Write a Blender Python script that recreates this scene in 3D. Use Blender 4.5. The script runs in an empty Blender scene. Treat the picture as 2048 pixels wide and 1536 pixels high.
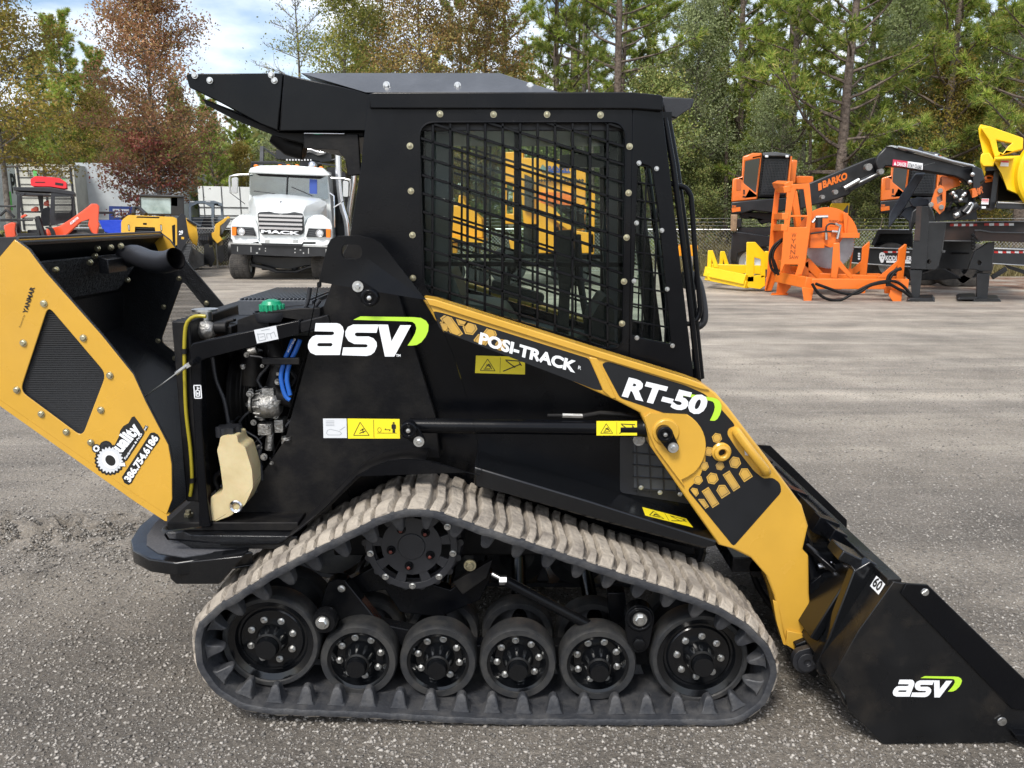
import bpy, math, random
import numpy as np
from mathutils import Vector, geometry
from math import radians, sin, cos, pi, atan2, hypot, tan
random.seed(7)
SC = bpy.context.scene
COL = SC.collection
# ------------------------------------------------------------------ camera
F, H, PITCH = 1640.0, 1.6, radians(11.51)
cam = bpy.data.cameras.new('camera'); cam.sensor_width = 36; cam.lens = 36*F/2048
cam.clip_end = 2000; cam.clip_start = .05
co = bpy.data.objects.new('camera', cam); COL.objects.link(co)
co.location = (0, 0, H); co.rotation_euler = (pi/2-PITCH, 0, 0); SC.camera = co
# ------------------------------------------------------------------ light
SUN_EL, SUN_AZ = radians(52), radians(-155)      # high, behind the camera to the left
W = bpy.data.worlds.new('World'); SC.world = W; W.use_nodes = True
nt = W.node_tree; nt.nodes.clear()
def N(t, tp, **k):
    n = t.nodes.new(tp)
    for a, b in k.items(): setattr(n, a, b)
    return n
out = N(nt, 'ShaderNodeOutputWorld'); bg = N(nt, 'ShaderNodeBackground')
sky = N(nt, 'ShaderNodeTexSky', sky_type='NISHITA'); sky.sun_disc = False
sky.sun_elevation = SUN_EL; sky.sun_rotation = radians(205); sky.dust_density = 2.0
tc = N(nt, 'ShaderNodeTexCoord'); mp = N(nt, 'ShaderNodeMapping')
mp.inputs['Scale'].default_value = (1.6, 1.6, 4.2); mp.inputs['Location'].default_value = (3.1, .4, .2)
no = N(nt, 'ShaderNodeTexNoise'); no.inputs['Scale'].default_value = 2.1; no.inputs['Detail'].default_value = 9
no.inputs['Roughness'].default_value = .55
rp = N(nt, 'ShaderNodeValToRGB'); rp.color_ramp.elements[0].position = .42; rp.color_ramp.elements[1].position = .64
mx = N(nt, 'ShaderNodeMixRGB'); mx.inputs[2].default_value = (10.2, 10.0, 9.8, 1)
no2 = N(nt, 'ShaderNodeTexNoise'); no2.inputs['Scale'].default_value = 3.3; no2.inputs['Detail'].default_value = 6
rp2 = N(nt, 'ShaderNodeValToRGB'); rp2.color_ramp.elements[0].position = .38; rp2.color_ramp.elements[1].position = .62
rp2.color_ramp.elements[0].color = (5.6, 6.2, 7.2, 1); rp2.color_ramp.elements[1].color = (10.4, 10.2, 10.0, 1)
L = nt.links.new
L(tc.outputs['Generated'], mp.inputs[0]); L(mp.outputs[0], no.inputs[0]); L(no.outputs[0], rp.inputs[0])
L(mp.outputs[0], no2.inputs[0]); L(no2.outputs[0], rp2.inputs[0]); L(rp2.outputs[0], mx.inputs[2])
L(rp.outputs[0], mx.inputs[0]); L(sky.outputs[0], mx.inputs[1]); L(mx.outputs[0], bg.inputs[0])
bg.inputs[1].default_value = .105; L(bg.outputs[0], out.inputs[0])
sun = bpy.data.lights.new('sun', 'SUN'); sun.energy = 1.9; sun.angle = radians(16); sun.color = (1, .96, .9)
so = bpy.data.objects.new('sun', sun); COL.objects.link(so)
so.rotation_euler = (pi/2-SUN_EL, 0, radians(-25))
SC.view_settings.view_transform = 'Standard'; SC.view_settings.look = 'None'
SC.view_settings.exposure = 0.95; SC.view_settings.gamma = 1
SC.render.engine = 'CYCLES'
# ------------------------------------------------------------------ pixel (2048x1536) -> point on the plane y=Y
cp, sp_ = cos(PITCH), sin(PITCH)
def P(px, py, Y):
    a = (px-1024)/F; b = (768-py)/F
    t = Y/(cp+b*sp_)
    return Vector((a*t, Y, H+(b*cp-sp_)*t))
def GP(px, py, z=0.0):
    a = (px-1024)/F; b = (768-py)/F
    t = (z-H)/(b*cp-sp_)
    return Vector((a*t, (cp+b*sp_)*t, z))
def X(px, py, Y): return P(px, py, Y).x
def Z(py, Y): return P(1024, py, Y).z
# ------------------------------------------------------------------ materials
def principled(name):
    m = bpy.data.materials.new(name); m.use_nodes = True
    return m, m.node_tree, m.node_tree.nodes['Principled BSDF']
def mat(name, c, rough=.5, metal=0, spec=.5, var=.0, scale=8, bump=0, bscale=60, coat=0, c2=None, tmin=.4, tmax=.65, dist=.01, rvar=0):
    m, t, b = principled(name)
    b.inputs['Roughness'].default_value = rough; b.inputs['Metallic'].default_value = metal
    b.inputs['Specular IOR Level'].default_value = spec
    if coat: b.inputs['Coat Weight'].default_value = coat; b.inputs['Coat Roughness'].default_value = .08
    b.inputs['Base Color'].default_value = (*c, 1)
    tc = N(t, 'ShaderNodeTexCoord')
    if c2 is None and var: c2 = tuple(x*(1-var) for x in c)
    if c2 is not None:
        n = N(t, 'ShaderNodeTexNoise'); n.inputs['Scale'].default_value = scale; n.inputs['Detail'].default_value = 8
        n.inputs['Roughness'].default_value = .62
        r = N(t, 'ShaderNodeValToRGB'); r.color_ramp.elements[0].position = tmin; r.color_ramp.elements[1].position = tmax
        r.color_ramp.elements[0].color = (*c, 1); r.color_ramp.elements[1].color = (*c2, 1)
        t.links.new(tc.outputs['Object'], n.inputs[0]); t.links.new(n.outputs[0], r.inputs[0])
        t.links.new(r.outputs[0], b.inputs['Base Color'])
    if rvar:
        n3 = N(t, 'ShaderNodeTexNoise'); n3.inputs['Scale'].default_value = 5; n3.inputs['Detail'].default_value = 10
        mr = N(t, 'ShaderNodeMapRange'); mr.inputs[1].default_value=.35; mr.inputs[2].default_value=.65
        mr.inputs[3].default_value = max(.02, rough-rvar); mr.inputs[4].default_value = rough+rvar
        t.links.new(tc.outputs['Object'], n3.inputs[0]); t.links.new(n3.outputs[0], mr.inputs[0]); t.links.new(mr.outputs[0], b.inputs['Roughness'])
    if bump:
        n2 = N(t, 'ShaderNodeTexNoise'); n2.inputs['Scale'].default_value = bscale; n2.inputs['Detail'].default_value = 5
        bm = N(t, 'ShaderNodeBump'); bm.inputs['Strength'].default_value = bump; bm.inputs['Distance'].default_value = dist
        t.links.new(tc.outputs['Object'], n2.inputs[0]); t.links.new(n2.outputs[0], bm.inputs['Height'])
        t.links.new(bm.outputs[0], b.inputs['Normal'])
    return m
def droplets(m, sc=55):
    "a few water beads and dust flecks on paint"
    t = m.node_tree; b = t.nodes['Principled BSDF']
    tc = N(t, 'ShaderNodeTexCoord'); v = N(t, 'ShaderNodeTexVoronoi'); v.inputs['Scale'].default_value = sc
    n = N(t, 'ShaderNodeTexNoise'); n.inputs['Scale'].default_value = 9
    s = N(t, 'ShaderNodeMath', operation='MULTIPLY_ADD'); s.inputs[1].default_value = -.22; s.inputs[2].default_value = .19
    mr = N(t, 'ShaderNodeMath', operation='SUBTRACT')
    cl = N(t, 'ShaderNodeMath', operation='MAXIMUM'); cl.inputs[1].default_value = 0
    bm = N(t, 'ShaderNodeBump'); bm.inputs['Strength'].default_value = .8; bm.inputs['Distance'].default_value = .006
    n2 = N(t, 'ShaderNodeTexNoise'); n2.inputs['Scale'].default_value = 220
    bm2 = N(t, 'ShaderNodeBump'); bm2.inputs['Strength'].default_value = .05; bm2.inputs['Distance'].default_value = .004
    t.links.new(tc.outputs['Object'], v.inputs[0]); t.links.new(tc.outputs['Object'], n.inputs[0]); t.links.new(tc.outputs['Object'], n2.inputs[0])
    t.links.new(n.outputs[0], s.inputs[0]); t.links.new(s.outputs[0], mr.inputs[0]); t.links.new(v.outputs['Distance'], mr.inputs[1])
    t.links.new(mr.outputs[0], cl.inputs[0]); t.links.new(cl.outputs[0], bm.inputs['Height'])
    t.links.new(n2.outputs[0], bm2.inputs['Height']); t.links.new(bm.outputs[0], bm2.inputs['Normal'])
    t.links.new(bm2.outputs[0], b.inputs['Normal'])
    return m
BLK = droplets(mat('black_paint', (.0030, .0034, .0046), .22, spec=.18, rvar=.12, c2=(.0085, .0085, .0088), scale=2.6, tmin=.45, tmax=.8))
BLKT = mat('textured_black', (.005, .0053, .0065), .34, bump=.5, bscale=180, dist=.004, c2=(.010, .011, .013), scale=30)
BLKD = mat('dull_black', (.005, .005, .006), .5, spec=.2, c2=(.014, .013, .012), scale=12, bump=.2, bscale=90, dist=.004)
BLKG = mat('gloss_black', (.004, .0045, .0055), .18, spec=.5, rvar=.08, bump=.1, bscale=60, dist=.003)
BLKM = mat('matte_decal_black', (.008, .009, .011), .5, spec=.35, var=.3)
DGRY = mat('dark_grey_plastic', (.018, .019, .023), .42, bump=.4, bscale=300, dist=.002, var=.3)
PAD = mat('grip_pad', (.06, .063, .07), .7, bump=.9, bscale=400, dist=.004, c2=(.11, .11, .12), scale=200)
GRYR = mat('grey_with_sky_sheen', (.05, .056, .066), .33, c2=(.075, .082, .095), scale=6, bump=.15, bscale=80, dist=.003)  # plain grey on small parts; on the roof cap a painted-in sky reflection
YEL = droplets(mat('amber_yellow_paint', (.60, .34, .042), .26, spec=.5, coat=.3, var=.14, scale=2.2, rvar=.1), 60)
RUB = mat('roller_rubber', (.019, .02, .022), .5, c2=(.04, .039, .037), scale=20, bump=.3, bscale=120, dist=.003)
BELT = mat('track_rubber', (.026, .028, .033), .55, c2=(.075, .074, .074), scale=14, bump=.5, bscale=80, dist=.005, tmin=.42, tmax=.7)
DUST = mat('dusty_tread', (.37, .325, .265), .85, c2=(.15, .13, .11), scale=10, bump=.9, bscale=55, dist=.01, tmin=.40, tmax=.72)
DUST2 = mat('dust_caked_belt', (.20, .175, .145), .9, c2=(.08, .07, .06), scale=14, bump=.8, bscale=50, dist=.006)
ZINC = mat('zinc_steel', (.72, .73, .72), .34, 1, c2=(.5, .5, .48), scale=60)
BRASS = mat('yellow_zinc', (.62, .58, .40), .35, 1, c2=(.4, .36, .25), scale=70)
CHROME = mat('polished_metal', (.7, .7, .72), .16, 1)
ALU = mat('cast_aluminium', (.42, .41, .39), .45, .9, c2=(.2, .2, .19), scale=50, bump=.4, bscale=120)
WHT = mat('white_lettering', (.78, .8, .82), .4)
LIME = mat('lime_green', (.42, .68, .04), .4)
STK = mat('sticker_yellow', (.82, .68, .02), .4)
STKG = mat('sticker_grey', (.62, .64, .66), .4)
INK = mat('ink_black', (.01, .01, .01), .5)
INKG = mat('ink_grey', (.3, .32, .34), .5)
HEXG = mat('gold_print', (.55, .33, .06), .4, c2=(.30, .20, .08), scale=5)
RED = mat('red_mark', (.12, .02, .012), .5)
BEIGE = mat('aged_plastic', (.50, .40, .21), .38, c2=(.60, .50, .29), scale=6, bump=.15, bscale=30)
BEIGE.node_tree.nodes['Principled BSDF'].inputs['Subsurface Weight'].default_value = .15
BLUE = mat('blue_hose', (.012, .10, .42), .4)
YHOSE = mat('yellow_hose', (.33, .27, .02), .25)
GREEN = mat('green_cap', (.005, .25, .12), .35, bump=.2)
def glass_mat(name, tint, fac=.12, rough=.02, gloss=1.0):
    m = bpy.data.materials.new(name); m.use_nodes = True; t = m.node_tree; t.nodes.clear()
    o = N(t, 'ShaderNodeOutputMaterial'); tr = N(t, 'ShaderNodeBsdfTransparent'); gl = N(t, 'ShaderNodeBsdfGlossy')
    tr.inputs[0].default_value = (*tint, 1); gl.inputs['Roughness'].default_value = rough
    fr = N(t, 'ShaderNodeFresnel'); fr.inputs[0].default_value = 1.5
    ad = N(t, 'ShaderNodeMath', operation='ADD'); ad.inputs[1].default_value = fac
    ad.use_clamp = True
    mx = N(t, 'ShaderNodeMixShader')
    sc_ = N(t, 'ShaderNodeMath', operation='MULTIPLY'); sc_.inputs[1].default_value = gloss
    t.links.new(fr.outputs[0], sc_.inputs[0]); t.links.new(sc_.outputs[0], ad.inputs[0]); t.links.new(ad.outputs[0], mx.inputs[0])
    t.links.new(tr.outputs[0], mx.inputs[1]); t.links.new(gl.outputs[0], mx.inputs[2]); t.links.new(mx.outputs[0], o.inputs[0])
    return m
GLASS = glass_mat('cab_glass', (.88, .94, .91), 0, gloss=.25)
def perf_mat(name, col, k, thr):
    "perforated sheet: punched holes"
    m, t, b = principled(name)
    b.inputs['Base Color'].default_value = (*col, 1); b.inputs['Roughness'].default_value = .45
    tc = N(t, 'ShaderNodeTexCoord'); sx = N(t, 'ShaderNodeSeparateXYZ'); t.links.new(tc.outputs['Object'], sx.inputs[0])
    def wv(a, bsign):
        ad = N(t, 'ShaderNodeMath', operation='MULTIPLY_ADD'); ad.inputs[1].default_value = bsign
        t.links.new(sx.outputs[2], ad.inputs[0]); t.links.new(sx.outputs[0], ad.inputs[2])
        mu = N(t, 'ShaderNodeMath', operation='MULTIPLY'); mu.inputs[1].default_value = k; t.links.new(ad.outputs[0], mu.inputs[0])
        s = N(t, 'ShaderNodeMath', operation='SINE'); t.links.new(mu.outputs[0], s.inputs[0]); return s
    a, c = wv(0, .6), wv(0, -.6)
    mu = N(t, 'ShaderNodeMath', operation='MULTIPLY'); t.links.new(a.outputs[0], mu.inputs[0]); t.links.new(c.outputs[0], mu.inputs[1])
    g = N(t, 'ShaderNodeMath', operation='LESS_THAN'); g.inputs[1].default_value = thr; t.links.new(mu.outputs[0], g.inputs[0])
    t.links.new(g.outputs[0], b.inputs['Alpha'])
    return m
PERF = perf_mat('perforated_steel', (.02, .021, .023), 900, .12)
# ------------------------------------------------------------------ objects
def tag(o, label=None, cat=None, group=None, kind=None):
    if label: o['label'] = label
    if cat: o['category'] = cat
    if group: o['group'] = group
    if kind: o['kind'] = kind
    return o
def thing(name, label, cat, loc=(0, 0, 0), group=None):
    o = bpy.data.objects.new(name, None); COL.objects.link(o); o.location = loc; o.empty_display_size = .3
    return tag(o, label, cat, group)
def wloc(o):
    v = Vector((0, 0, 0))
    while o is not None: v += o.location; o = o.parent
    return v
class MB:
    K = 0.0                                            # heading of a machine: back faces shift sideways by K per metre
    def __init__(s): s.v = []; s.f = []; s.m = []
    def add(s, vs, fs, m=0):
        b = len(s.v); s.v += [tuple(v) for v in vs]; s.f += [tuple(i+b for i in f) for f in fs]; s.m += [m]*len(fs); return s
    def hexa(s, a, b, m=0):
        "a: four corners, b: the four opposite ones"
        return s.add(list(a)+list(b), [(3, 2, 1, 0), (4, 5, 6, 7), (0, 1, 5, 4), (1, 2, 6, 5), (2, 3, 7, 6), (3, 0, 4, 7)], m)
    def box(s, x0, x1, y0, y1, z0, z1, m=0):
        return s.hexa([(x0, y0, z0), (x1, y0, z0), (x1, y0, z1), (x0, y0, z1)], [(x0, y1, z0), (x1, y1, z0), (x1, y1, z1), (x0, y1, z1)], m)
    def bar(s, p, q, w, h=None, m=0, up=(0, 0, 1)):
        "rectangular bar from p to q, w wide across, h along up"
        p, q = Vector(p), Vector(q); h = h or w; d = (q-p).normalized(); u = Vector(up)
        if abs(d.dot(u)) > .95: u = Vector((0, 1, 0))
        a = d.cross(u).normalized(); c = a.cross(d).normalized(); a *= w/2; c *= h/2
        return s.hexa([p-a-c, p+a-c, p+a+c, p-a+c], [q-a-c, q+a-c, q+a+c, q-a+c], m)
    def prism(s, poly, y0, y1, holes=(), m=0, yf=None, mside=None):
        "poly: (x,z) outline; a plate between y0 and y1"
        loops = [list(poly)]+[list(h) for h in holes]
        flat = [p for l in loops for p in l]; n = len(flat)
        tri = geometry.tessellate_polygon([[Vector((p[0], p[1], 0)) for p in l] for l in loops])
        k = (lambda x, z: yf(x, z)) if yf else (lambda x, z: 0)
        vs = [(p[0], y0+k(*p[:2]), p[1]) for p in flat]+[(p[0]+MB.K*(y1-y0), y1+k(*p[:2]), p[1]) for p in flat]
        ar = 0
        fs = []
        for a, b, c in tri:
            A, B, C = flat[a], flat[b], flat[c]
            cr = (B[0]-A[0])*(C[1]-A[1])-(B[1]-A[1])*(C[0]-A[0])
            if cr < 0: b, c = c, b
            fs.append((a, b, c)); fs.append((a+n, c+n, b+n))
        s.add(vs, fs, m)
        fs = []; o = 0
        for li, l in enumerate(loops):
            ar = sum(l[i][0]*l[(i+1) % len(l)][1]-l[(i+1) % len(l)][0]*l[i][1] for i in range(len(l)))
            for i in range(len(l)):
                a, b = o+i, o+(i+1) % len(l)
                q = (a, a+n, b+n, b)
                if (ar < 0) != (li > 0): q = q[::-1]
                fs.append(q)
            o += len(l)
        b0 = len(s.v)-len(vs); s.f += [tuple(i+b0 for i in f) for f in fs]; s.m += [m if mside is None else mside]*len(fs)
        return s
    def pp(s, px, Y, th, holes=(), m=0, yf=None, mside=None):
        c = lambda l: [(lambda v: (v.x, v.z))(P(a, b, Y)) for a, b in l]
        return s.prism(c(px), Y, Y+th, [c(h) for h in holes], m, yf, mside)
    def flat(s, px, Y, m=0, holes=()):
        return s.pp(px, Y, .0006, holes, m)
    def plan(s, pts, z0, z1, m=0):
        "pts (x,y) outline seen from above"
        n = len(pts); tri = geometry.tessellate_polygon([[Vector((p[0], p[1], 0)) for p in pts]])
        vs = [(p[0], p[1], z0) for p in pts]+[(p[0], p[1], z1) for p in pts]; fs = []
        for a, b, c in tri:
            A, B, C = pts[a], pts[b], pts[c]
            if (B[0]-A[0])*(C[1]-A[1])-(B[1]-A[1])*(C[0]-A[0]) < 0: b, c = c, b
            fs += [(a+n, b+n, c+n), (a, c, b)]
        ar = sum(pts[i][0]*pts[(i+1) % n][1]-pts[(i+1) % n][0]*pts[i][1] for i in range(n))
        for i in range(n):
            j = (i+1) % n; q = (i, j, j+n, i+n); fs.append(q if ar > 0 else q[::-1])
        return s.add(vs, fs, m)
    def tube(s, pts, r, seg=10, m=0, closed=False, radii=None, caps=True):
        pts = [Vector(p) for p in pts]; n = len(pts); rings = []; u = None
        for i, p in enumerate(pts):
            if closed: d = pts[(i+1) % n]-pts[i-1]
            else: d = pts[min(i+1, n-1)]-pts[max(i-1, 0)]
            d.normalize()
            if u is None: u = d.orthogonal().normalized()
            u = (u-d*u.dot(d)); u = u.normalized() if u.length > 1e-6 else d.orthogonal().normalized()
            w = d.cross(u); rr = radii[i] if radii else r
            rings.append([p+(u*cos(2*pi*k/seg)+w*sin(2*pi*k/seg))*rr for k in range(seg)])
        vs = [v for rg in rings for v in rg]; fs = []
        for i in range(n if closed else n-1):
            a, b = i*seg, ((i+1) % n)*seg
            for k in range(seg): fs.append((a+k, a+(k+1) % seg, b+(k+1) % seg, b+k))
        if not closed and caps: fs += [tuple(range(seg))[::-1], tuple((n-1)*seg+k for k in range(seg))]
        return s.add(vs, fs, m)
    def cyl(s, p, q, r, r2=None, seg=24, m=0):
        return s.tube([p, q], r, seg, m, radii=[r, r if r2 is None else r2])
    def lathe(s, prof, c, axis='y', seg=40, m=0, close=False):
        "prof (radius, position along the axis), about c"
        vs = []; fs = []; n = len(prof); c = Vector(c)
        for r, t in prof:
            for k in range(seg):
                a = 2*pi*k/seg; A, B = cos(a)*r, sin(a)*r
                vs.append(c+Vector({'y': (A, t, B), 'z': (A, B, t), 'x': (t, A, B)}[axis]))
        sg = -1 if axis == 'y' else 1
        for i in range(n if close else n-1):
            j = (i+1) % n
            for k in range(seg):
                q = (i*seg+k, i*seg+(k+1) % seg, j*seg+(k+1) % seg, j*seg+k); fs.append(q[::sg])
        return s.add(vs, fs, m)
    def ball(s, c, r, seg=12, m=0, sq=(1, 1, 1)):
        c = Vector(c); vs = []; fs = []; k = seg//2
        for i in range(k+1):
            for j in range(seg):
                th, ph = pi*i/k, 2*pi*j/seg
                vs.append(c+Vector((sin(th)*cos(ph)*r*sq[0], sin(th)*sin(ph)*r*sq[1], cos(th)*r*sq[2])))
        for i in range(k):
            for j in range(seg): fs.append((i*seg+j, (i+1)*seg+j, (i+1)*seg+(j+1) % seg, i*seg+(j+1) % seg))
        return s.add(vs, fs, m)
    def loft(s, secs, m=0, closed=True, caps=True):
        n = len(secs[0]); vs = [v for q in secs for v in q]; fs = []
        for i in range(len(secs)-1):
            for k in range(n if closed else n-1): fs.append((i*n+k, i*n+(k+1) % n, (i+1)*n+(k+1) % n, (i+1)*n+k))
        if caps: fs += [tuple(range(n))[::-1], tuple((len(secs)-1)*n+k for k in range(n))]
        return s.add(vs, fs, m)
    def text(s, txt, A, B, C, m=0, bold=0.0, th=.0004):
        "letters filling the box A (lower left) B (lower right) C (upper left)"
        cu = bpy.data.curves.new('t', 'FONT'); cu.body = txt; cu.offset = bold; cu.resolution_u = 3
        o = bpy.data.objects.new('t', cu); COL.objects.link(o); dg = bpy.context.evaluated_depsgraph_get(); dg.update()
        me = bpy.data.meshes.new_from_object(o.evaluated_get(dg))
        vs = [v.co.copy() for v in me.vertices]; fs = [tuple(p.vertices) for p in me.polygons]
        bpy.data.objects.remove(o); bpy.data.curves.remove(cu); bpy.data.meshes.remove(me)
        if not vs: return s
        x0, x1 = min(v.x for v in vs), max(v.x for v in vs); y0, y1 = min(v.y for v in vs), max(v.y for v in vs)
        A, B, C = Vector(A), Vector(B), Vector(C); w = (B-A); h = (C-A); nn = w.cross(h).normalized()
        q = [A+w*((v.x-x0)/(x1-x0))+h*((v.y-y0)/(y1-y0))+nn*th for v in vs]
        return s.add(q, fs, m)
    def ptext(s, txt, a, b, c, Y, m=0, bold=0.0, off=.0012):
        return s.text(txt, P(*a, Y-off), P(*b, Y-off), P(*c, Y-off), m, bold)
    def bolt(s, c, r, t=.012, m=0, washer=True, seg=6):
        "bolt head facing the camera (-y) at c"
        x, y, z = c
        if washer: s.lathe([(0, -t*.3), (r*1.35, -t*.3), (r*1.45, 0), (0, 0)], c, seg=16, m=m)
        s.lathe([(0, -t), (r*.8, -t), (r, -t*.8), (r, 0)], c, seg=seg, m=m)
        return s
    def build(s, name, mats, parent=None, bevel=0, smooth=35, seg=2, label=None):
        me = bpy.data.meshes.new(name)
        org = wloc(parent) if parent is not None else Vector((0, 0, 0))
        me.from_pydata([(v[0]-org.x, v[1]-org.y, v[2]-org.z) for v in s.v], [], s.f)
        if not isinstance(mats, (list, tuple)): mats = [mats]
        for m in mats: me.materials.append(m)
        if len(mats) > 1: me.polygons.foreach_set('material_index', s.m)
        if smooth:
            me.polygons.foreach_set('use_smooth', [True]*len(me.polygons)); me.set_sharp_from_angle(angle=radians(smooth))
        me.update()
        o = bpy.data.objects.new(name, me); COL.objects.link(o); o.parent = parent
        if bevel:
            b = o.modifiers.new('bevel', 'BEVEL'); b.width = bevel; b.segments = seg; b.limit_method = 'ANGLE'; b.angle_limit = radians(40)
            b.harden_normals = False
        if label: o['label'] = label
        return o
def fastmesh(name, V, n, mats, parent=None, Fc=None, smooth=False):
    "V (k*n,3) array: k separate n-gons"
    me = bpy.data.meshes.new(name); V = np.asarray(V, dtype=np.float32); nv = len(V)
    me.vertices.add(nv); me.vertices.foreach_set('co', V.ravel())
    idx = np.arange(nv, dtype=np.int32) if Fc is None else np.asarray(Fc, dtype=np.int32).ravel()
    k = len(idx)//n
    me.loops.add(len(idx)); me.loops.foreach_set('vertex_index', idx)
    me.polygons.add(k); me.polygons.foreach_set('loop_start', np.arange(0, len(idx), n, dtype=np.int32))
    if smooth: me.polygons.foreach_set('use_smooth', [True]*k)
    for m in (mats if isinstance(mats, (list, tuple)) else [mats]): me.materials.append(m)
    me.update(calc_edges=True); me.validate()
    o = bpy.data.objects.new(name, me); COL.objects.link(o); o.parent = parent
    return o
def kids(o): return [c for c in bpy.data.objects if c.parent == o]
def copy_tree(o, parent=None, sy=1):
    c = o.copy(); COL.objects.link(c); c.parent = parent
    for ch in kids(o): copy_tree(ch, c)
    return c
def mirror(o, root):
    "a copy on the far side of the machine (root lies on its centre line)"
    c = o.copy(); COL.objects.link(c); c.parent = root; c.scale = (1, -1, 1); c.location.y = -c.location.y
    for ch in kids(o):
        d = ch.copy(); COL.objects.link(d); d.parent = c
    return c
def arc(cx, cy, r, a0, a1, n=8, ry=None):
    ry = ry or r
    return [(cx+r*cos(radians(a0+(a1-a0)*i/n)), cy+ry*sin(radians(a0+(a1-a0)*i/n))) for i in range(n+1)]
def circ(cx, cy, r, n=24, ry=None): return arc(cx, cy, r, 0, 360-360/n, n-1, ry)
def catmull(pts, n, closed=True):
    "smooth line through 2-D points, resampled to n equal steps"
    q = []; m = len(pts)
    for i in range(m if closed else m-1):
        p0, p1, p2, p3 = [pts[(i+j) % m] if closed else pts[max(0, min(m-1, i+j))] for j in (-1, 0, 1, 2)]
        for k in range(14):
            t = k/14
            q.append(tuple(.5*(2*b+(c-a)*t+(2*a-5*b+4*c-d)*t*t+(3*b-a-3*c+d)*t**3) for a, b, c, d in zip(p0, p1, p2, p3)))
    if closed: q.append(q[0])
    else: q.append(pts[-1])
    L_ = [0]
    for a, b in zip(q, q[1:]): L_.append(L_[-1]+math.dist(a, b))
    T = L_[-1]; r = []; j = 0
    for i in range(n):
        s = T*i/(n if closed else n-1)
        while j < len(L_)-2 and L_[j+1] < s: j += 1
        f = (s-L_[j])/max(1e-9, L_[j+1]-L_[j]); r.append(tuple(a+(b-a)*f for a, b in zip(q[j], q[j+1])))
    return r, T
def rnd(poly, r, k=4):
    "round the corners of a polygon"
    o = []; n = len(poly)
    for i in range(n):
        a, b, c = [Vector(poly[(i+j) % n]) for j in (-1, 0, 1)]
        d1, d2 = (a-b), (c-b); l = min(r, d1.length*.45, d2.length*.45); p, q = b+d1.normalized()*l, b+d2.normalized()*l
        for j in range(k+1):
            t = j/k; o.append(tuple(p*(1-t)**2+b*2*t*(1-t)+q*t*t))
    return o
def clipseg(p, q, poly):
    "part(s) of segment p-q inside poly"
    ts = [0, 1]; (x0, y0), (x1, y1) = p, q; n = len(poly)
    for i in range(n):
        (a, b), (c, d) = poly[i], poly[(i+1) % n]
        den = (x1-x0)*(d-b)-(y1-y0)*(c-a)
        if abs(den) < 1e-9: continue
        t = ((a-x0)*(d-b)-(b-y0)*(c-a))/den; u = ((a-x0)*(y1-y0)-(b-y0)*(x1-x0))/den
        if 0 <= t <= 1 and 0 <= u <= 1: ts.append(t)
    ts.sort(); r = []
    for a, b in zip(ts, ts[1:]):
        m = (a+b)/2; x, y = x0+(x1-x0)*m, y0+(y1-y0)*m; ins = False
        for i in range(n):
            (xa, ya), (xb, yb) = poly[i], poly[(i+1) % n]
            if (ya > y) != (yb > y) and x < (xb-xa)*(y-ya)/(yb-ya)+xa: ins = not ins
        if ins and b-a > 1e-4: r.append(((x0+(x1-x0)*a, y0+(y1-y0)*a), (x0+(x1-x0)*b, y0+(y1-y0)*b)))
    return r
# ================================================================== the compact track loader
CY = 3.02                                            # its centre line
LD = thing('track_loader', 'black and amber compact track loader filling the foreground with rear hood open', 'track loader', (0, CY, 0))
ASV = dict(
 a=[(150,222),(355,222),(385,232),(410,258),(422,300),(382,528),(150,528),(100,505),(78,465),(76,430),(90,385),(118,352),(150,338),(305,338),(326,328),(326,310),(315,303),(140,300)],
 ah=[(180,413),(300,413),(312,422),(310,434),(300,445),(180,445),(166,438),(167,422)],
 s=[(755,235),(735,315),(545,312),(527,320),(527,338),(545,350),(660,350),(705,368),(735,405),(738,445),(715,500),(680,527),(640,537),(402,530),(415,455),(635,455),(648,447),(648,433),(635,425),(520,422),(465,395),(435,345),(436,300),(460,258),(510,235)],
 v=[(750,235),(845,237),(878,395),(962,242),(1067,242),(905,543),(815,543)],
 w=[(512,190),(580,157),(1090,165),(1160,172),(1210,200),(1235,240),(1230,300),(1205,355),(1165,405),(1120,432),(1075,437),(1032,437),(1075,375),(1105,320),(1118,270),(1105,230),(1080,210),(1030,205)])
def asv_logo(fn, Y, parent, tm=True):
    mb = MB()
    g = lambda k: [fn(*p) for p in ASV[k]]
    mb.flat(g('a'), Y, 0, [g('ah')]); mb.flat(g('s'), Y, 0); mb.flat(g('v'), Y, 0); mb.flat(g('w'), Y, 1)
    if tm: mb.ptext('TM', fn(922, 545), fn(965, 545), fn(922, 520), Y, 0, .03, 0)
    return mb.build('logo_lettering', [WHT, LIME], parent, smooth=0)
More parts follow.
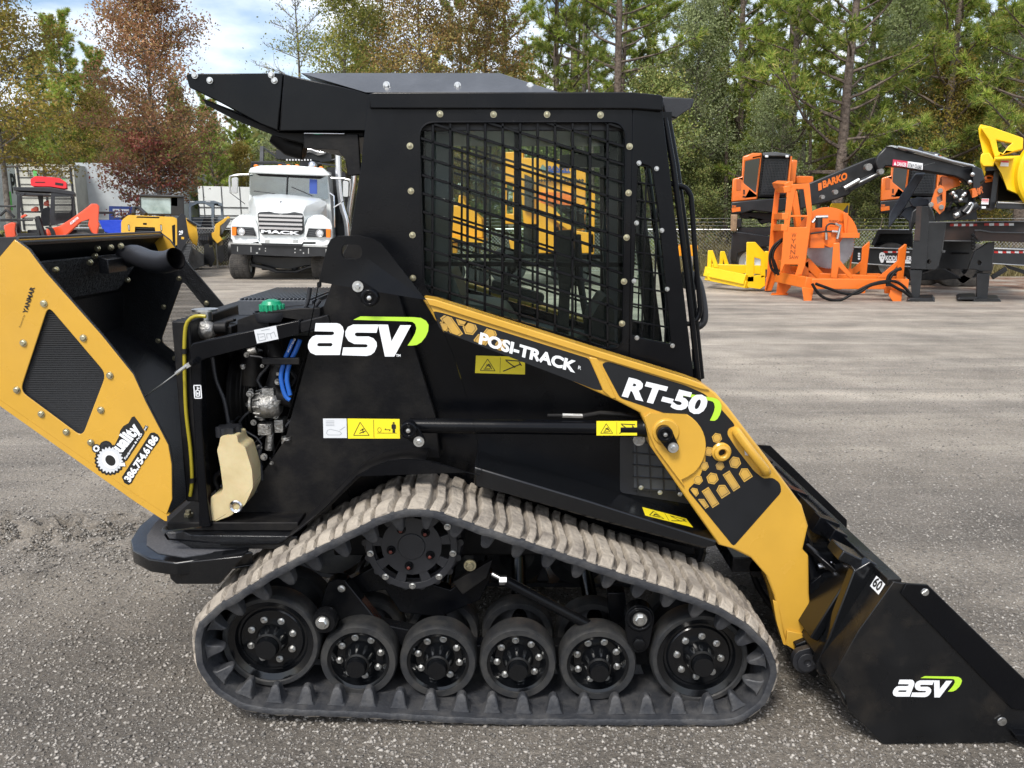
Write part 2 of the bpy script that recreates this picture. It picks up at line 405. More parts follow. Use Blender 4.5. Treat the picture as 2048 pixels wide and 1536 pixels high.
# ---------------------------------------------------------------- tracks
TY0, TY1 = 2.35, 2.70
path_px = [(405,1270),(413,1252),(447,1221),(473,1206),(549,1158),(624,1118),(700,1080),(756,1052),(787,1040),(832,1033),(870,1038),(907,1050),(964,1070),(1030,1091),(1136,1126),(1241,1162),(1347,1196),(1417,1222),(1459,1243),(1500,1272),(1530,1309),(1540,1345),(1525,1392),(1495,1422),(1452,1440),(1382,1446),(1200,1444),(960,1436),(738,1424),(600,1419),(510,1412),(454,1388),(417,1350),(403,1308)]
zf = .030
def trkpt(px, py):
    v = P(px, py, TY0); return (v.x, max(v.z, zf))
NT = 41; SUB = 6
tp_, TL = catmull([trkpt(*p) for p in path_px], NT*SUB*2)
NP = len(tp_); PITCHL = TL/NT
def at_s(s):
    f = (s/TL*NP) % NP; i = int(f); t = f-i; a, b = tp_[i], tp_[(i+1) % NP]
    c, d = tp_[(i+3) % NP], tp_[i-3]
    tx, tz = c[0]-d[0], c[1]-d[1]; l = hypot(tx, tz)
    return a[0]+(b[0]-a[0])*t, a[1]+(b[1]-a[1])*t, tx/l, tz/l
area = sum(tp_[i][0]*tp_[(i+1) % NP][1]-tp_[(i+1) % NP][0]*tp_[i][1] for i in range(NP))
SG = 1 if area > 0 else -1            # outward normal = SG*(tz,-tx)
def tpos(s, h, y):
    x, z, tx, tz = at_s(s); return (x+SG*tz*h, y, max(.001, z-SG*tx*h))
bt = MB(); M_ = NT*4
prof = [(0, TY0), (.008, TY0-.004), (.020, TY0-.002), (.024, TY0+.012), (.024, TY1-.012), (.018, TY1), (0, TY1)]
secs = [[tpos(TL*i/M_, h + (.0015*sin(i*1.7)), y) for h, y in prof] for i in range(M_)]
n_ = len(prof)
for i in range(NT):
    s_i = PITCHL*(i+.25); R_ = lambda ds, h, y: tpos(s_i+ds, -h, y)
    bt.loft([[R_(-b*k, h, y0), R_(b*k, h, y0), R_(b*k, h, y1), R_(-b*k, h, y1)] for b, k, h, y0, y1 in ((.027, 1, -.001, TY1-.085, TY1-.025), (.027, .4, .042, TY1-.073, TY1-.037), (.004, 1, .056, TY1-.065, TY1-.045))])
bt.add([v for q in secs for v in q], [(i*n_+k, i*n_+(k+1) % n_, ((i+1) % M_)*n_+(k+1) % n_, ((i+1) % M_)*n_+k) for i in range(M_) for k in range(n_)])
nf_ = M_*n_; bt.m[-nf_:] = [1 if i % n_ == 3 else 0 for i in range(nf_)]
belt = bt.build('track_belt', [BELT, DUST2], LD, smooth=40)
def lug(mb, s0, w, ht, ph, rnd_):
    ny = 10; vs = []
    cut = {3: .006, 6: .006}
    for j in range(ny+1):
        u = j/ny; y = TY0+.006+(TY1-TY0-.010)*u
        so = .007*sin(2*pi*(u*.9+ph+.1))-.010*max(0, .25-u)*4+rnd_.uniform(-.0015, .0015)
        hh = ht*(1 if 0 < j < ny else .35)-(.007 if j in (3, 7) else 0)
        ww = w*(1+.10*rnd_.uniform(-1, 1))
        for ds, h in ((-.5, .022), (-.38, hh+.02), (.34, hh+.02+rnd_.uniform(-.0015, .0015)), (.5, .022)):
            vs.append(tpos(s0+so+ds*ww, h, y))
    fs = []
    for j in range(ny):
        for k in range(3): a = j*4+k; fs.append((a, a+1, a+5, a+4))
    fs += [(3, 2, 1, 0), tuple(ny*4+k for k in range(4))]
    mb.add(vs, fs)
tr = MB(); rr = random.Random(3)
for i in range(NT):
    lug(tr, PITCHL*(i+.0), PITCHL*.52, .025, 0, rr); lug(tr, PITCHL*(i+.51), PITCHL*.31, .023, 0, rr)
tread = tr.build('tread_lugs', DUST, belt, smooth=30, bevel=.0025, seg=1)
mirror(belt, LD)
for i in range(NT):
    ya, yb = TY0+.025, TY0+.085; tt = MB()
    s = PITCHL*(i+.25); b = .033; ym = (ya+yb)/2
    R_ = lambda ds, h, y: tpos(s+ds, -h, y)
    rw = lambda k, h, d: [R_(-b*k, h, ya+d), R_(b*k, h, ya+d), R_(b*k, h, yb-d), R_(-b*k, h, yb-d)]
    tt.loft([rw(1, -.001, 0), rw(.66, .010, .003), rw(.54, .03, .007), rw(.40, .047, .012), rw(.16, .057, .018)])
    tt.build('drive_tooth', BELT, belt, smooth=35, bevel=.003, seg=1)
# ---------------------------------------------------------------- road wheels
def wheel(px, py, r, Y=2.455, nb=8, big=False, inner=True, ph=0):
    c = P(px, py, Y); x, z = c.x, c.z
    mb = MB()
    if big: pr = [(0, .02), (r*.45, .02), (r*.62, .02), (r*.66, .026), (r*.70, .026), (r*.74, .012), (r*.86, .004), (r*.86, .06), (0, .06)]
    else: pr = [(0, .034), (r*.60, .034), (r*.66, .022), (r*.72, .004), (r*.79, 0), (r*.79, .06), (0, .06)]
    mb.lathe(pr, (x, Y, z), seg=48)
    w = mb.build('big_idler_wheel' if big else 'road_wheel', BLKG, LD, smooth=30)
    mb = MB(); q = .86 if big else .79
    mb.lathe([(r*q, .002), (r*(q+.02), -.003), (r*.955, -.004), (r*.99, .004), (r, .014), (r, .075), (r*.97, .085), (r*q, .085)], (x, Y, z), seg=56)
    if inner: mb.lathe([(r*q, .0), (r*.96, -.004), (r, .014), (r, .06), (r*.6, .06), (r*.3, .03), (r*.3, -.10)], (x, Y+.19, z), seg=40)
    mb.build('tyre', RUB, w, smooth=35)
    hr = r*(.285 if big else .33)
    mb = MB(); mb.lathe([(hr*1.25, .034), (hr*1.08, .015), (hr, -.012), (hr*.96, -.028), (hr*.80, -.03), (hr*.76, -.024), (hr*.74, -.05), (hr*.70, -.054), (0, -.054)], (x, Y, z), seg=32)
    mb.build('hub', BLKG, w, smooth=30)
    br = r*(.45 if big else .55); yb = Y+(.018 if big else .03)
    for k in range(nb):
        a = ph+2*pi*k/nb
        mb = MB(); mb.bolt((x+br*cos(a), yb, z+br*sin(a)), .0085, .011); mb.build('wheel_bolt', ZINC, w, smooth=30)
    return w
W_ = [wheel(541, 1284, .162, big=True, ph=.3), wheel(1400, 1318, .162, big=True, ph=.7)]
for i, (a, b) in enumerate([(717, 1322), (876, 1325), (1036, 1328), (1196, 1330)]): W_.append(wheel(a, b, .127, ph=.2+i*.35))
for w in W_: mirror(w, LD)
# ---------------------------------------------------------------- undercarriage
def pts_xz(px, Y): return [(P(a, b, Y).x, P(a, b, Y).z) for a, b in px]
mb = MB()
mb.pp([(470,1290),(560,1270),(700,1290),(1440,1292),(1440,1330),(700,1330)], 2.575, .06)
mb.pp([(655,1165),(672,1158),(690,1160),(760,1248),(830,1262),(840,1290),(640,1290),(628,1262),(640,1210)], 2.53, .05)
mb.pp([(690,1165),(780,1115),(800,1150),(900,1180),(960,1130),(985,1150),(960,1200),(880,1235),(800,1225),(770,1180),(712,1190)], 2.60, .05)
mb.pp([(1215,1185),(1250,1185),(1262,1300),(1225,1300)], 2.58, .05)
for a, b in ((680, 1270), (870, 1290), (1040, 1290), (1200, 1290)): mb.cyl(P(a, b, 2.50), P(a, b, 2.50)+Vector((0, 1.0, 0)), .028)
uf = mb.build('track_frame', BLK, LD, bevel=.004)
mirror(uf, LD)
mb = MB(); a, b = P(650, 1236, 2.46), P(672, 1196, 2.62)
mb.cyl(P(650, 1243, 2.44), P(655, 1225, 2.58), .036); mb.lathe([(0, -.006), (.034, -.006), (.04, .004), (.04, .03)], P(649, 1244, 2.43))
q = mb.build('suspension_bush', BLK, LD, smooth=35)
mb = MB(); mb.bolt(P(645, 1245, 2.42), .016, .014); mb.bolt(P(683, 1177, 2.525), .009, .005); mb.build('axle_bolt', ZINC, q, smooth=30)
mb = MB(); s1 = P(1279, 1236, 2.46); s2 = P(1277, 1284, 2.46)
ol = arc(s1.x, s1.z, .048, 0, 180, 12)+arc(s2.x, s2.z, .036, 180, 360, 10)
mb.prism(ol, 2.455, 2.50); mb.lathe([(.030, 0), (.034, -.006), (.040, -.006), (.044, 0)], (s1.x, 2.455, s1.z)); mb.bolt((s2.x, 2.452, s2.z), .022, .012, washer=False)
q = mb.build('suspension_link', BLK, LD, bevel=.003)
mb = MB(); mb.bolt((s1.x, 2.452, s1.z), .017, .014); mb.build('axle_bolt', ZINC, q, smooth=30)
mb = MB(); mb.cyl(P(1012, 1162, 2.50), P(1178, 1250, 2.52), .017); mb.cyl(P(985, 1148, 2.52), P(1012, 1162, 2.50), .008, m=1)
mb.lathe([(0, -.012), (.016, -.012), (.016, .012), (0, .012)], P(1006, 1160, 2.50), axis='x', seg=6, m=1)
mb.build('tensioner_rod', [BLK, ZINC], LD)
# drive motor sprocket
sc_ = P(823, 1093, 2.50); sx, sz, SY = sc_.x, sc_.z, 2.50
mb = MB()
mb.prism(circ(sx, sz, .098, 45), SY, SY+.012); mb.prism(circ(sx, sz, .1485, 45), SY, SY+.012, [circ(sx, sz, .127, 45)])
for k in range(9):
    a = radians(k*40+91.3); r0, r1 = .097, .1275; w0 = radians(8)
    mb.prism([(sx+r0*cos(a-w0), sz+r0*sin(a-w0)), (sx+r1*cos(a-w0), sz+r1*sin(a-w0)), (sx+r1*cos(a+w0), sz+r1*sin(a+w0)), (sx+r0*cos(a+w0), sz+r0*sin(a+w0))], SY+.001, SY+.011)
mb.lathe([(0, -.004), (.043, -.004), (.045, .0), (.045, .02)], (sx, SY, sz), seg=40)
mb.lathe([(.128, .04), (.158, .04), (.165, .055), (.165, .16), (.06, .18)], (sx, SY, sz), seg=48)
for k in range(18):
    a = 2*pi*k/18; mb.cyl((sx+.155*cos(a), SY+.03, sz+.155*sin(a)), (sx+.155*cos(a), SY+.2, sz+.155*sin(a)), .013, seg=10)
spk = mb.build('drive_sprocket', DGRY, LD, bevel=.002)
for k in range(5):
    a = radians(90+72*k+28); mb = MB(); mb.bolt((sx+.067*cos(a), SY, sz+.067*sin(a)), .0105, .018, m=0, washer=True); mb.ball((sx+.067*cos(a), SY-.019, sz+.067*sin(a)), .006, 8, 1, (1, .4, 1)); mb.build('lug_nut', [BLK, RED], spk)
for k in range(8):
    a = radians(-90+40*(k-3.5)+20); mb = MB(); mb.bolt((sx+.136*cos(a), SY, sz+.136*sin(a)), .008, .012); mb.build('rim_bolt', ZINC, spk)
mirror(spk, LD)
mb = MB()                                             # hub motor housing and cross members behind it
mb.cyl((sx, 2.52, sz), (sx, 3.52, sz), .055)
mb.pp([(905,1165),(985,1120),(975,1155),(925,1190)], 2.55, .03)
q = mb.build('axle_housing', BLKD, LD, bevel=.003)
mb = MB(); mb.bolt(P(940, 1130, 2.54), .015, .012); mb.build('axle_bolt', BRASS, q)
# ---------------------------------------------------------------- chassis under and behind
mb = MB()
mb.box(X(660, 1000, 2.72), X(1400, 1000, 2.72), 2.73, 3.31, .42, .74)
mb.box(X(640, 1000, 2.72), X(1385, 1000, 2.72), 2.735, 3.305, .70, .80)
ch = mb.build('chassis', BLKD, LD, bevel=.01)
mb = MB()
sidepl = [(690,560),(860,590),(1200,690),(1392,757),(1440,800),(1455,900),(1450,1060),(1400,1100),(960,1000),(700,1000),(660,900)]
mb.pp(sidepl, 2.72, .03)
sd = mb.build('lower_side_panel', BLK, LD, bevel=.003); mirror(sd, LD)
# small grille low at the front of the side panel
mb = MB(); Yq = 2.718
mb.pp(rnd([(1240,870),(1300,860),(1400,985),(1390,1010),(1240,985)], 8), 2.7165, .003, m=0)
mb.flat([(1268,880),(1312,880),(1368,985),(1268,975)], 2.715, 1)
for k in range(4): mb.bar(P(1272+26*k, 875, 2.712), P(1276+26*k, 988, 2.712), .005, .004)
for k in range(5): mb.bar(P(1266, 882+24*k, 2.711), P(1310+16*k, 888+24*k, 2.711), .005, .004)
gl_ = mb.build('side_vent_grille', [DGRY, GRYR], sd)
for a, b in ((1272, 884), (1282, 975), (1320, 985), (1360, 988)):
    mb = MB(); mb.bolt(P(a, b, 2.708), .006, .006); mb.build('panel_bolt', ZINC, sd)
# running board over the track
mb = MB()
mb.pp([(948,933),(1180,1002),(1434,1082),(1432,1092),(1405,1097),(1180,1037),(1010,987),(948,971)], 2.52, .21)
rb = mb.build('running_board', BLKG, LD, bevel=.006)
mirror(rb, LD)
def on_board(px, py):                                # a point on the top face of the running board
    a, b = P(948, 933, 2.52), P(1434, 1082, 2.52); n = Vector((-(b.z-a.z), 0, b.x-a.x)).normalized()
    o = Vector((0, 0, H)); d = P(px, py, 1)-o
    return o+d*((a-o).dot(n)/d.dot(n))+n*.002
def sticker(name, corners, parent, Y=None, fn=None, art='tri', ymat=None):
    "corners: upper left, upper right, lower right, lower left (pixels)"
    fn = fn or (lambda a, b: P(a, b, Y))
    A, B, C, D = [fn(*c) for c in corners]
    def uv(u, v, k=1):
        q = (A*(1-u)+B*u)*(1-v)+(D*(1-u)+C*u)*v; nn = (B-A).cross(A-D).normalized(); return q+nn*.0006*k
    mb = MB(); mb.add([uv(0, 0, 0), uv(0, 1, 0), uv(1, 1, 0), uv(1, 0, 0)], [(0, 1, 2, 3)], 0)
    asp = (B-A).length/(D-A).length
    def ln(p, q, w=.02, m=1):
        p_, q_ = uv(*p), uv(*q); d = (q_-p_).normalized(); nn = (B-A).cross(A-D).normalized(); s = d.cross(nn)*w*(D-A).length/2
        mb.add([p_-s, q_-s, q_+s, p_+s], [(0, 1, 2, 3)], m)
    if art == 'tri':
        for p, q in (((.10, .84), (.24, .18)), ((.24, .18), (.40, .84)), ((.40, .84), (.10, .84))): ln(p, q, .035)
        for p, q in (((.2, .7), (.27, .45)), ((.22, .5), (.30, .62)), ((.27, .45), (.33, .75)), ((.17, .76), (.30, .74))): ln(p, q, .05)
        ln((.5, .06), (.5, .94), .02)
        for p, q in (((.56, .85), (.92, .40)), ((.60, .20), (.95, .25)), ((.62, .25), (.80, .62)), ((.88, .3), (.93, .5))): ln(p, q, .06)
    elif art == 'man':
        for p, q in (((.11, .84), (.24, .18)), ((.24, .18), (.41, .84)), ((.41, .84), (.11, .84))): ln(p, q, .03)
        for p, q in (((.24, .6), (.32, .5)), ((.22, .74), (.34, .62)), ((.28, .5), (.30, .72))): ln(p, q, .04)
        ln((.5, .04), (.5, .96), .02); ln((.56, .72), (.94, .72), .02)
        ln((.71, .55), (.82, .55), .03); ln((.71, .55), (.735, .49), .03); ln((.82, .55), (.795, .61), .03)
        ln((.885, .26), (.885, .50), .16); ln((.872, .5), (.872, .70), .06); ln((.898, .5), (.898, .70), .06); ln((.885, .16), (.885, .24), .09); ln((.85, .3), (.85, .5), .04); ln((.92, .3), (.92, .5), .04)
        for k in range(10):
            a, b = 2*pi*k/10, 2*pi*(k+1)/10; ln((.61+.035*cos(a), .56+.12*sin(a)), (.61+.035*cos(b), .56+.12*sin(b)), .02)
    elif art == 'grey':
        for k in range(4): ln((.12, .12+.08*k), (.48, .12+.08*k), .02)
        q = [(.18, .6), (.3, .55), (.7, .66), (.78, .76), (.7, .84), (.2, .84), (.13, .74)]
        for i in range(7): ln(q[i], q[(i+1) % 7], .02)
        ln((.7, .6), (.93, .42), .02)
    elif art == 'book':
        for p, q in (((.3, .15), (.7, .15)), ((.12, .3), (.12, .85)), ((.12, .85), (.42, .85)), ((.42, .85), (.42, .4)), ((.12, .35), (.42, .4)), ((.5, .8), (.52, .45)), ((.52, .45), (.68, .5)), ((.68, .5), (.86, .42)), ((.86, .42), (.9, .8)), ((.68, .5), (.7, .85)), ((.2, .6), (.36, .6))): ln(p, q, .04)
    elif art == 'can':
        for p, q in (((.1, .06), (.9, .06)), ((.9, .06), (.9, .94)), ((.9, .94), (.1, .94)), ((.1, .94), (.1, .06)), ((.3, .4), (.3, .8)), ((.3, .8), (.7, .8)), ((.7, .8), (.7, .4)), ((.3, .4), (.7, .4)), ((.5, .15), (.5, .4)), ((.5, .25), (.75, .25))): ln(p, q, .07)
        ln((.42, .62), (.58, .62), .14)
    return mb.build(name, [ymat or STK, INK if ymat is not STKG else INKG], parent, smooth=0)
sticker('warning_sticker', [(1284,1015),(1372,1038),(1386,1056),(1290,1032)], rb, fn=on_board)
sticker('warning_sticker', [(952,711),(1050,714),(1050,749),(950,746)], sd, Y=2.7185)
# ---------------------------------------------------------------- rear tower plate
tow = [(655,490),(662,478),(675,472),(720,471),(745,477),(762,488),(776,504),(852,600),(880,648),(908,715),(935,800),(952,870),(959,905),(960,952),(930,945),(880,929),(850,922),(810,919),(775,924),(742,936),(712,953),(650,1015),(600,1060),(560,1086),(440,1088),(335,1080),(328,1070),(332,1064),(400,1056),(420,1048),(450,1030),(490,990),(530,940),(560,880),(585,800),(612,690),(635,575)]
mb = MB(); slot = rnd([(683,489),(724,489),(724,518),(683,518)], 14, 6)
hole = rnd([(634,564),(641,564),(641,575),(634,575)], 3, 3)
mb.pp(tow, 2.50, .014, [slot, hole], m=0)
tw = mb.build('rear_tower_plate', BLK, LD, bevel=.0025)
mb = MB()
mb.pp([(700,480),(745,482),(800,600),(870,830),(880,915),(810,915),(740,930),(650,1005),(560,1080),(400,1080),(480,1010),(570,880),(620,690),(680,520)], 2.66, .03)
mb.pp([(650,1015),(712,953),(742,936),(775,924),(810,919),(850,922),(850,926),(812,923),(775,928),(745,940),(716,957),(654,1019),(560,1090),(440,1092),(440,1088),(560,1086)], 2.514, .2)
mb.build('tower_inner_web', BLKD, tw, bevel=.002)
mirror(tw, LD)
asv_logo(lambda x, y: (600+x/4.8, 600+y/4.8), 2.4985, tw)
sticker('warning_sticker', [(695,837),(799,838),(800,877),(696,877)], tw, Y=2.4985, art='man')
sticker('instruction_sticker', [(646,837),(693,837),(694,876),(647,876)], tw, Y=2.4985, art='grey', ymat=STKG)
def pin_link(p1, p2, Y, parent, r1=16, r2=13):
    "retaining link: pin end at p1, bolted at p2"
    a, b = P(*p1, Y), P(*p2, Y); k = 1/620
    mb = MB(); d = atan2(b.z-a.z, b.x-a.x)
    def ring(c, r, s): return [(c.x+r*cos(d+s+pi*i/10), c.z+r*sin(d+s+pi*i/10)) for i in range(11)]
    mb.prism(ring(a, r1*k*1.05, pi/2)+ring(b, r2*k*.9, -pi/2), Y-.016, Y-.001)
    mb.lathe([(r1*k*1.05, -.002), (r1*k*1.05, -.03), (r1*k*.9, -.034), (r1*k*.62, -.034), (r1*k*.55, -.028), (0, -.028)], a, seg=28)
    o = mb.build('pin_retainer', BLK, parent, bevel=.002)
    mb = MB(); mb.lathe([(r1*k*.3, -.028), (r1*k*.26, -.036), (0, -.037)], a, seg=12); mb.build('pin_cap', [ZINC], o)
    mb = MB(); mb.lathe([(r2*k*.82, -.016), (r2*k*.80, -.021), (0, -.021)], b, seg=20); mb.bolt((b.x, b.y-.020, b.z), r2*k*.42, .008, washer=False); mb.build('pin_bolt', ZINC, o)
pin_link((742, 594), (718, 572), 2.50, tw); pin_link((819, 856), (839, 880), 2.50, tw)
# ---------------------------------------------------------------- lift arm
AY = 2.535
arm = [(843,595),(870,599),(1200,703),(1375,757),(1405,768),(1432,786),(1455,812),(1530,910),(1604,1010),(1617,1052),(1606,1100),(1618,1112),(1619,1190),(1627,1275),(1585,1300),(1572,1290),(1560,1240),(1548,1190),(1532,1150),(1503,1117),(1462,1097),(1437,1090),(1300,892),(1291,850),(1280,826),(1235,803),(1150,765),(1060,725),(885,657),(870,640)]
mb = MB(); mb.pp(arm, AY, .09)
am = mb.build('lift_arm', YEL, LD, bevel=.007, seg=3)
mirror(am, LD)
mb = MB()
mb.pp([(843,595),(870,599),(1200,703),(1375,757),(1408,770),(1420,781),(1400,778),(1372,769),(1196,716),(868,613),(852,609)], AY-.008, .008)
mb.pp([(1178,714),(1194,716),(1232,796),(1222,797),(1206,782)], AY-.006, .006)
mb.build('arm_rib', YEL, am, bevel=.003)
mb = MB(); mb.pp(arc(1338, 892, 74, -60, 70, 14, 72)+[(1370,975),(1310,895),(1296,862),(1288,835),(1300,826)], AY-.012, .012); mb.lathe([(.044, -.012), (.040, -.020), (0, -.020)], P(1330, 862, AY), seg=30)
bs = mb.build('arm_boss_plate', YEL, am, bevel=.004)
pin_link((1327, 864), (1344, 892), AY-.016, am, 15, 13)
dk1 = [(866,622),(886,626),(1178,717),(1206,781),(1190,779),(888,664),(878,655)]
dk2 = [(1203,727),(1216,723),(1371,771),(1408,787),(1437,812),(1466,845),(1470,852),(1457,856),(1454,868),(1472,896),(1508,942),(1528,958),(1545,955),(1560,966),(1563,984),(1467,1093),(1410,1023),(1375,980),(1398,957),(1411,925),(1411,890),(1397,862),(1370,843),(1340,830),(1240,796)]
mb = MB(); mb.flat(rnd(dk1, 5, 2), AY-.0012); mb.flat(rnd(dk2, 6, 2), AY-.0012); d1 = mb.build('decal_panel', BLKM, am, smooth=0)
def clip_conv(poly, win):
    "clip polygon poly by the polygon win (via sampling halfplanes of a convex window)"
    out_ = poly
    n = len(win); ar = sum(win[i][0]*win[(i+1) % n][1]-win[(i+1) % n][0]*win[i][1] for i in range(n))
    for i in range(n):
        a, b = win[i], win[(i+1) % n]; res = []
        f = lambda p: ((b[0]-a[0])*(p[1]-a[1])-(b[1]-a[1])*(p[0]-a[0]))*(1 if ar > 0 else -1)
        for j in range(len(out_)):
            p, q = out_[j-1], out_[j]
            if (f(p) >= 0) != (f(q) >= 0):
                t = f(p)/(f(p)-f(q)); res.append((p[0]+(q[0]-p[0])*t, p[1]+(q[1]-p[1])*t))
            if f(q) >= 0: res.append(q)
        out_ = res
        if len(out_) < 3: return []
    return out_
mb = MB(); mk = MB()
def hexa_(cx, cy, r, rot=28, win=None, st=0, st_len=0):
    for k, (rr_, mm) in enumerate(((r, 0), (r*.80, 1), (r*.74, 0))):
        if st:   # bar with pointed or flat ends
            ca, sa = cos(radians(rot+30)), sin(radians(rot+30)); l = st_len-(r-rr_); w = rr_*.62
            loc = [(-l, -w), (l, -w), (l, w), (-l, w)] if st == 1 else [(-l, -w*1.2), (l*.5, -w*1.2), (l, 0), (l*.5, w*1.2), (-l, w*1.2)]
            q = [(cx+a*ca-b*sa, cy+a*sa+b*ca) for a, b in loc]
        else: q = [(cx+rr_*cos(radians(rot+60*i)), cy+rr_*sin(radians(rot+60*i))) for i in range(6)]
        if win: q = clip_conv(q, win)
        if len(q) > 2: mb.flat(q, AY-.0022-.0004*k, mm)
w1 = [(872,625),(1010,668),(1010,705),(885,660)]
hexa_(903, 652, 16, 25, w1, 1, 26); hexa_(940, 656, 15, 8, w1); hexa_(925, 640, 13, 8, w1); hexa_(962, 682, 15, 8, w1); hexa_(980, 668, 14, 8, w1); hexa_(886, 655, 13, 8, w1); hexa_(1003, 690, 13, 8, w1)
mb.build('hexagon_print', [HEXG, BLKM], am, smooth=0); mb = MB()
w2 = [(1378,976),(1440,830),(1462,842),(1462,880),(1512,945),(1420,1030)]
for a, b, r in ((1418,903,10),(1440,932,9),(1408,932,10),(1396,960,10)): hexa_(a, b, r, 12, w2)
hexa_(1470, 925, 12.5, 12); hexa_(1425, 957, 12.5, 12); hexa_(1463, 962, 13, 27, None, 1, 20); hexa_(1421, 995, 13, 27, None, 1, 20)
hexa_(1490, 948, 14, 207, None, 2, 13); hexa_(1445, 981, 14, 207, None, 2, 13); hexa_(1404, 1008, 12, 207, w2, 2, 12); hexa_(1388, 985, 10, 12, w2); hexa_(1434, 876, 10.5, 12)
mb.build('hexagon_print', [HEXG, BLKM], am, smooth=0)
mb = MB()
mb.ptext('POSI-TRACK', (957, 688), (1150, 746), (961, 664), AY, 0, .045, .003); mb.ptext('R', (1156, 738), (1162, 740), (1157, 731), AY, 0, 0, .003)
mb.build('arm_lettering', WHT, am, smooth=0); mb = MB()
mb.ptext('RT-50', (1243, 793), (1405, 832), (1258, 754), AY, 0, .05, .003)
sw = lambda x, y: (1360+(x-512)*.115, 785+(y-157)*.17+(x-512)*.016)
mb.flat([sw(*p) for p in ASV['w']], AY-.003, 1)
mb.build('arm_lettering', [WHT, LIME], am, smooth=0)
mb = MB(); c = P(1442, 903, AY)
mb.lathe([(.012, 0), (.012, -.02), (.016, -.024), (.024, -.022), (.026, -.012), (.031, -.008), (.031, 0)], c, seg=28); mb.build('lug_ring', YEL, am, smooth=35)
mb = MB(); mb.tube([P(1472, 862, AY), P(1476, 868, AY-.03), P(1500, 900, AY-.035), P(1530, 938, AY-.035), P(1533, 944, AY-.03), P(1528, 944, AY)], .0145, 14); mb.build('grab_handle', YEL, am, smooth=60)
mb = MB(); mb.flat([(1488,893),(1500,896),(1503,912),(1490,910)], AY-.0015, 0); mb.ptext('Q', (1491,908), (1500,910), (1491,898), AY, 1, 0, .003); mb.build('instruction_sticker', [STKG, INK], am, smooth=0)
# foot of the arm, the raised lip and weld tab
mb = MB(); mb.pp([(1575,1262),(1626,1272),(1626,1282),(1588,1300),(1572,1290)], AY-.012, .012); mb.pp([(1556,1205),(1566,1262),(1575,1292),(1567,1290),(1552,1240),(1546,1200)], AY-.006, .006)
mb.build('arm_foot', YEL, am, bevel=.002)
mb = MB(); mb.box(X(1470,1100,2.6), X(1600,1100,2.6), 2.62, 3.42, Z(1150, 2.6), Z(1120, 2.6)); mb.cyl(P(1520,1135,2.62), P(1520,1135,2.62)+Vector((0,.8,0)), .04)
mb.build('arm_cross_tube', BLK, LD, bevel=.004)
# lift cylinder
mb = MB(); a, b = P(820, 851, 2.57), P(1276, 856, 2.57)
mb.cyl(a, b, .0245, seg=32); mb.cyl(b+Vector((-.06, 0, 0)), b+Vector((.012, 0, 0)), .028, seg=28); mb.ball(b+Vector((.02, 0, 0)), .03)
cy_ = mb.build('lift_cylinder', BLK, LD, smooth=35)
mb = MB(); mb.tube([P(1095, 831, 2.57), P(1125, 831, 2.57)], .006, 10, 0); mb.tube([P(1125, 831, 2.57), P(1168, 832, 2.57)], .0075, 6, 1); mb.tube([P(1165, 832, 2.57), P(1200, 826, 2.575), P(1240, 828, 2.58), P(1275, 834, 2.6)], .008, 10, 0)
mb.build('cylinder_hose', [BLKD, ZINC], cy_)
sticker('warning_sticker', [(1193,842),(1274,842),(1274,871),(1193,871)], cy_, Y=2.5435)
# small cylindrical bits behind arm
mb = MB(); mb.cyl(P(1278, 880, 2.60), P(1278, 880, 2.60)+Vector((0, .1, 0)), .02); mb.build('cylinder_pin', ALU, cy_)
# ---------------------------------------------------------------- cab
CYN = 2.70
win = rnd([(838,244),(1252,243),(1246,697),(1195,698),(848,590)], 34, 8)
q4 = rnd([(1277,326),(1304,334),(1318,420),(1345,690),(1264,672)], 8, 3)
side = [(737,188),(1266,188),(1258,722),(1170,700),(850,602),(760,520),(700,540),(690,560),(700,470),(722,330)]
fq = lambda x, z, x0=X(1266, 400, CYN): max(0, (x-x0))*.12
front_q = [(1266,190),(1325,193),(1328,235),(1391,757),(1370,756),(1258,722)]
mb = MB(); mb.pp(side, CYN, .028, [win]); cs = mb.build('cab_side', BLK, LD, bevel=.003)
mb = MB(); mb.pp(front_q, CYN, .028, [q4], yf=fq); mb.build('front_quarter_panel', BLK, cs, bevel=.003)
mb = MB(); g = MB()
def wbar(mbx, p, q, Y, w=.0095, t=.006, yf=None):
    a, b = P(*p, Y), P(*q, Y)
    if yf: a.y += yf(a.x, a.z); b.y += yf(b.x, b.z)
    mbx.bar(a, b, t, w, 0, up=Vector((-(b.z-a.z), 0, b.x-a.x)))
for k in range(-1, 12):
    x = 866+34.9*k
    for a, b in clipseg((x, 200), (x-2+k*.2, 720), win): wbar(g, a, b, CYN+.006, .009, .007)
for k in range(-14, 12):
    y = 284+36.4*k
    for a, b in clipseg((800, y-66*.31), (1300, y+434*.31), win): wbar(g, a, b, CYN+.006, .009, .007)
rim = []
g.build('window_grille', BLK, cs, bevel=.0015, seg=1)
g = MB()
for k in range(4):
    x = 1262+24*k
    for a, b in clipseg((x+8, 320), (x-3, 700), q4): wbar(g, a, b, CYN+.008, .006, .006, fq)
for k in range(14):
    y = 330+35*k-(40)
    for a, b in clipseg((1250, y), (1360, y+20), q4): wbar(g, a, b, CYN+.008, .006, .006, fq)
g.build('window_grille', BLK, cs, bevel=.0015, seg=1)
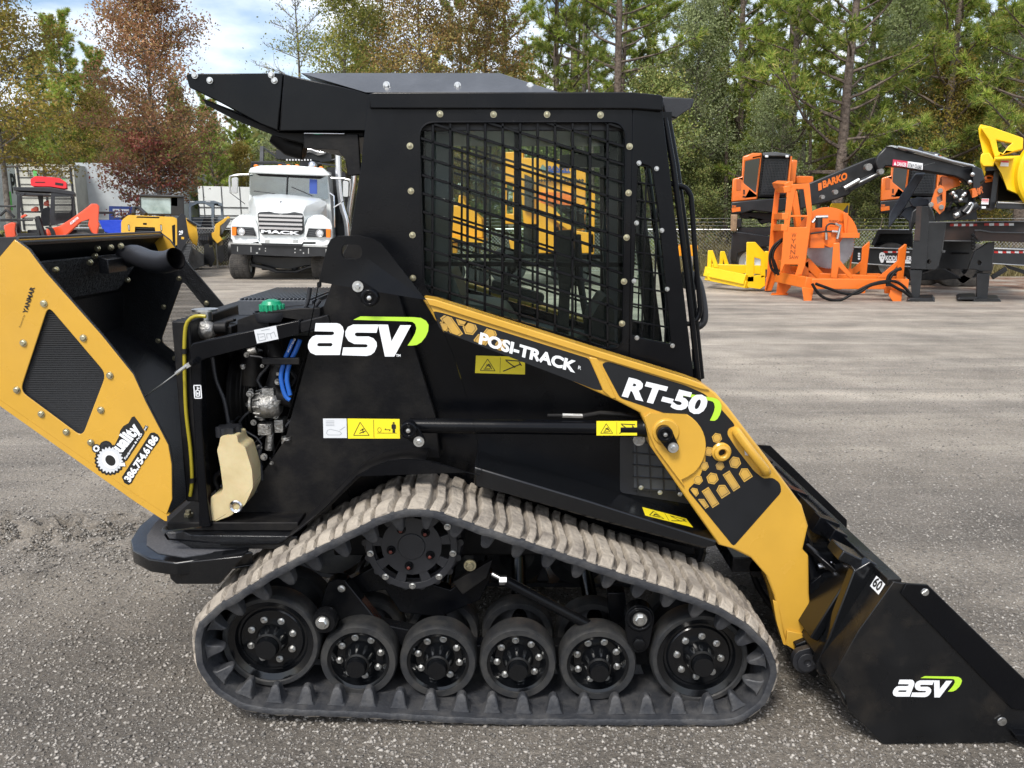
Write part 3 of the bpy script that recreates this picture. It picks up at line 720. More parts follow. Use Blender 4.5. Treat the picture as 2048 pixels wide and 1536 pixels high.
# rims of the openings
mb = MB()
wr = [P(a, b, CYN) for a, b in win]; mb.tube([v+Vector((0, .002, 0)) for v in wr], .0045, 6, closed=True)
mb.build('window_surround', BLK, cs, smooth=60)
for a, b in ((880,228),(987,229),(1094,229),(1201,230),(1259,293),(1257,386),(1253,475),(1248,563),(1244,647),(820,292),(822,382),(825,470),(826,556)):
    mb = MB(); c = P(a, b, CYN); mb.bolt(c, .0075, .008, washer=True, seg=12); mb.ball(c+Vector((0, -.008, 0)), .005, 8, 0, (1, .5, 1)); mb.build('cab_bolt', BRASS, cs)
for a, b in ((1278,326),(1314,337),(1273,446),(1325,461),(1268,562),(1336,579),(1274,676),(1347,693)):
    mb = MB(); c = P(a, b, CYN); c.y += fq(c.x, c.z); mb.bolt(c, .0055, .010, washer=True, seg=10); mb.build('quarter_bolt', ZINC, cs)
mirror(cs, LD)
mb = MB(); mb.pp([(833,240),(1256,240),(1256,705),(1190,702),(840,596)], CYN+.034, .004); mb.pp(q4, CYN+.032, .003, yf=fq)
gw = mb.build('side_glass', GLASS, LD, smooth=0); mirror(gw, LD)
mb = MB()
for p, q, w in (((1034,250),(1034,528),.018), ((846,527),(1252,529),.016), ((846,254),(846,560),.016), ((846,254),(1250,254),.016), ((1240,254),(1240,690),.016)):
    a, b = P(*p, CYN+.045), P(*q, CYN+.045); mb.bar(a, b, .014, w, up=Vector((-(b.z-a.z), 0, b.x-a.x)))
sf = mb.build('sliding_window_frame', BLKD, LD, bevel=.002); mirror(sf, LD)
# back wall, floor, headliner, dash, seat
mb = MB()
xb = X(760, 300, CYN)
mb.add([], [])
A0, A1 = P(752, 215, CYN), P(722, 600, CYN)
mb.bar(A0+Vector((0, .32, 0)), A1+Vector((0, .32, 0)), .60, .03, up=(1, 0, 0))
mb.pp([(745,190),(1320,195),(1322,232),(1250,262),(900,262),(745,262)], CYN+.03, .58)       # headliner
mb.pp([(870,640),(1180,700),(1390,760),(1400,800),(1300,780),(860,690)], CYN+.03, .58)
mb.pp([(835,243),(905,250),(905,420),(895,600),(845,590)], CYN+.09, .06); mb.pp([(835,243),(905,250),(905,420),(895,600),(845,590)], 3.26, .05)
mb.pp([(1225,243),(1262,243),(1262,690),(1215,690),(1205,470)], 3.24, .06)
mb.pp([(1120,310),(1290,300),(1290,332),(1120,336)], 3.22, .04)
mb.build('cab_interior_shell', DGRY, LD, bevel=.004)
mb = MB()
SF = mat('seat_vinyl', (.035, .042, .04), .45, var=.4, bump=.2)
def cush(px, Y, th, r=10): mb.pp(rnd(px, r, 5), Y, th)
cush([(868,545),(900,535),(945,650),(925,668),(880,620)], 2.83, .36, 14); cush([(880,600),(1010,618),(1040,660),(1020,690),(900,650)], 2.83, .36, 14)
cush([(850,470),(880,465),(892,530),(862,540)], 2.90, .22, 10)
mb.build('operator_seat', SF, LD, bevel=.012, seg=3)
mb = MB()
mb.pp(rnd([(1112,462),(1146,460),(1150,520),(1140,590),(1136,700),(1112,700),(1120,590),(1114,520)], 6, 3), 2.84, .05); mb.pp(rnd([(985,560),(1090,590),(1085,612),(980,585)], 6), 2.80, .06)
mb.tube([P(1010,600,2.83), P(1014,560,2.83), P(1022,540,2.83)], .012); mb.ball(P(1024,536,2.83), .018)
mb.pp(rnd([(1180,640),(1210,590),(1228,600),(1230,690),(1180,690)], 10), 2.86, .25)
mb.tube([P(1155,470,3.25), P(1160,560,3.2), P(1180,680,3.1)], .014, 10)
mb.build('control_console', BLKD, LD, bevel=.006)
# front: door frame, grab bars, light
def fx(px, py, Y): return P(px, py, Y)
mb = MB()
fr = [(1328,235),(1336,235),(1349,330),(1403,757),(1391,757)]
mb.pp([(1322,235),(1334,236),(1402,757),(1392,757)], CYN+.05, .50)
dk = [(1326,235),(1350,330),(1385,560),(1400,757),(1388,757)]
q = [P(a, b, CYN+.045) for a, b in ((1330,240),(1345,330),(1362,450),(1382,620),(1396,757))]
mb.tube(q, .012, 12)
mb.tube([v+Vector((.010, .04, 0)) for v in q], .014, 12); mb.tube([v+Vector((0, .47, 0)) for v in q], .016, 12)
fd = mb.build('cab_front_frame', BLK, LD, smooth=35)
bpy.data.objects.remove(fd)
mb = MB()
Fq = [(1333,236),(1350,330),(1366,450),(1386,620),(1400,757)]
mb.tube([P(a-4, b, CYN+.04) for a, b in Fq], .010, 12); mb.tube([P(a+2, b, CYN+.075) for a, b in Fq], .012, 12); mb.tube([P(a, b, CYN+.04)+Vector((0, .54, 0)) for a, b in Fq], .012, 12)
mb.bar(P(1334, 240, 2.76), P(1334, 240, 2.76)+Vector((0, .5, 0)), .03, .05); mb.bar(P(1394, 752, 2.76), P(1394, 752, 2.76)+Vector((0, .5, 0)), .03, .05)
fd = mb.build('cab_front_frame', BLK, LD, smooth=35)
mb = MB(); Yh = 2.75
mb.tube(catmull([tuple(P(a, b, Yh)) for a, b in ((1340,366),(1352,370),(1368,374),(1378,384),(1383,402),(1390,500),(1399,600),(1400,622),(1394,638),(1378,648),(1364,645))], 40, False)[0], .0085, 12)
mb.build('entry_grab_bar', BLK, fd, smooth=60)
mb = MB(); mb.tube(catmull([tuple(P(a, b, 2.80)) for a, b in ((1378,545),(1395,560),(1404,590),(1409,630),(1404,648),(1384,658))], 24, False)[0], .013, 12); mb.pp(rnd([(1370,545),(1396,546),(1400,580),(1372,580)], 5), 2.80, .06)
mb.build('door_latch_guard', DGRY, fd, smooth=50)
mb = MB(); mb.pp([(1385,700),(1392,702),(1398,745),(1397,757),(1388,757)], 3.1, .02); mb.build('hinge_plate', DGRY, fd)
# roof
mb = MB()
mb.pp([(739,187),(748,184),(1264,184),(1324,190),(1327,196),(1326,222),(1264,218),(739,217)], CYN-.012, .664)
rf = mb.build('cab_roof', BLK, LD, bevel=.006, seg=3)
mb = MB(); mb.pp([(1322,192),(1345,194),(1388,197),(1386,214),(1367,226),(1352,237),(1330,232)], 2.78, .48); mb.pp([(1332,224),(1366,226),(1350,238),(1334,238)], 2.86, .3)
mb.build('front_visor', DGRY, rf, bevel=.005)
# bolted cap on the roof: sloped cheeks and a flat top
Yc = 2.705
mb = MB()
def capsec(yb, yt): return None
b0, b1 = P(600, 185, Yc), P(1120, 185, Yc)
zt = P(1000, 146, Yc+.10).z; zb = Z(185, Yc)
t0 = P(600, 147, Yc+.10); t1 = P(1000, 149, Yc+.10)
t0.z = t1.z = zt; yo = 2*CY
lo = [Vector((P(732,185,Yc).x, Yc, zb)), Vector((b1.x, Yc, zb)), Vector((b1.x, yo-Yc, zb)), Vector((P(732,185,Yc).x, yo-Yc, zb))]
up_ = [Vector((t0.x, Yc+.10, zt)), Vector((t1.x, Yc+.10, zt)), Vector((t1.x, yo-Yc-.10, zt)), Vector((t0.x, yo-Yc-.10, zt))]
mb.hexa(lo, up_)
cap = mb.build('roof_cap', GRYR, rf, bevel=.003)  # lighter grey stands in for sky reflected by the sloped cheeks
for a, b in ((773,170),(915,171),(1060,172)):
    mb = MB(); c = P(a, b, Yc+.035); mb.bolt(c, .008, .008, seg=12); mb.build('roof_bolt', ZINC, rf)
# rear overhang housing
mb = MB()
A = [(371,150),(378,147),(566,146),(556,262),(520,248),(440,205),(378,175)]
Bq = [(566,146),(740,186),(736,262),(556,262)]
yr = lambda x, z, x0=X(566, 200, 2.72): 0
mb.pp(A, 2.715, .61); mb.pp([(567,148),(740,187),(733,261),(558,261)], 2.713, .614)
hd = mb.build('rear_housing', BLK, rf, bevel=.004)
mb = MB()
mb.pp([(404,196),(560,264),(640,266),(728,264),(728,274),(620,290),(560,276),(470,240),(412,210)], 2.76, .52)
mb.tube([P(552, 268, 2.86), P(580, 292, 2.86), P(610, 300, 2.86)], .035, 14)
mb.pp([(607,266),(716,268),(722,350),(695,352),(690,318),(676,300),(607,296)], 2.73, .02); mb.pp([(607,266),(716,268),(722,350),(695,352),(690,318),(676,300),(607,296)], 3.29, .02)
mb.bar(P(607, 267, 2.725), P(690, 268, 2.725), .006, .006, 1)
mb.build('housing_bracket', [BLKD, CHROME], rf, bevel=.003)
for a, b in ((390,151),(420,161),(543,150),(549,161)):
    mb = MB(); mb.bolt(P(a, b, 2.713), .0075, .009, seg=12); mb.build('roof_bolt', ZINC, rf)
# ---------------------------------------------------------------- rear engine hood, swung open
HY, HY2 = 2.50, 3.55
prof_h = [(29,479),(57,500),(90,544),(203,671),(266,749),(291,804),(336,890),(343,929),(344,999),(333,1029),(272,990),(0,800),(-75,745),(-75,640),(-40,560)]
hwin = rnd([(96,612),(212,748),(164,874),(40,782)], 16, 5)
def pxz(l, Y): return [(P(a, b, Y).x, P(a, b, Y).z) for a, b in l]
HP, HW = pxz(prof_h, HY), pxz(hwin, HY)
mb = MB(); mb.prism(HP, HY, HY+.004, [HW], 0); mb.prism(HP, HY+.0045, HY+.010, [HW], 1)
hood = mb.build('rear_hood', [YEL, BLKT], LD, bevel=.0015)
mb = MB(); mb.prism(HP, HY2-.010, HY2-.004, [HW], 0); mb.prism(HP, HY2-.0035, HY2, [HW], 1)
mb.build('hood_far_side', [BLKT, YEL], hood, bevel=.0015)
for y in (HY+.0125, HY2-.0125):
    mb = MB(); mb.add([(p[0], y, p[1]) for p in pxz([(85,590),(225,745),(170,895),(25,785)], HY)], [(0, 1, 2, 3)])
    mb.build('hood_mesh_panel', PERF, hood, smooth=0)
mb = MB()                                              # the folded shell that joins both sides
shell = pxz([(29,479),(-40,560),(-75,640),(-75,745),(0,800),(272,990),(336,1032)], HY)
for (a, b) in zip(shell, shell[1:]):
    d = Vector((b[0]-a[0], b[1]-a[1])).normalized(); nrm = Vector((-d.y, d.x))*.006
    if nrm.x > 0 and False: nrm = -nrm
    q = lambda p, k, y: (p[0]+nrm.x*k, y, p[1]+nrm.y*k)
    mb.hexa([q(a, 0, HY), q(b, 0, HY), q(b, 0, HY2), q(a, 0, HY2)], [q(a, 1, HY+.01), q(b, 1, HY+.01), q(b, 1, HY2-.01), q(a, 1, HY2-.01)], 0)
    mb.hexa([q(a, 1.1, HY+.01), q(b, 1.1, HY+.01), q(b, 1.1, HY2-.01), q(a, 1.1, HY2-.01)], [q(a, 1.9, HY+.01), q(b, 1.9, HY+.01), q(b, 1.9, HY2-.01), q(a, 1.9, HY2-.01)], 1)
mb.build('hood_shell', [YEL, BLKT], hood)
# turned-in flanges along the open edges, bend facet, latch plate
mb = MB()
edge = pxz([(29,479),(57,500),(90,544),(203,671),(266,749),(291,804),(336,890),(343,929),(344,999)], HY)
for y in (HY+.002, HY2-.012): mb.tube([(p[0], y+.005, p[1]) for p in edge], .005, 6)
a, b = edge[0], pxz([(60,530)], HY)[0]
z0, z1 = a[1]-.004, a[1]-.10
mb.add([], [])
mb.hexa([(a[0]-.004, HY+.01, z0+.004), (a[0]+.012, HY+.01, z0-.004), (a[0]+.012, HY+.01, z0-.016), (a[0]-.004, HY+.01, z0-.012)], [(a[0]-.004, HY2-.01, z0+.004), (a[0]+.012, HY2-.01, z0-.004), (a[0]+.012, HY2-.01, z0-.016), (a[0]-.004, HY2-.01, z0-.012)])
mb.hexa([(a[0]+.005, 2.98, z0-.07), (a[0]+.04, 2.98, z0-.08), (a[0]+.04, 2.98, z0-.13), (a[0]+.005, 2.98, z0-.13)], [(a[0]+.005, 3.12, z0-.07), (a[0]+.04, 3.12, z0-.08), (a[0]+.04, 3.12, z0-.13), (a[0]+.005, 3.12, z0-.13)])
mb.build('hood_lip', BLKT, hood, bevel=.002)
for y in (HY2-.012,):
    mb = MB(); q_ = pxz([(29,479),(12,500),(40,560),(90,544),(57,500)], HY); mb.prism(q_, y, y+.004); mb.build('hood_corner_tab', YEL, hood)
mb = MB(); mb.tube([(a[0]+.004, y_, z0+.008) for y_ in (HY+.01, HY+.14, HY+.20, HY2-.2, HY2-.01)], .004, 6); mb.build('hood_trim', GRYR, hood, smooth=60)
mb = MB()                                              # sound foam on the inside
x0 = P(-40, 560, HY).x
mb.prism(rnd([(P(112,552,2.9).x, P(112,552,2.9).z), (P(240,540,2.9).x, P(240,540,2.9).z), (P(236,620,2.9).x, P(236,620,2.9).z), (P(205,672,2.9).x, P(205,672,2.9).z), (P(190,676,2.9).x, P(190,676,2.9).z)], .02), 2.9, 3.4)
fo = mb.build('sound_foam', mat('foam', (.05, .052, .056), .9, bump=1, bscale=90, dist=.01, c2=(.02, .02, .022), scale=60), hood); bpy.data.objects.remove(fo)
mb = MB()
def shp(u, y):  # point on the inner face of the upper shell facet
    a, b = shell[0], shell[2]; return (a[0]+(b[0]-a[0])*u+.02, y, a[1]+(b[1]-a[1])*u)
mb.hexa([shp(.30, 2.62), shp(.95, 2.62), shp(.95, 3.42), shp(.30, 3.42)], [(v[0]+.02, v[1], v[2]) for v in (shp(.30, 2.62), shp(.95, 2.62), shp(.95, 3.42), shp(.30, 3.42))])
mb.build('sound_foam', mat('foam', (.055, .057, .06), .9, bump=1, bscale=90, dist=.01, c2=(.02, .02, .022), scale=60), hood, bevel=.008)
for a, b in ((88,607),(167,676),(220,751),(202,820),(182,885),(133,864),(83,828),(34,780),(47,686)):
    for y, sgn in ((HY, 1), (HY2-.012, 1)):
        p = P(a, b, HY); mb = MB(); mb.bolt((p.x, y-.001, p.z), .008, .007, washer=True, seg=12); mb.build('hood_bolt', BRASS, hood)
for a, b, y in ((195,497,3.0),(222,495,3.05),(242,492,3.1),(190,512,3.0),(215,528,3.0),(180,525,2.9),(255,560,3.3),(112,540,2.62)):
    mb = MB(); mb.bolt(P(a, b, y), .008, .012, seg=8); mb.build('latch_bolt', BRASS, hood)
mb = MB(); mb.tube(catmull([tuple(P(a, b, y)) for a, b, y in ((250,515,3.15),(270,511,3.12),(300,522,3.05),(330,524,3.0),(352,517,2.97))], 16, False)[0], .040, 24, caps=False)
mb.tube(catmull([tuple(P(a, b, y)) for a, b, y in ((250,515,3.15),(270,511,3.12),(300,522,3.05),(330,524,3.0),(352,517,2.97))], 16, False)[0], .036, 24, m=1, caps=False)
mb.build('exhaust_elbow', [DGRY, BLKD], hood, smooth=50)
mb = MB(); mb.flat([(330,1042),(334,1042),(334,1030),(300,1006),(270,985),(0,800),(-75,750),(-75,762),(0,812),(270,1003)], HY+.0005); mb.build('folded_hem', YEL, hood)
# lettering on the hood
mb = MB()
mb.ptext('YANMAR', (54, 628), (70, 575), (45, 625), HY, 0, .035); mb.ptext('Powered by', (42, 655), (51, 630), (38, 654), HY, 0, .0)
mb.build('engine_lettering', INK, hood, smooth=0)
def gear(mb, cx, cy, r, n, m, Y, hole=0, d=.13):
    q = []
    for i in range(n):
        for f, rr_ in ((0, 1-d), (.25, 1), (.5, 1), (.75, 1-d)):
            a = 2*pi*(i+f)/n; q.append((cx+r*rr_*cos(a), cy+r*rr_*sin(a)))
    mb.flat(q, Y, m, [circ(cx, cy, r*hole, 20)] if hole else ())
mb = MB(); o = lambda x, y: (180+x/9.6, 820+y/9.6)
c = o(380, 960)
gear(mb, *c, 31, 22, 0, HY-.0008, d=.06); mb.flat(circ(*o(305, 720), 13.5, 24), HY-.0007, 0); mb.flat(circ(*o(120, 740), 9, 20), HY-.0007, 0)
mb.flat([o(*p) for p in ((440,740),(560,500),(575,400),(640,310),(740,250),(800,140),(850,120),(960,270),(1050,420),(1030,480),(700,980),(620,960))], HY-.0010, 0)
gear(mb, *o(305, 720), 11.5, 16, 3, HY-.0016, .45); gear(mb, *o(120, 740), 7.2, 12, 1, HY-.0018, .42, .2)
gear(mb, *c, 26.5, 22, 2, HY-.0018, d=.12)
def ell(cx, cy, a, b, rot, n=30): return [(cx+a*cos(t)*cos(rot)-b*sin(t)*sin(rot), cy+a*cos(t)*sin(rot)+b*sin(t)*cos(rot)) for t in [2*pi*i/n for i in range(n)]]
mb.flat(ell(*o(395, 965), 19, 15.5, radians(50)), HY-.0026, 1); mb.flat(ell(*o(390, 968), 11.5, 9, radians(50)), HY-.0034, 0)
mb.flat([o(*p) for p in ((545,1020),(660,1010),(680,1080),(560,1080))], HY-.0034, 1)
mb.ptext('uality', o(668, 880), o(1060, 418), o(392, 680), HY, 1, .05, .0030)
mb.ptext('Equipment & Parts', o(690, 960), o(1015, 470), o(650, 925), HY, 1, .03, .0030)
mb.flat([o(*p) for p in ((1025,370),(1060,295),(1120,315),(1075,410))], HY-.001, 0); mb.ptext('INC', o(1062, 395), o(1105, 318), o(1035, 375), HY, 1, .03, .003)
mb.flat([o(*p) for p in ((610,1290),(700,1150),(870,890),(930,800),(1060,600),(1160,440),(1230,430),(1300,470),(1345,540),(1310,620),(1190,770),(1060,960),(940,1130),(800,1400),(740,1440),(660,1400))], HY-.0010, 0)
mb.ptext('386.754.6186', o(770, 1400), o(1330, 545), o(640, 1315), HY, 1, .05, .0030)
mb.build('dealer_logo', [INK, WHT, STKG, DGRY], hood, smooth=0)
# stay cable
mb = MB(); mb.tube([P(285, 797, 2.56), P(366, 737, 2.53)], .0022, 8, 0); mb.tube([P(352, 747, 2.53), P(374, 731, 2.53)], .006, 10, 0); mb.bar(P(372, 733, 2.53), P(388, 723, 2.53), .008, .014, 0); mb.bolt(P(385, 725, 2.522), .008, .01, m=1)
mb.build('hood_stay_cable', [ZINC, BLK], LD)
# ---------------------------------------------------------------- engine bay
mb = MB()
mb.box(X(352, 700, 2.6), X(388, 700, 2.6), 2.58, 3.46, Z(1000, 2.6), Z(642, 2.58), 0)
mb.box(X(344, 700, 2.6), X(352, 700, 2.6), 2.62, 3.42, Z(985, 2.6), Z(700, 2.58), 0)
rad = mb.build('radiator', BLKD, LD, bevel=.006)
mb = MB(); c = P(410, 622, 2.72); mb.cyl(c+Vector((0, 0, -.03)), c+Vector((0, 0, 0)), .022); mb.cyl(c, c+Vector((0, 0, .007)), .042, seg=20); mb.build('radiator_cap', ZINC, rad)
mb = MB(); mb.tube(catmull([tuple(P(a, b, 2.57)) for a, b in ((412,633),(392,632),(376,642),(370,665),(369,720),(372,820),(381,900),(384,960),(380,992))], 40, False)[0], .0060, 12)
mb.build('overflow_hose', YHOSE, rad, smooth=60)
mb = MB()
for a, b in ((369,702),(384,960)): mb.lathe([(.0085, -.008), (.011, -.008), (.011, .008), (.0085, .008)], P(a, b, 2.57), axis='z', seg=12)
mb.build('hose_clamp', BLKD, rad)
mb = MB()
mb.pp([(379,692),(386,686),(600,640),(600,668),(430,712),(402,722),(404,860),(414,1000),(422,1055),(398,1056),(396,1000),(388,860),(380,730)], 2.545, .045)
fr_ = mb.build('rear_frame_post', BLK, LD, bevel=.004)
mb = MB(); mb.bar(P(600, 655, 2.56), P(660, 640, 2.56), .02, .035); mb.bar(P(525, 722, 2.60), P(600, 722, 2.60), .02, .022)
mb.pp([(474,640),(520,624),(600,616),(640,616),(640,650),(600,642),(474,668)], 2.62, .75)
mb.box(X(340, 1000, 2.6), X(600, 1000, 2.6), 2.56, 3.45, Z(1062, 2.56), Z(1045, 2.56))
mb.build('engine_bay_frame', BLKD, fr_, bevel=.004)
sticker('fuel_sticker', [(386,769),(403,769),(405,798),(388,798)], fr_, Y=2.5435, art='can', ymat=BLKM).data.materials[1] = WHT
sticker('instruction_sticker', [(508,660),(552,651),(557,678),(514,687)], fr_, Y=2.5435, art='book', ymat=STKG)
mb = MB()                                              # engine; its plain back box is added to block light through the bay
mb.box(X(470, 800, 2.95), X(700, 800, 2.95), 2.92, 3.40, Z(960, 2.95), Z(670, 2.95))
mb.lathe([(.04, 0), (.16, 0), (.185, .015), (.185, .03), (.17, .045), (.17, .06), (.18, .075), (.18, .09), (.17, .1), (.17, .12), (.178, .13), (.05, .14)], P(478, 790, 2.98), axis='x', seg=40)
mb.tube([P(545, 690, 2.75), P(560, 730, 2.72), P(548, 770, 2.72), P(560, 795, 2.70), P(590, 800, 2.68)], .028, 16)
mb.cyl(P(505, 700, 2.78), P(505, 770, 2.78), .035); mb.cyl(P(560, 640, 2.9), P(560, 740, 2.9), .04)
mb.box(X(470, 800, 2.8), X(500, 800, 2.8), 2.75, 2.90, Z(930, 2.8), Z(860, 2.8))
for k in range(6): mb.tube([P(486+k*8, 700+k*3, 2.80), P(480+k*8, 790, 2.76), P(486+k*8, 880, 2.80)], .004, 6)
en = mb.build('engine', BLKD, LD, bevel=.004)
mb = MB(); ac = P(536, 808, 2.70)
mb.lathe([(.012, -.045), (.03, -.045), (.042, -.035), (.047, -.02), (.047, .02), (.042, .035), (.03, .045), (0, .045)], ac, axis='x', seg=24); mb.box(ac.x-.01, ac.x+.03, ac.y-.03, ac.y+.04, ac.z-.02, ac.z+.06); mb.cyl(P(523,780,2.7), P(523,840,2.7), .012)
for k in range(12):
    a = 2*pi*k/12; mb.bar(ac+Vector((-.04, .044*cos(a), .044*sin(a))), ac+Vector((-.015, .050*cos(a), .050*sin(a))), .006)
mb.lathe([(.02, -.05), (.03, -.05), (.03, -.06), (.02, -.06)], ac, axis='x', seg=20)
mb.build('alternator', ALU, en, bevel=.002)
mb = MB(); mb.tube([P(530, 852, 2.7), P(540, 868, 2.7), P(538, 900, 2.7)], .014, 12); mb.box(X(518, 850, 2.7), X(545, 850, 2.7), 2.68, 2.73, Z(868, 2.7), Z(846, 2.7)); mb.box(X(548, 850, 2.7), X(566, 850, 2.7), 2.70, 2.76, Z(866, 2.7), Z(840, 2.7))
mb.tube([P(496, 704, 2.72), P(514, 700, 2.72)], .012, 12)
mb.build('engine_fitting', ALU, en, bevel=.002)
for pts, m in ((((586,680),(578,700),(568,725),(562,755),(570,790),(580,800)), BLUE), (((600,680),(592,700),(578,730),(574,760),(580,790)), BLUE)):
    mb = MB(); mb.tube(catmull([tuple(P(a, b, 2.62)) for a, b in pts], 24, False)[0], .0075, 12); mb.build('hydraulic_hose', m, en, smooth=60)
mb = MB(); mb.ptext('SHORT BEND', (577, 705), (592, 678), (574, 703), 2.612, 0); mb.build('hose_lettering', WHT, en, smooth=0)
mb = MB()
for pts in (((640,600),(610,640),(600,660)), ((620,575),(612,612),(585,640)), ((425,715),(432,760),(448,800),(458,852)), ((495,895),(500,940),(512,985)), ((505,905),(520,930),(524,960)), ((520,900),(516,935),(508,960))):
    mb.tube(catmull([tuple(P(a, b, 2.66)) for a, b in pts], 12, False)[0], .007, 10)
mb.tube([P(500,712,2.68), P(520,714,2.68), P(556,730,2.68)], .004, 8)
rr = random.Random(21)
for k in range(16):
    x0, y0 = rr.uniform(455, 590), rr.uniform(690, 960); Y_ = rr.uniform(2.66, 2.85)
    mb.tube(catmull([tuple(P(x0+dx, y0+dy, Y_)) for dx, dy in ((0, 0), (rr.uniform(-25, 25), 30), (rr.uniform(-30, 30), 65), (rr.uniform(-20, 20), 100))], 10, False)[0], rr.choice((.004, .006, .010)), 8)
mb.build('rubber_hose', DGRY, en, smooth=60)
mb = MB()
for k in range(26):
    c = P(rr.uniform(470, 585), rr.uniform(690, 990), rr.uniform(2.64, 2.74)); r_ = rr.uniform(.004, .009)
    if k % 3: mb.bolt(c, r_, .012)
    else: mb.lathe([(r_*1.6, -.005), (r_*1.9, -.005), (r_*1.9, .005), (r_*1.6, .005)], c, axis='z', seg=14)
tag(mb.build('bolts_and_clamps', ALU, en), kind='stuff')
# coolant bottle
mb = MB()
bot = [(441,872),(474,870),(476,886),(490,894),(504,940),(506,975),(490,1010),(460,1032),(430,1043),(420,1040),(422,992),(444,986),(446,975),(440,930),(434,900),(438,890)]
mb.pp(rnd(bot, 6, 4), 2.565, .09)
cb = mb.build('washer_bottle', BEIGE, LD, bevel=.014, seg=4)
mb = MB(); c = P(458, 872, 2.61); q = []
for i in range(56):
    a = 2*pi*i/56; q.append((c.x+(.036+.005*cos(7*a))*cos(a), c.y+(.036+.005*cos(7*a))*sin(a)))
mb.plan(q, c.z, c.z+.034); mb.cyl(c+Vector((0, 0, -.015)), c+Vector((0, 0, .002)), .028)
mb.build('bottle_cap', DGRY, cb, bevel=.005, seg=3)
mb = MB(); mb.lathe([(.012, -.002), (.018, -.006), (.022, -.002)], P(472, 1013, 2.562), seg=20); mb.build('bottle_grommet', CHROME, cb)
# air box and filler
mb = MB()
T0, T1 = 2.74, 3.20; zt = Z(601, T0); xa, xb_ = X(476, 615, T0), X(625, 615, T0)
mb.box(xa, xb_, T0, T1, zt-.05, zt)
for k in range(18):
    x = xa+.006+(xb_-xa-.018)*k/17; mb.box(x, x+.006, T0+.004, T1-.004, zt-.004, zt+.007)
mb.build('ribbed_air_box', GRYR, LD, bevel=.002)
mb = MB(); c = P(545, 634, 2.66); mb.lathe([(.02, -.02), (.055, -.012), (.06, 0), (.06, .018), (.056, .018), (.054, .004), (.02, 0), (0, 0)], c, axis='z', seg=36)
fc = mb.build('filler_tray', DGRY, LD, smooth=40)
mb = MB(); q = []
for i in range(64):
    a = 2*pi*i/64; r_ = .038+.0025*(1 if (i//2) % 2 else -1); q.append((c.x+r_*cos(a), c.y+r_*sin(a)))
mb.plan(q, c.z+.02, c.z+.042); mb.lathe([(.034, .042), (.028, .052), (.012, .058), (0, .058)], c, axis='z', seg=24)
mb.build('fuel_cap', GREEN, fc, bevel=.002)
mb = MB(); mb.box(X(384,640,2.7), X(470,640,2.7), 2.66, 3.0, Z(665,2.7), Z(650,2.7)); mb.tube([P(430,655,2.66), P(455,655,2.66)], .02, 16, 0); mb.ball(P(412, 660, 2.67), .035, 12, 1, (1.1, .8, .9)); mb.bar(P(470,640,2.75), P(425,648,2.75), .03, .01, 0)
mb.build('coolant_elbow', [BLKD, ALU], fc, bevel=.003)
# ---------------------------------------------------------------- rear bumper and tie-down
zb = .53
outer = [(-.845, 2.515), (-1.06, 2.425), (-1.16, 2.455), (-1.24, 2.52), (-1.29, 2.61), (-1.318, 2.74), (-1.322, 3.02)]
outer += [(x, 2*CY-y) for x, y in outer[:-1][::-1]]
inner = [(-1.02, 3.45), (-1.02, 2.59)]
mb = MB(); mb.plan(outer+inner, zb-.045, zb)
mb.plan([(x*.985, 3.02+(y-3.02)*.975) for x, y in outer]+inner, zb-.055, zb-.045)
bp = mb.build('rear_bumper', BLKG, LD, bevel=.012, seg=3)
mb = MB(); a, b, c, d = P(330,1138,2.43), P(478,1128,2.49), P(440,1168,2.46), P(345,1168,2.43)
mb.pp([(334,1128),(488,1112),(442,1166),(436,1169),(352,1169),(340,1158)], 2.44, .07); mb.build('bumper_step', BLKG, bp, bevel=.008, seg=3)
mb = MB(); mb.plan([(-.86, 2.545), (-1.05, 2.465), (-1.15, 2.50), (-1.215, 2.565), (-1.25, 2.65), (-1.27, 2.76), (-1.27, 3.2), (-1.1, 3.2), (-1.1, 2.62)], zb, zb+.003); mb.build('grip_pad', PAD, bp)
mb = MB(); mb.plan([(-1.13, 2.60), (-1.05, 2.53), (-.7, 2.52), (-.7, 3.5), (-1.12, 3.5)], zb+.004, zb+.05); c = GP(352, 1056, zb+.053)
mb.lathe([(.026, 0), (.03, .008), (.042, .008), (.046, 0)], (c.x, c.y, zb+.05), axis='z', seg=30)
mb.lathe([(0, .001), (.026, .001)], (c.x, c.y, zb+.05), axis='z', seg=30, m=1)
td = mb.build('tie_down_plate', [BLKT, INK], LD, bevel=.003)
for a, b in ((377, 1027), (393, 1040)):
    c = P(a, b, 2.62); mb = MB(); mb.cyl(c+Vector((0, 0, -.02)), c, .016, seg=6); mb.cyl(c, c+Vector((0, 0, .012)), .009); mb.build('frame_bolt', BRASS, td)
# ---------------------------------------------------------------- bucket and quick attach
BY, BY2 = 2.26, 3.78
bp_ = [(1787,1164),(1814,1168),(1857,1171),(2048,1357),(2090,1398),(2084,1482),(1766,1488),(1696,1419),(1692,1393),(1664,1357),(1717,1262)]
BP = pxz(bp_, BY); BP = [(x, max(.004, z)) for x, z in BP]
mb = MB(); mb.prism(BP, BY, BY+.012)
WORN = mat('worn_black_paint', (.005, .0055, .0065), .3, spec=.4, c2=(.026, .022, .018), scale=7, bump=.25, bscale=26, dist=.003, tmin=.5, tmax=.85, rvar=.12)
bk = mb.build('bucket', WORN, LD, bevel=.002)
mb = MB(); mb.prism(BP, BY2-.012, BY2); mb.build('bucket_far_cheek', BLK, bk, bevel=.002)
mb = MB()
sh = pxz([(1787,1164),(1664,1357),(1696,1419),(1766,1488),(2084,1482),(2110,1486)], BY); sh = [(x, max(.004, z)) for x, z in sh]
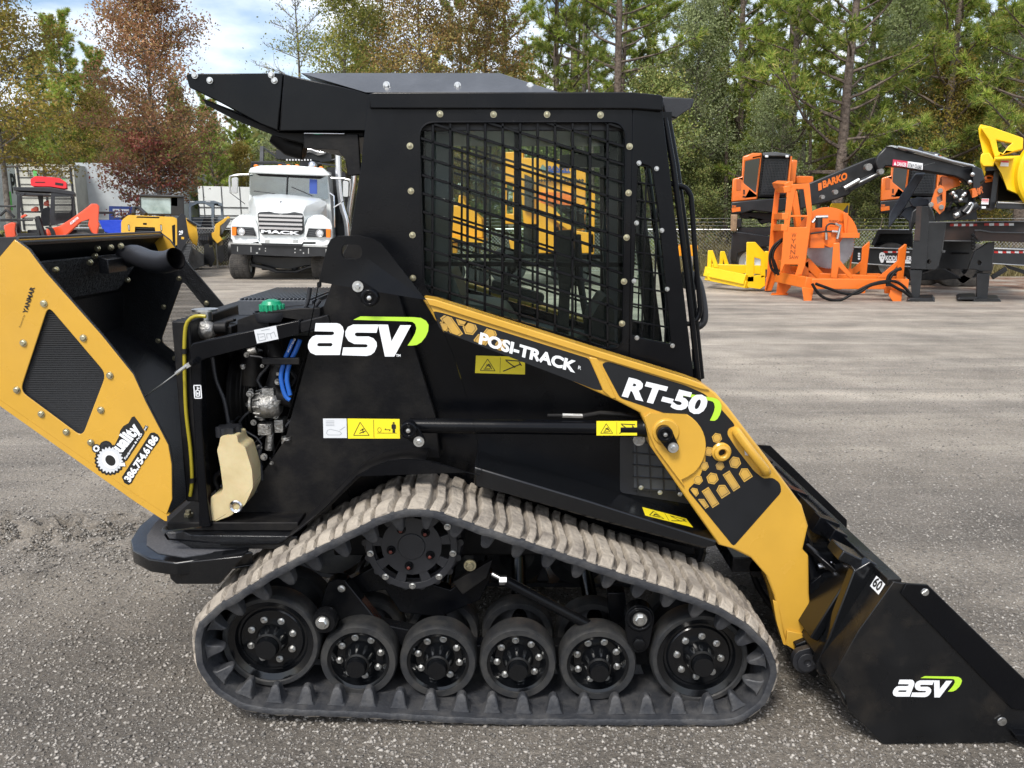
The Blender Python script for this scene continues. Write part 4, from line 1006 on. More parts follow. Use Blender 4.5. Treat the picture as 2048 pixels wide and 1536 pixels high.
for a, b in zip(sh, sh[1:]):
    d = Vector((b[0]-a[0], b[1]-a[1])).normalized(); n = Vector((-d.y, d.x))*.008
    mb.hexa([(a[0], BY+.012, a[1]), (b[0], BY+.012, b[1]), (b[0], BY2-.012, b[1]), (a[0], BY2-.012, a[1])], [(a[0]+n.x, BY+.012, a[1]+n.y), (b[0]+n.x, BY+.012, b[1]+n.y), (b[0]+n.x, BY2-.012, b[1]+n.y), (a[0]+n.x, BY2-.012, a[1]+n.y)])
a = sh[0]; mb.box(a[0]-.012, a[0]+.03, BY+.012, BY2-.012, a[1]-.02, a[1]+.004)
mb.build('bucket_shell', WORN, bk, bevel=.002)
mb = MB(); mb.pp([(1812,1168),(1857,1171),(2048,1357),(2090,1398),(2088,1426),(2024,1418),(1926,1316),(1802,1188)], BY-.007, .007); mb.pp([(2030,1470),(2100,1470),(2100,1490),(2060,1492),(2036,1484)], BY-.03, .08)
mb.build('bucket_edge_bar', BLK, bk, bevel=.002)
for a, b, r in ((1850,1184,.012), (2004,1443,.0145)):
    mb = MB(); mb.lathe([(0, -.003), (r*.9, -.003), (r, 0)], P(a, b, BY-.007 if b < 1300 else BY), seg=20); mb.bar(P(a-6, b+4, BY-.011), P(a+6, b-4, BY-.011), .003); mb.build('bucket_bolt', ZINC, bk)
asv_logo(lambda x, y: (1400+(872+(x-75)*.262+(530-y)*.05)/2.272, 860+(1212-(530-y)*.25)/2.272), BY-.0012, bk, tm=False)
sv = Vector((sh[1][0]-sh[0][0], 0, sh[1][1]-sh[0][1]))
def onsh(u, y):                                    # on the outer face of the back sheet
    n = Vector((-sv.z, 0, sv.x)).normalized(); n = n if n.x < 0 else -n
    return Vector((sh[0][0], y, sh[0][1]))+sv*u+n*.002
mb = MB(); q = [onsh(.04, 2.345), onsh(.17, 2.345), onsh(.17, 2.285), onsh(.04, 2.285)]
mb.add(q, [(0, 1, 2, 3)], 0); qq = [v+(q[0]-q[0]) for v in q]
mb.text('60', onsh(.15, 2.338)+Vector((-.001, 0, 0)), onsh(.15, 2.292)+Vector((-.001, 0, 0)), onsh(.06, 2.338)+Vector((-.001, 0, 0)), 1, .02, .001)
mb.build('width_sticker', [WHT, INK], bk, smooth=0)
# back of the bucket: stiffeners, serrated step, attach frame
sheetn = Vector((-sv.z, 0, sv.x)).normalized(); sheetn = sheetn if sheetn.x < 0 else -sheetn
mb = MB()
mb.hexa([onsh(-.02, 2.60), onsh(-.02, 3.44), onsh(.10, 3.44), onsh(.10, 2.60)], [v+sheetn*.05 for v in (onsh(-.02, 2.60), onsh(-.02, 3.44), onsh(.10, 3.44), onsh(.10, 2.60))])
for k in range(40):
    y = 2.70+.017*k; mb.bar(onsh(-.04, y), onsh(.02, y), .006, .02, up=sheetn)
for y in (2.68, 2.98, 3.42): mb.hexa([onsh(-.05, y), onsh(-.05, y+.06), onsh(.14, y+.06), onsh(.14, y)], [v+sheetn*.075 for v in (onsh(-.03, y), onsh(-.03, y+.06), onsh(.14, y+.06), onsh(.14, y))])
mb.build('step_tread', BLK, bk, bevel=.002)
mb = MB()
mb.hexa([onsh(.02, 2.40), onsh(.02, 2.50), onsh(.12, 2.50), onsh(.12, 2.40)], [v+sheetn*.10 for v in (onsh(.02, 2.40), onsh(.02, 2.50), onsh(.12, 2.50), onsh(.12, 2.40))])
mb.pp([(1742,1122),(1756,1130),(1672,1348),(1640,1352),(1632,1330),(1660,1270),(1708,1142)], 2.37, .04)
mb.hexa([P(1655,1076,2.60), P(1694,1066,2.72), P(1742,1122,2.40), P(1708,1140,2.37)], [v+Vector((0, 0, -.03)) for v in (P(1655,1076,2.60), P(1694,1066,2.72), P(1742,1122,2.40), P(1708,1140,2.37))])
mb.hexa([onsh(.1, 2.42), onsh(.1, 3.6), onsh(.9, 3.6), onsh(.9, 2.42)], [v+sheetn*.03 for v in (onsh(.1, 2.42), onsh(.1, 3.6), onsh(.9, 3.6), onsh(.9, 2.42))])
mb.build('attach_plate', BLKG, bk, bevel=.004)
mb = MB()
mb.pp([(1620,1168),(1640,1152),(1668,1140),(1680,1180),(1672,1290),(1612,1280)], 2.56, .03)
mb.pp([(1540,1000),(1612,1080),(1660,1160),(1640,1290),(1560,1270),(1540,1150)], 2.66, .03)
mb.pp([(1590,1290),(1640,1270),(1662,1262),(1650,1330),(1630,1358),(1600,1335)], 2.50, .05)
mb.bar(P(1610,1090,2.6), P(1680,1150,2.5), .02, .02); mb.cyl(P(1600,1060,2.62), P(1660,1300,2.55), .02)
qa = mb.build('quick_attach', BLK, LD, bevel=.004)
mb = MB(); a, b = P(1607,1314,2.49), P(1637,1295,2.49); d = atan2(b.z-a.z, b.x-a.x)
ring = lambda c, r, s: [(c.x+r*cos(d+s+pi*i/10), c.z+r*sin(d+s+pi*i/10)) for i in range(11)]
mb.prism(ring(a, .044, pi/2)+ring(b, .024, -pi/2), 2.465, 2.49); mb.lathe([(.030, -.028), (.032, -.038), (.012, -.038), (.010, -.03), (0, -.03)], a, seg=30)
lk = mb.build('pivot_link', DGRY, qa, bevel=.003)
mb = MB(); mb.bolt((b.x, 2.463, b.z), .014, .010, seg=14); mb.build('pivot_bolt', CHROME, lk)
mb = MB(); c = P(1655,1130,2.55); mb.cyl(c+Vector((-.03, 0, -.006)), c+Vector((.02, 0, .006)), .009); mb.cyl(c+Vector((-.012, 0, 0)), c+Vector((.006, 0, 0)), .016, seg=6); mb.tube([P(1658,1130,2.55), P(1680,1122,2.55)], .006)
mb.build('hydraulic_fitting', CHROME, qa)
mb = MB()
for pts in (((1500,1130),(1520,1180),(1560,1230),(1600,1260)), ((1480,1100),(1540,1110),(1600,1100),(1650,1130)), ((1530,1120),(1570,1190),(1610,1210)), ((1560,1010),(1600,1060),(1640,1120))):
    mb.tube(catmull([tuple(P(a, b, 2.72)) for a, b in pts], 12, False)[0], .011, 10)
mb.build('hydraulic_hose', BLKD, qa, smooth=60)
# ================================================================== the yard behind
TW = mat('white_truck_paint', (.74, .77, .76), .22, coat=.5, var=.06, scale=1.5)
TB = mat('frame_black', (.018, .019, .021), .38, var=.4, scale=4)
TG = mat('frame_grey', (.10, .105, .11), .5, var=.4, scale=3)
TYR = mat('tyre_rubber', (.085, .078, .07), .85, bump=.6, bscale=30, dist=.02, c2=(.04, .038, .036), scale=6)
ORG = mat('orange_paint', (.78, .17, .018), .38, var=.12, scale=2)
ORB = mat('orange_loader_paint', (.72, .16, .02), .3, coat=.3, var=.1, scale=2)
CRED = mat('orange_red_paint', (.74, .085, .03), .3, coat=.3, var=.15, scale=3)
YGR = mat('bright_yellow_paint', (.86, .56, .01), .35, var=.08, scale=2)
CATY = mat('loader_yellow_paint', (.72, .42, .05), .32, var=.12, scale=3)
BNY = mat('orange_yellow_paint', (.86, .36, .02), .32, var=.12, scale=2)
WGL = glass_mat('windscreen_glass', (.30, .36, .36), .10)
DGL = glass_mat('dark_glass', (.10, .12, .12), .06)
TEAL = mat('screen_interior', (.20, .27, .26), .6, var=.5, scale=2)
SAWM = mat('saw_steel', (.42, .43, .45), .42, .8, c2=(.30, .31, .33), scale=3)
AMB = mat('amber_lens', (.85, .20, .01), .25)
RUSTB = mat('brown_black_frame', (.05, .03, .024), .6, c2=(.018, .017, .018), scale=2)
WOODM = mat('weathered_wood', (.30, .20, .12), .85, var=.5, scale=12)
MREDW = mat('reflector_red', (.45, .02, .015), .4)
GBOX = mat('trailer_panel', (.60, .64, .66), .4, c2=(.46, .50, .53), scale=1.2)
GBOX2 = mat('trailer_rear', (.50, .50, .44), .55, c2=(.40, .40, .35), scale=2)
GRN = mat('logo_green', (.10, .42, .10), .5)
BLU = mat('tarp_blue', (.01, .06, .62), .5, bump=.4, bscale=8, dist=.05)
BNR = mat('banner_blue', (.03, .07, .30), .6)
REDP = mat('red_plastic', (.70, .02, .03), .4)
LENS = mat('lamp_lens', (.75, .77, .78), .08, .3)
def sect(px, Y): return [P(a, b, Y) for a, b in px]
def wheel_side(mb, c, r, w, axis='y', m=0, rim=1, ns=32, lugs=0):
    mb.lathe([(r*.58, -w/2), (r*.92, -w/2), (r, -w/2+.03), (r, w/2-.03), (r*.92, w/2), (r*.58, w/2)], c, axis, ns, m)
    mb.lathe([(0, -w*.20), (r*.22, -w*.20), (r*.25, -w*.05), (r*.52, -w*.10), (r*.58, -w*.46), (r*.58, w*.4), (0, w*.3)], c, axis, ns, rim)
    return mb
# ---------------------------------------------------------------- white conventional truck
TY = 21.3
TK = thing('truck', 'white conventional truck with chrome grille bars parked facing the camera left of the loader cab', 'truck', (X(561, 550, TY), TY, 0))
mb = MB()
o = lambda l, Y: [P(a, b, Y) for a, b in l]
s0 = [(518,506),(513,480),(513,432),(516,424),(538,421),(561,426),(588,422),(606,425),(609,434),(608,480),(604,506),(561,508)]
s1 = [(508,505),(503,470),(504,425),(511,408),(536,402),(561,402),(590,404),(612,412),(619,432),(619,470),(616,505),(561,507)]
s2 = [(497,500),(495,460),(497,405),(507,392),(536,388),(561,388),(595,392),(640,400),(652,410),(654,460),(654,500),(561,502)]
s3 = [(500,498),(499,460),(500,400),(509,392),(536,389),(561,389),(595,391),(640,397),(654,405),(656,460),(656,498),(561,500)]
mb.loft([o(s0, 21.35), o(s1, 21.9), o(s2, 23.0), o(s3, 23.4)])
for s, c in ((1, 490), (-1, 636)):
    fL = [(c+s*-28,478),(c+s*-28,452),(c+s*-24,440),(c+s*-10,431),(c+s*8,431),(c+s*20,437),(c+s*26,452),(c+s*28,478),(c+s*22,482),(c+s*-20,482)]
    fB = [(c+s*-26,470),(c+s*-26,450),(c+s*-22,440),(c+s*-10,429),(c+s*8,427),(c+s*20,430),(c+s*26,440),(c+s*28,470),(c+s*22,474),(c+s*-20,474)]
    L3 = [o(fL, 21.30), o(fL, 21.6), o(fB, 22.6)]
    if s < 0: L3 = [q[::-1] for q in L3]
    mb.loft(L3)
mb.pp([(464,476),(515,478),(520,487),(603,487),(608,480),(661,480),(660,489),(640,492),(480,490),(466,488)], 21.28, .3)
mb.build('hood', TW, TK, bevel=.03, seg=3, smooth=50)
mb = MB()
c0 = [(497,500),(497,400),(500,352),(508,336),(530,331),(590,331),(640,336),(655,346),(661,400),(668,500)]
c1 = [(512,498),(512,400),(512,352),(517,338),(535,333),(595,333),(645,338),(664,346),(668,400),(672,498)]
mb.loft([o(c0, 23.55), o(c1, 25.2)])
cabt = mb.build('cab', TW, TK, bevel=.03, seg=3, smooth=50)
mb = MB(); mb.pp(rnd([(500,346),(654,352),(656,399),(640,396),(595,391),(536,388),(500,390)], 4), 23.50, .04, m=0)
ws = mb.build('windscreen', TEAL, cabt)
mb = MB(); mb.pp(rnd([(499,344),(655,350),(657,400),(640,397),(595,392),(536,389),(499,391)], 4), 23.47, .01); mb.build('windscreen_pane', glass_mat('clear_glass', (.85, .9, .9), .12), ws)
mb = MB(); mb.bar(P(575,349,23.44), P(573,390,23.44), .03, .02); mb.bar(P(508,382,23.44), P(548,387,23.44), .02, .02); mb.bar(P(583,374,23.44), P(625,392,23.44), .02, .02); mb.flat([(619,358),(634,359),(634,388),(619,387)], 23.46, 1)
mb.flat([(510,347),(650,353),(640,358),(520,352)], 23.455, 2)
mb.build('wiper', [TB, BNR, BLKD], ws)
mb = MB(); mb.pp([(496,346),(500,336),(520,331),(590,331),(645,336),(660,350),(655,352),(500,346)], 23.3, .25); mb.build('sun_visor', TW, cabt, bevel=.03)
for a in (560, 577, 594, 512, 642):
    mb = MB(); mb.ball(P(a, 332 if a != 642 else 336, 23.6), .07, 8, 0, (1, 1, .7)); mb.build('marker_lamp', AMB, cabt)
mb = MB(); g = rnd([(515,428),(519,424),(538,423),(561,429),(588,424),(604,427),(607,434),(607,465),(602,470),(524,469),(519,462)], 2); mb.pp(g, 21.30, .05, m=0)
for k, y in enumerate((430.5, 438.5, 447, 455.5)): mb.bar(P(518, y, 21.26), P(605, y+2.5, 21.26), .06, .055, 1)
for k in range(8): mb.bar(P(520, 426+k*4.4, 21.29), P(603, 428+k*4.4, 21.29), .02, .02, 2)
mb.ptext('MACK', (522, 466), (600, 470), (522, 459), 21.25, 3, .05)
mb.build('grille', [TB, CHROME, TG, WHT], TK)
for s, xa, xh, xo in ((1, 464, 483.5, 468), (-1, 661, 640, 656.5)):
    mb = MB(); mb.pp([(464,453),(506,455),(512,472),(465,470)] if s > 0 else [(661,458),(617,457),(612,474),(660,474)], 21.24, .05)
    for k in range(4): mb.bar(P(490 if s > 0 else 618, 457+k*4.2, 21.23), P(508 if s > 0 else 632, 458+k*4.2, 21.23), .02, .02, 1)
    hb = mb.build('headlight_panel', [TB, TG], TK)
    mb = MB(); mb.lathe([(.085, -.05), (.10, -.05), (.10, 0)], P(xh, 463+(s < 0)*3.5, 21.23), seg=20, m=1); mb.lathe([(0, -.045), (.06, -.04), (.088, -.02)], P(xh, 463+(s < 0)*3.5, 21.23), seg=20, m=0); mb.build('headlight', [LENS, CHROME], hb)
    mb = MB(); mb.pp(rnd([(xo-4.5,454+(s < 0)*4),(xo+4.5,454.5+(s < 0)*4),(xo+4,471+(s < 0)*4),(xo-4,471+(s < 0)*4)], 1.5), 21.19, .06); mb.build('indicator_lamp', AMB, hb)
mb = MB(); mb.pp([(461,487),(665,494),(664,515),(640,512),(604,514),(560,512),(463,508)], 21.0, .25, m=0); mb.pp([(461,485.5),(665,492),(665,495),(461,488)], 20.98, .3, m=1)
for a, b, w, h in ((475,498,1.6,10),(502,499,1.6,11),(617,502,1.6,11),(652,503,1.4,10),(590,498,2.4,2.4),(590,505,2.4,2.4),(531,497,2,2),(531,502,2,2),(519,498,2.5,4),(601,500,3,2),(607,506,2.5,3),(514,506,4,3)):
    mb.flat([(a-w/2,b-h/2),(a+w/2,b-h/2),(a+w/2,b+h/2),(a-w/2,b+h/2)], 20.995, 1)
mb.pp([(522,486),(606,488),(604,493),(524,491)], 20.95, .05, m=0)
for a in (533.5, 590): mb.pp(rnd([(a-4.5,480),(a+4.5,480.5),(a+4.5,486),(a-4.5,486)], 1.5), 20.95, .1, m=1)
mb.build('front_bumper', [TB, ZINC], TK, bevel=.01)
for a in (481, 644):
    mb = MB(); c = P(a, 532, 21.75); r = c.z-.005
    wheel_side(mb, (c.x, 21.9, r), r, .50, 'x')
    for k in range(44):
        t = 2*pi*k/44
        for xx in (-.17, -.06, .06, .17): mb.bar((c.x+xx-.045, 21.9+(r+.004)*cos(t), r+(r+.004)*sin(t)), (c.x+xx+.045, 21.9+(r+.004)*cos(t+.05), r+(r+.004)*sin(t+.05)), .03, .014)
    mb.build('front_tyre', [TYR, TW], TK, smooth=50)
mb = MB(); mb.pp([(505,510),(560,514),(640,514),(645,530),(610,532),(585,538),(548,536),(520,528),(502,525)], 21.9, .3); mb.pp([(500,526),(540,534),(556,541),(590,541),(620,530),(650,528),(650,534),(622,536),(592,546),(552,546),(536,540),(500,532)], 21.7, .2); mb.box(X(500,520,22), X(660,520,22), 22.2, 27.5, .55, 1.0)
for k in (0, 1): mb.cyl(P(530+k*60, 522, 22), P(530+k*60, 540, 22), .09)
mb.build('front_axle', TB, TK, bevel=.02)
mb = MB()
mb.box(X(505, 480, 25), X(690, 480, 25), 25.4, 28.4, 1.0, 1.4, 0)
for a in (481, 655):
    wheel_side(mb, (P(a, 530, 26.5).x, 26.6, .52), .52, .5, 'x', 0, 0)
mb.pp([(665,340),(690,345),(705,430),(700,520),(668,500)], 25.6, 1.2)
mb.pp([(520,292),(527,292),(526,332),(519,332)], 26.0, .1, m=1)
mb.bar(P(527,296,26), P(560,318,26), .05, .05, 0); mb.bar(P(505,328,25.3), P(570,325,25.3), .05, .05, 0); mb.tube([P(503,334,25), P(504,325,25), P(550,324,25), P(580,332,25)], .035, 8)
mb.pp([(552,300),(662,304),(664,322),(640,324),(606,320),(552,318)], 26.0, 1.0); mb.pp([(600,318),(640,322),(630,340),(600,338)], 26, .5)
for k in range(9): mb.ball(P(574+k*6, 320, 25.95), .04, 6, 2)
for k in range(7): mb.tube(catmull([tuple(P(a, b, 25.8)) for a, b in ((598, 312+k*.8), (612+k, 292+k*2), (635, 296+k*2.4), (655-k, 302+k))], 10, False)[0], .035, 8, m=2 if k == 3 else 0)
mb.tube([P(662,305,26), P(672,302,26), P(674,318,26), P(660,322,26)], .04, 8)
mb.bar(P(636,326,25.5), P(676,332,25.5), .05, .05); mb.bar(P(676,332,25.5), P(680,470,25.5), .06, .06); mb.box(X(655,340,26), X(676,340,26), 25.9, 26.4, Z(352,26), Z(335,26))
mb.build('loader_frame', [TB, TG, CHROME], TK)
mb = MB(); Ys = 24.6
mb.tube(catmull([tuple(P(a, b, Ys)) for a, b in ((676,305),(678,360),(684,410),(693,440),(696,475),(694,520))], 20, False)[0], .095, 16)
mb.tube(catmull([tuple(P(a, b, Ys+.4)) for a, b in ((706,310),(708,360),(702,400),(697,440),(697,520))], 20, False)[0], .09, 16)
mb.build('exhaust_stack', CHROME, TK, smooth=60)
for s in (1, -1):
    f = (lambda x: x) if s > 0 else (lambda x: 1160-x)
    dy = 0 if s > 0 else 7
    mb = MB(); Ym = 23.3; mb.tube([P(f(498), 349+dy, Ym), P(f(472), 350+dy, Ym), P(f(460), 353+dy, Ym), P(f(459), 362+dy, Ym), P(f(461), 386+dy, Ym)], .03, 8, 0)
    mb.pp(rnd([(f(463),356+dy),(f(474),354+dy),(f(474),386+dy),(f(464),387+dy)], 3), Ym-.1, .1, m=0); mb.tube([P(f(461),386+dy,Ym), P(f(490),408+dy,Ym)], .012, 6, 1)
    mb.build('side_mirror', [ZINC, TB], TK, bevel=.01)
mb = MB(); mb.tube([P(660,386,23.5), P(668,392,23.5), P(669,455,23.5)], .025, 8); mb.ball(P(625,332,23.7), .13, 12); mb.bar(P(667,415,23.3), P(683,405,23.3), .03); mb.ball(P(561,405,21.85), .05, 10, 0, (.6, 1, 1.6))
mb.build('grab_rail', CHROME, TK)
# ---------------------------------------------------------------- box trailers behind the left machines
def van(name, label, corners, ytop, zb, matf, extra=None, cat='trailer'):
    "corners: plan px (x, Y) front-left, front-right, right-back; top pixel rows at each"
    pass
def boxq(mb, a, b, dep, z0=1.1, m=0):
    "a,b: (px, py_top, Y) top corners of the visible face; extruded away by dep"
    A, B = P(*a), P(*b); d = Vector(dep)
    mb.hexa([Vector((A.x, A.y, z0)), Vector((B.x, B.y, z0)), B, A], [Vector((A.x, A.y, z0))+d, Vector((B.x, B.y, z0))+d, B+d, A+d], m)
def ontr(a, b, u, v, z0=1.1, off=.02):
    A, B = P(*a), P(*b); q = A.lerp(B, u); zt = A.z+(B.z-A.z)*u; n = Vector((B.y-A.y, -(B.x-A.x), 0)).normalized(); n = n if n.y < 0 else -n
    return Vector((q.x, q.y, z0+(zt-z0)*v))+n*off
def running(mb, a, b, m=1):
    A, B = P(*a), P(*b); d = (B-A); d.z = 0
    for u in (.2, .35): wheel_side(mb, (A.x+d.x*u, A.y+d.y*u+.5, .5), .5, .3, 'x', m, m)
ta, tb = (-90, 322, 31), (30, 327, 33)
t = thing('box_trailer', 'pale box trailer with green squares and letters Pl at the left edge', 'trailer', (P(-30, 400, 31).x, 31, 0), 'box trailers behind the machines')
mb = MB(); boxq(mb, ta, tb, (0, 2.4, 0)); mb.build('trailer_body', GBOX, t)
mb = MB(); running(mb, ta, tb, 0); mb.build('trailer_wheels', TYR, t)
mb = MB(); q = lambda u, v: ontr(ta, tb, u, v)
mb.add([q(.80, .30), q(.86, .30), q(.86, .58), q(.80, .58)], [(0, 1, 2, 3)], 0); mb.add([q(.77, .68), q(.83, .66), q(.80, .98)], [(0, 1, 2)], 0)
mb.text('Pl', q(.88, .55), q(.98, .55), q(.88, .85), 1, .03); mb.build('trailer_graphics', [GRN, DGRY], t)
ta2, tb2 = (28, 327, 30), (146, 329, 30)
t = thing('box_trailer', 'greenish grey box trailer doors lettered WINDOW above the red machine', 'trailer', (P(90, 400, 30).x, 30, 0), 'box trailers behind the machines')
mb = MB(); boxq(mb, ta2, tb2, (-1.2, 9, 0)); body = mb.build('trailer_body', GBOX2, t)
mb = MB(); q = lambda u, v: ontr(ta2, tb2, u, v)
for k in range(9): mb.bar(q(.03, .1+.1*k), q(.97, .1+.1*k), .02, .02)
for u in (.05, .5, .95): mb.bar(q(u, .02), q(u, .98), .05, .05)
mb.build('door_frame', DGRY, t)
mb = MB(); mb.text('#   WINDOW', q(.23, .81), q(.84, .81), q(.23, .89), 0, .03, .06); mb.add([q(.34, .80)-Vector((0, .08, 0)), q(.39, .80)-Vector((0, .08, 0)), q(.40, .90)-Vector((0, .08, 0)), q(.33, .90)-Vector((0, .08, 0))], [(0, 1, 2, 3)], 1); mb.text('NATION', q(.56, .72), q(.86, .72), q(.56, .79), 1, .03, .06)
mb.build('trailer_lettering', [INK, GRN], t)
mb = MB(); running(mb, ta2, tb2, 0); mb.build('trailer_wheels', TYR, t)
ta3, tb3 = (148, 325, 31), (206, 336, 38)
t = thing('box_trailer', 'silver trailer side with faint green lettering between the lettered doors and the red leaved tree', 'trailer', (P(180, 400, 31).x, 33, 0), 'box trailers behind the machines')
mb = MB(); boxq(mb, ta3, tb3, (2.4, 1.0, 0)); mb.build('trailer_body', GBOX, t)
mb = MB(); q = lambda u, v: ontr(ta3, tb3, u, v)
mb.text('A', q(.80, .45), q(.97, .45), q(.80, .8), 0, .02); mb.add([q(.45, .5), q(.55, .5), q(.5, .8)], [(0, 1, 2)], 0)
mb.bar(q(.05, .95), q(.9, .2), .08, .08, 1); mb.bar(q(.3, .70), q(.97, .15), .06, .06, 1)
mb.build('trailer_graphics', [GRN, ZINC], t)
ta4, tb4 = (212, 328, 33), (388, 378, 48)
t = thing('box_trailer', 'long silver box trailer receding behind the red leaved tree', 'trailer', (P(300, 400, 36).x, 38, 0), 'box trailers behind the machines')
mb = MB(); boxq(mb, ta4, tb4, (2.5, 1.0, 0)); mb.build('trailer_body', GBOX, t)
mb = MB(); q = lambda u, v: ontr(ta4, tb4, u, v)
mb.bar(q(.005, 0), q(.005, 1), .10, .10, 1); mb.bar(q(.02, .72), q(.30, .38), .10, .06, 1); mb.bar(q(.02, .66), q(.30, .32), .06, .06, 1); mb.add([q(.1, .35), q(.2, .28), q(.3, .22), q(.2, .48)], [(0, 1, 2, 3)], 0)
for k in range(14): mb.bar(q(.03+.07*k, 0), q(.03+.07*k, 1), .03, .02, 1)
mb.build('trailer_graphics', [GRN, ZINC], t)
ta5, tb5 = (395, 372, 34), (500, 374, 34)
t = thing('box_trailer', 'plain white box trailer seen between the small yellow loader and the white truck', 'trailer', (P(450, 400, 34).x, 34, 0), 'box trailers behind the machines')
mb = MB(); boxq(mb, ta5, tb5, (0, 2.4, 0)); mb.build('trailer_body', TW, t)
mb = MB(); q = lambda u, v: ontr(ta5, tb5, u, v)
for v in (.25, .33, .52): mb.bar(q(0, v), q(1, v), .03, .03)
for u in (.1, .45, .8): mb.bar(q(u, 0), q(u, 1), .03, .02)
mb.build('trailer_trim', TG, t)
# blue covered bin and banner on the fence
mb = MB(); mb.pp([(196,440),(290,440),(286,452),(276,466),(262,470),(220,470),(205,462)], 25, 2.2, m=0); mb.pp([(200,468),(285,468),(280,520),(202,520)], 25.1, 2.0, m=1)
tag(mb.build('skip_bin', [BLU, TW], bevel=.05), 'blue tarpaulin bulging over a white bin beside the raised red loader arm', 'bin')
mb = MB(); mb.pp([(218,412),(265,413),(265,441),(218,441)], 27, .02, m=0)
for k, (s_, a, b) in enumerate((('YARD BANNER', 222, 258),)):
    pass
for k in range(3):
    mb.bar(P(226+k*2, 420+k*6, 26.98), P(258-k*2, 420.5+k*6, 26.98), .03, .07, 1)
tag(mb.build('banner', [BNR, WHT]), 'dark blue banner with white lines of text hung on the fence behind the blue bin', 'banner')
# ---------------------------------------------------------------- red and grey compact loader, left
Yk = 17.5; MB.K = -.5
K = thing('compact_loader', 'orange red compact loader with grey cab and red roof cover at far left', 'loader', (P(90, 500, Yk).x, Yk, 0))
e = lambda x, y: (x/8.533, 320+y/8.533)
def E(l): return [e(*p) for p in l]
mb = MB()
mb.pp(E([(225,460),(850,465),(1270,540),(1275,600),(850,545),(230,520)]), Yk, 1.5); mb.pp(E([(260,540),(400,550),(850,580),(860,610),(400,600),(270,590)]), Yk+.02, 1.4)
for l in ([(285,590),(340,590),(350,1250),(290,1250)], ): mb.pp(E(l), Yk, .1)
mb.pp(E([(380,580),(420,560),(420,590),(350,640),(345,610)]), Yk, .08); mb.pp(E([(340,870),(720,880),(720,900),(340,900)]), Yk+.9, .1)
mb.pp(E([(640,600),(735,620),(735,890),(690,890)]), Yk+.6, .1)
mb.pp(E([(870,560),(920,540),(1180,545),(1250,600),(1265,1000),(1200,1050),(880,1120),(850,1050)]), Yk+.02, .12, [[e(*p) for p in ((935,620),(1200,625),(1215,660),(1215,850),(1190,900),(935,900))]])
mb.box(P(40,430,Yk).x, P(140,430,Yk).x, Yk+.2, Yk+1.4, .5, Z(460, Yk)); 
kc = mb.build('cab_frame', DGRY, K, bevel=.015)
mb = MB()
for k in range(16): mb.bar(P(*e(935+18*k, 620), Yk-.01), P(*e(935+18*k, 1020), Yk-.01), .008, .008)
for k in range(14): mb.bar(P(*e(930, 625+26*k), Yk-.01), P(*e(1215, 625+26*k), Yk-.01), .008, .008)
mb.build('cab_grille', TB, kc)
mb = MB(); mb.pp(E(rnd([(700,900),(740,820),(850,800),(850,1120),(720,1130),(690,1050)], 30)), Yk+.5, .5); mb.build('operator_seat', DGRY, kc, bevel=.03)
mb = MB(); r0 = E([(520,330),(600,275),(860,290),(1020,310),(1130,380),(1140,480),(1080,490),(860,455),(560,450),(525,430)])
mb.pp(r0, Yk+.1, .8, m=0); mb.pp(E([(590,370),(760,370),(770,385),(600,385)]), Yk+.09, .01, m=1); mb.pp(E([(940,380),(1080,400),(1070,440),(940,420)]), Yk+.09, .01, m=1)
tag(mb.build('roof_pod', [REDP, INK], K, bevel=.05), None)
mb = MB()
mb.pp(E([(780,1180),(1010,1130),(1200,1010),(1400,870),(1560,745),(1660,745),(1695,790),(1680,1050),(1700,1090),(1665,1290),(1560,1240),(1500,1110),(1520,1010),(1400,1050),(1200,1240),(1050,1360),(960,1440),(830,1440)]), Yk-.25, .22)
ka = mb.build('lift_arm', CRED, K, bevel=.025)
mb = MB(); mb.ptext('KUBOTA', e(1205, 1110), e(1345, 1000), e(1195, 1065), Yk-.25, 0, .04, .01); mb.build('arm_lettering', WHT, ka)
for l, y, t_ in (([(60,1120),(200,1060),(270,1080),(260,1200),(280,1290),(200,1330),(100,1330)], -.1, .5), ([(520,840),(600,790),(650,800),(660,870),(540,890)], 1.2, .2), ([(740,720),(830,680),(835,790),(750,780)], 1.2, .2), ([(350,960),(430,920),(470,950),(360,1000)], 1.2, .2)):
    mb = MB(); mb.pp(E(l), Yk+y, t_); mb.build('far_arm', CRED, K, bevel=.02)
mb = MB(); mb.pp(E([(0,1000),(560,1010),(560,1040),(0,1050)]), Yk-.6, .1); mb.bar(P(*e(640,960),Yk-.5), P(*e(780,1380),Yk-.5), .07, .07); mb.bar(P(*e(620,1000),Yk-.5), P(*e(690,1380),Yk-.5), .05, .05)
mb.bar(P(*e(0,950),Yk-.7), P(*e(110,850),Yk-.7), .04); mb.bar(P(*e(110,850),Yk-.7), P(*e(250,980),Yk-.7), .04); mb.bar(P(*e(-100,790),Yk-.7), P(*e(270,790),Yk-.7), .03, .04)
for k in range(3): mb.tube(catmull([tuple(P(*e(a+k*25, b), Yk-.4)) for a, b in ((780,1150),(850,1180),(890,1300),(850,1420))], 12, False)[0], .018, 8)
mb.pp(E([(-80,1330),(600,1300),(600,1700),(-80,1700)]), Yk-.9, .5); mb.pp(E([(300,1250),(700,1250),(700,1340),(300,1320)]), Yk-.5, .4)
mb.bar(P(*e(1690,900),Yk+.3), P(*e(1920,900),Yk+.3), .03, .05); mb.bar(P(*e(1930,880),Yk+.3), P(*e(1945,960),Yk+.3), .03, .05)
mb.build('front_attachment', TB, K, bevel=.01)
mb = MB()
tw_ = E([(1020,1400),(1150,1290),(1400,1220),(1640,1290),(1740,1400),(1780,1700),(1700,2200),(1000,2200),(900,1800)])
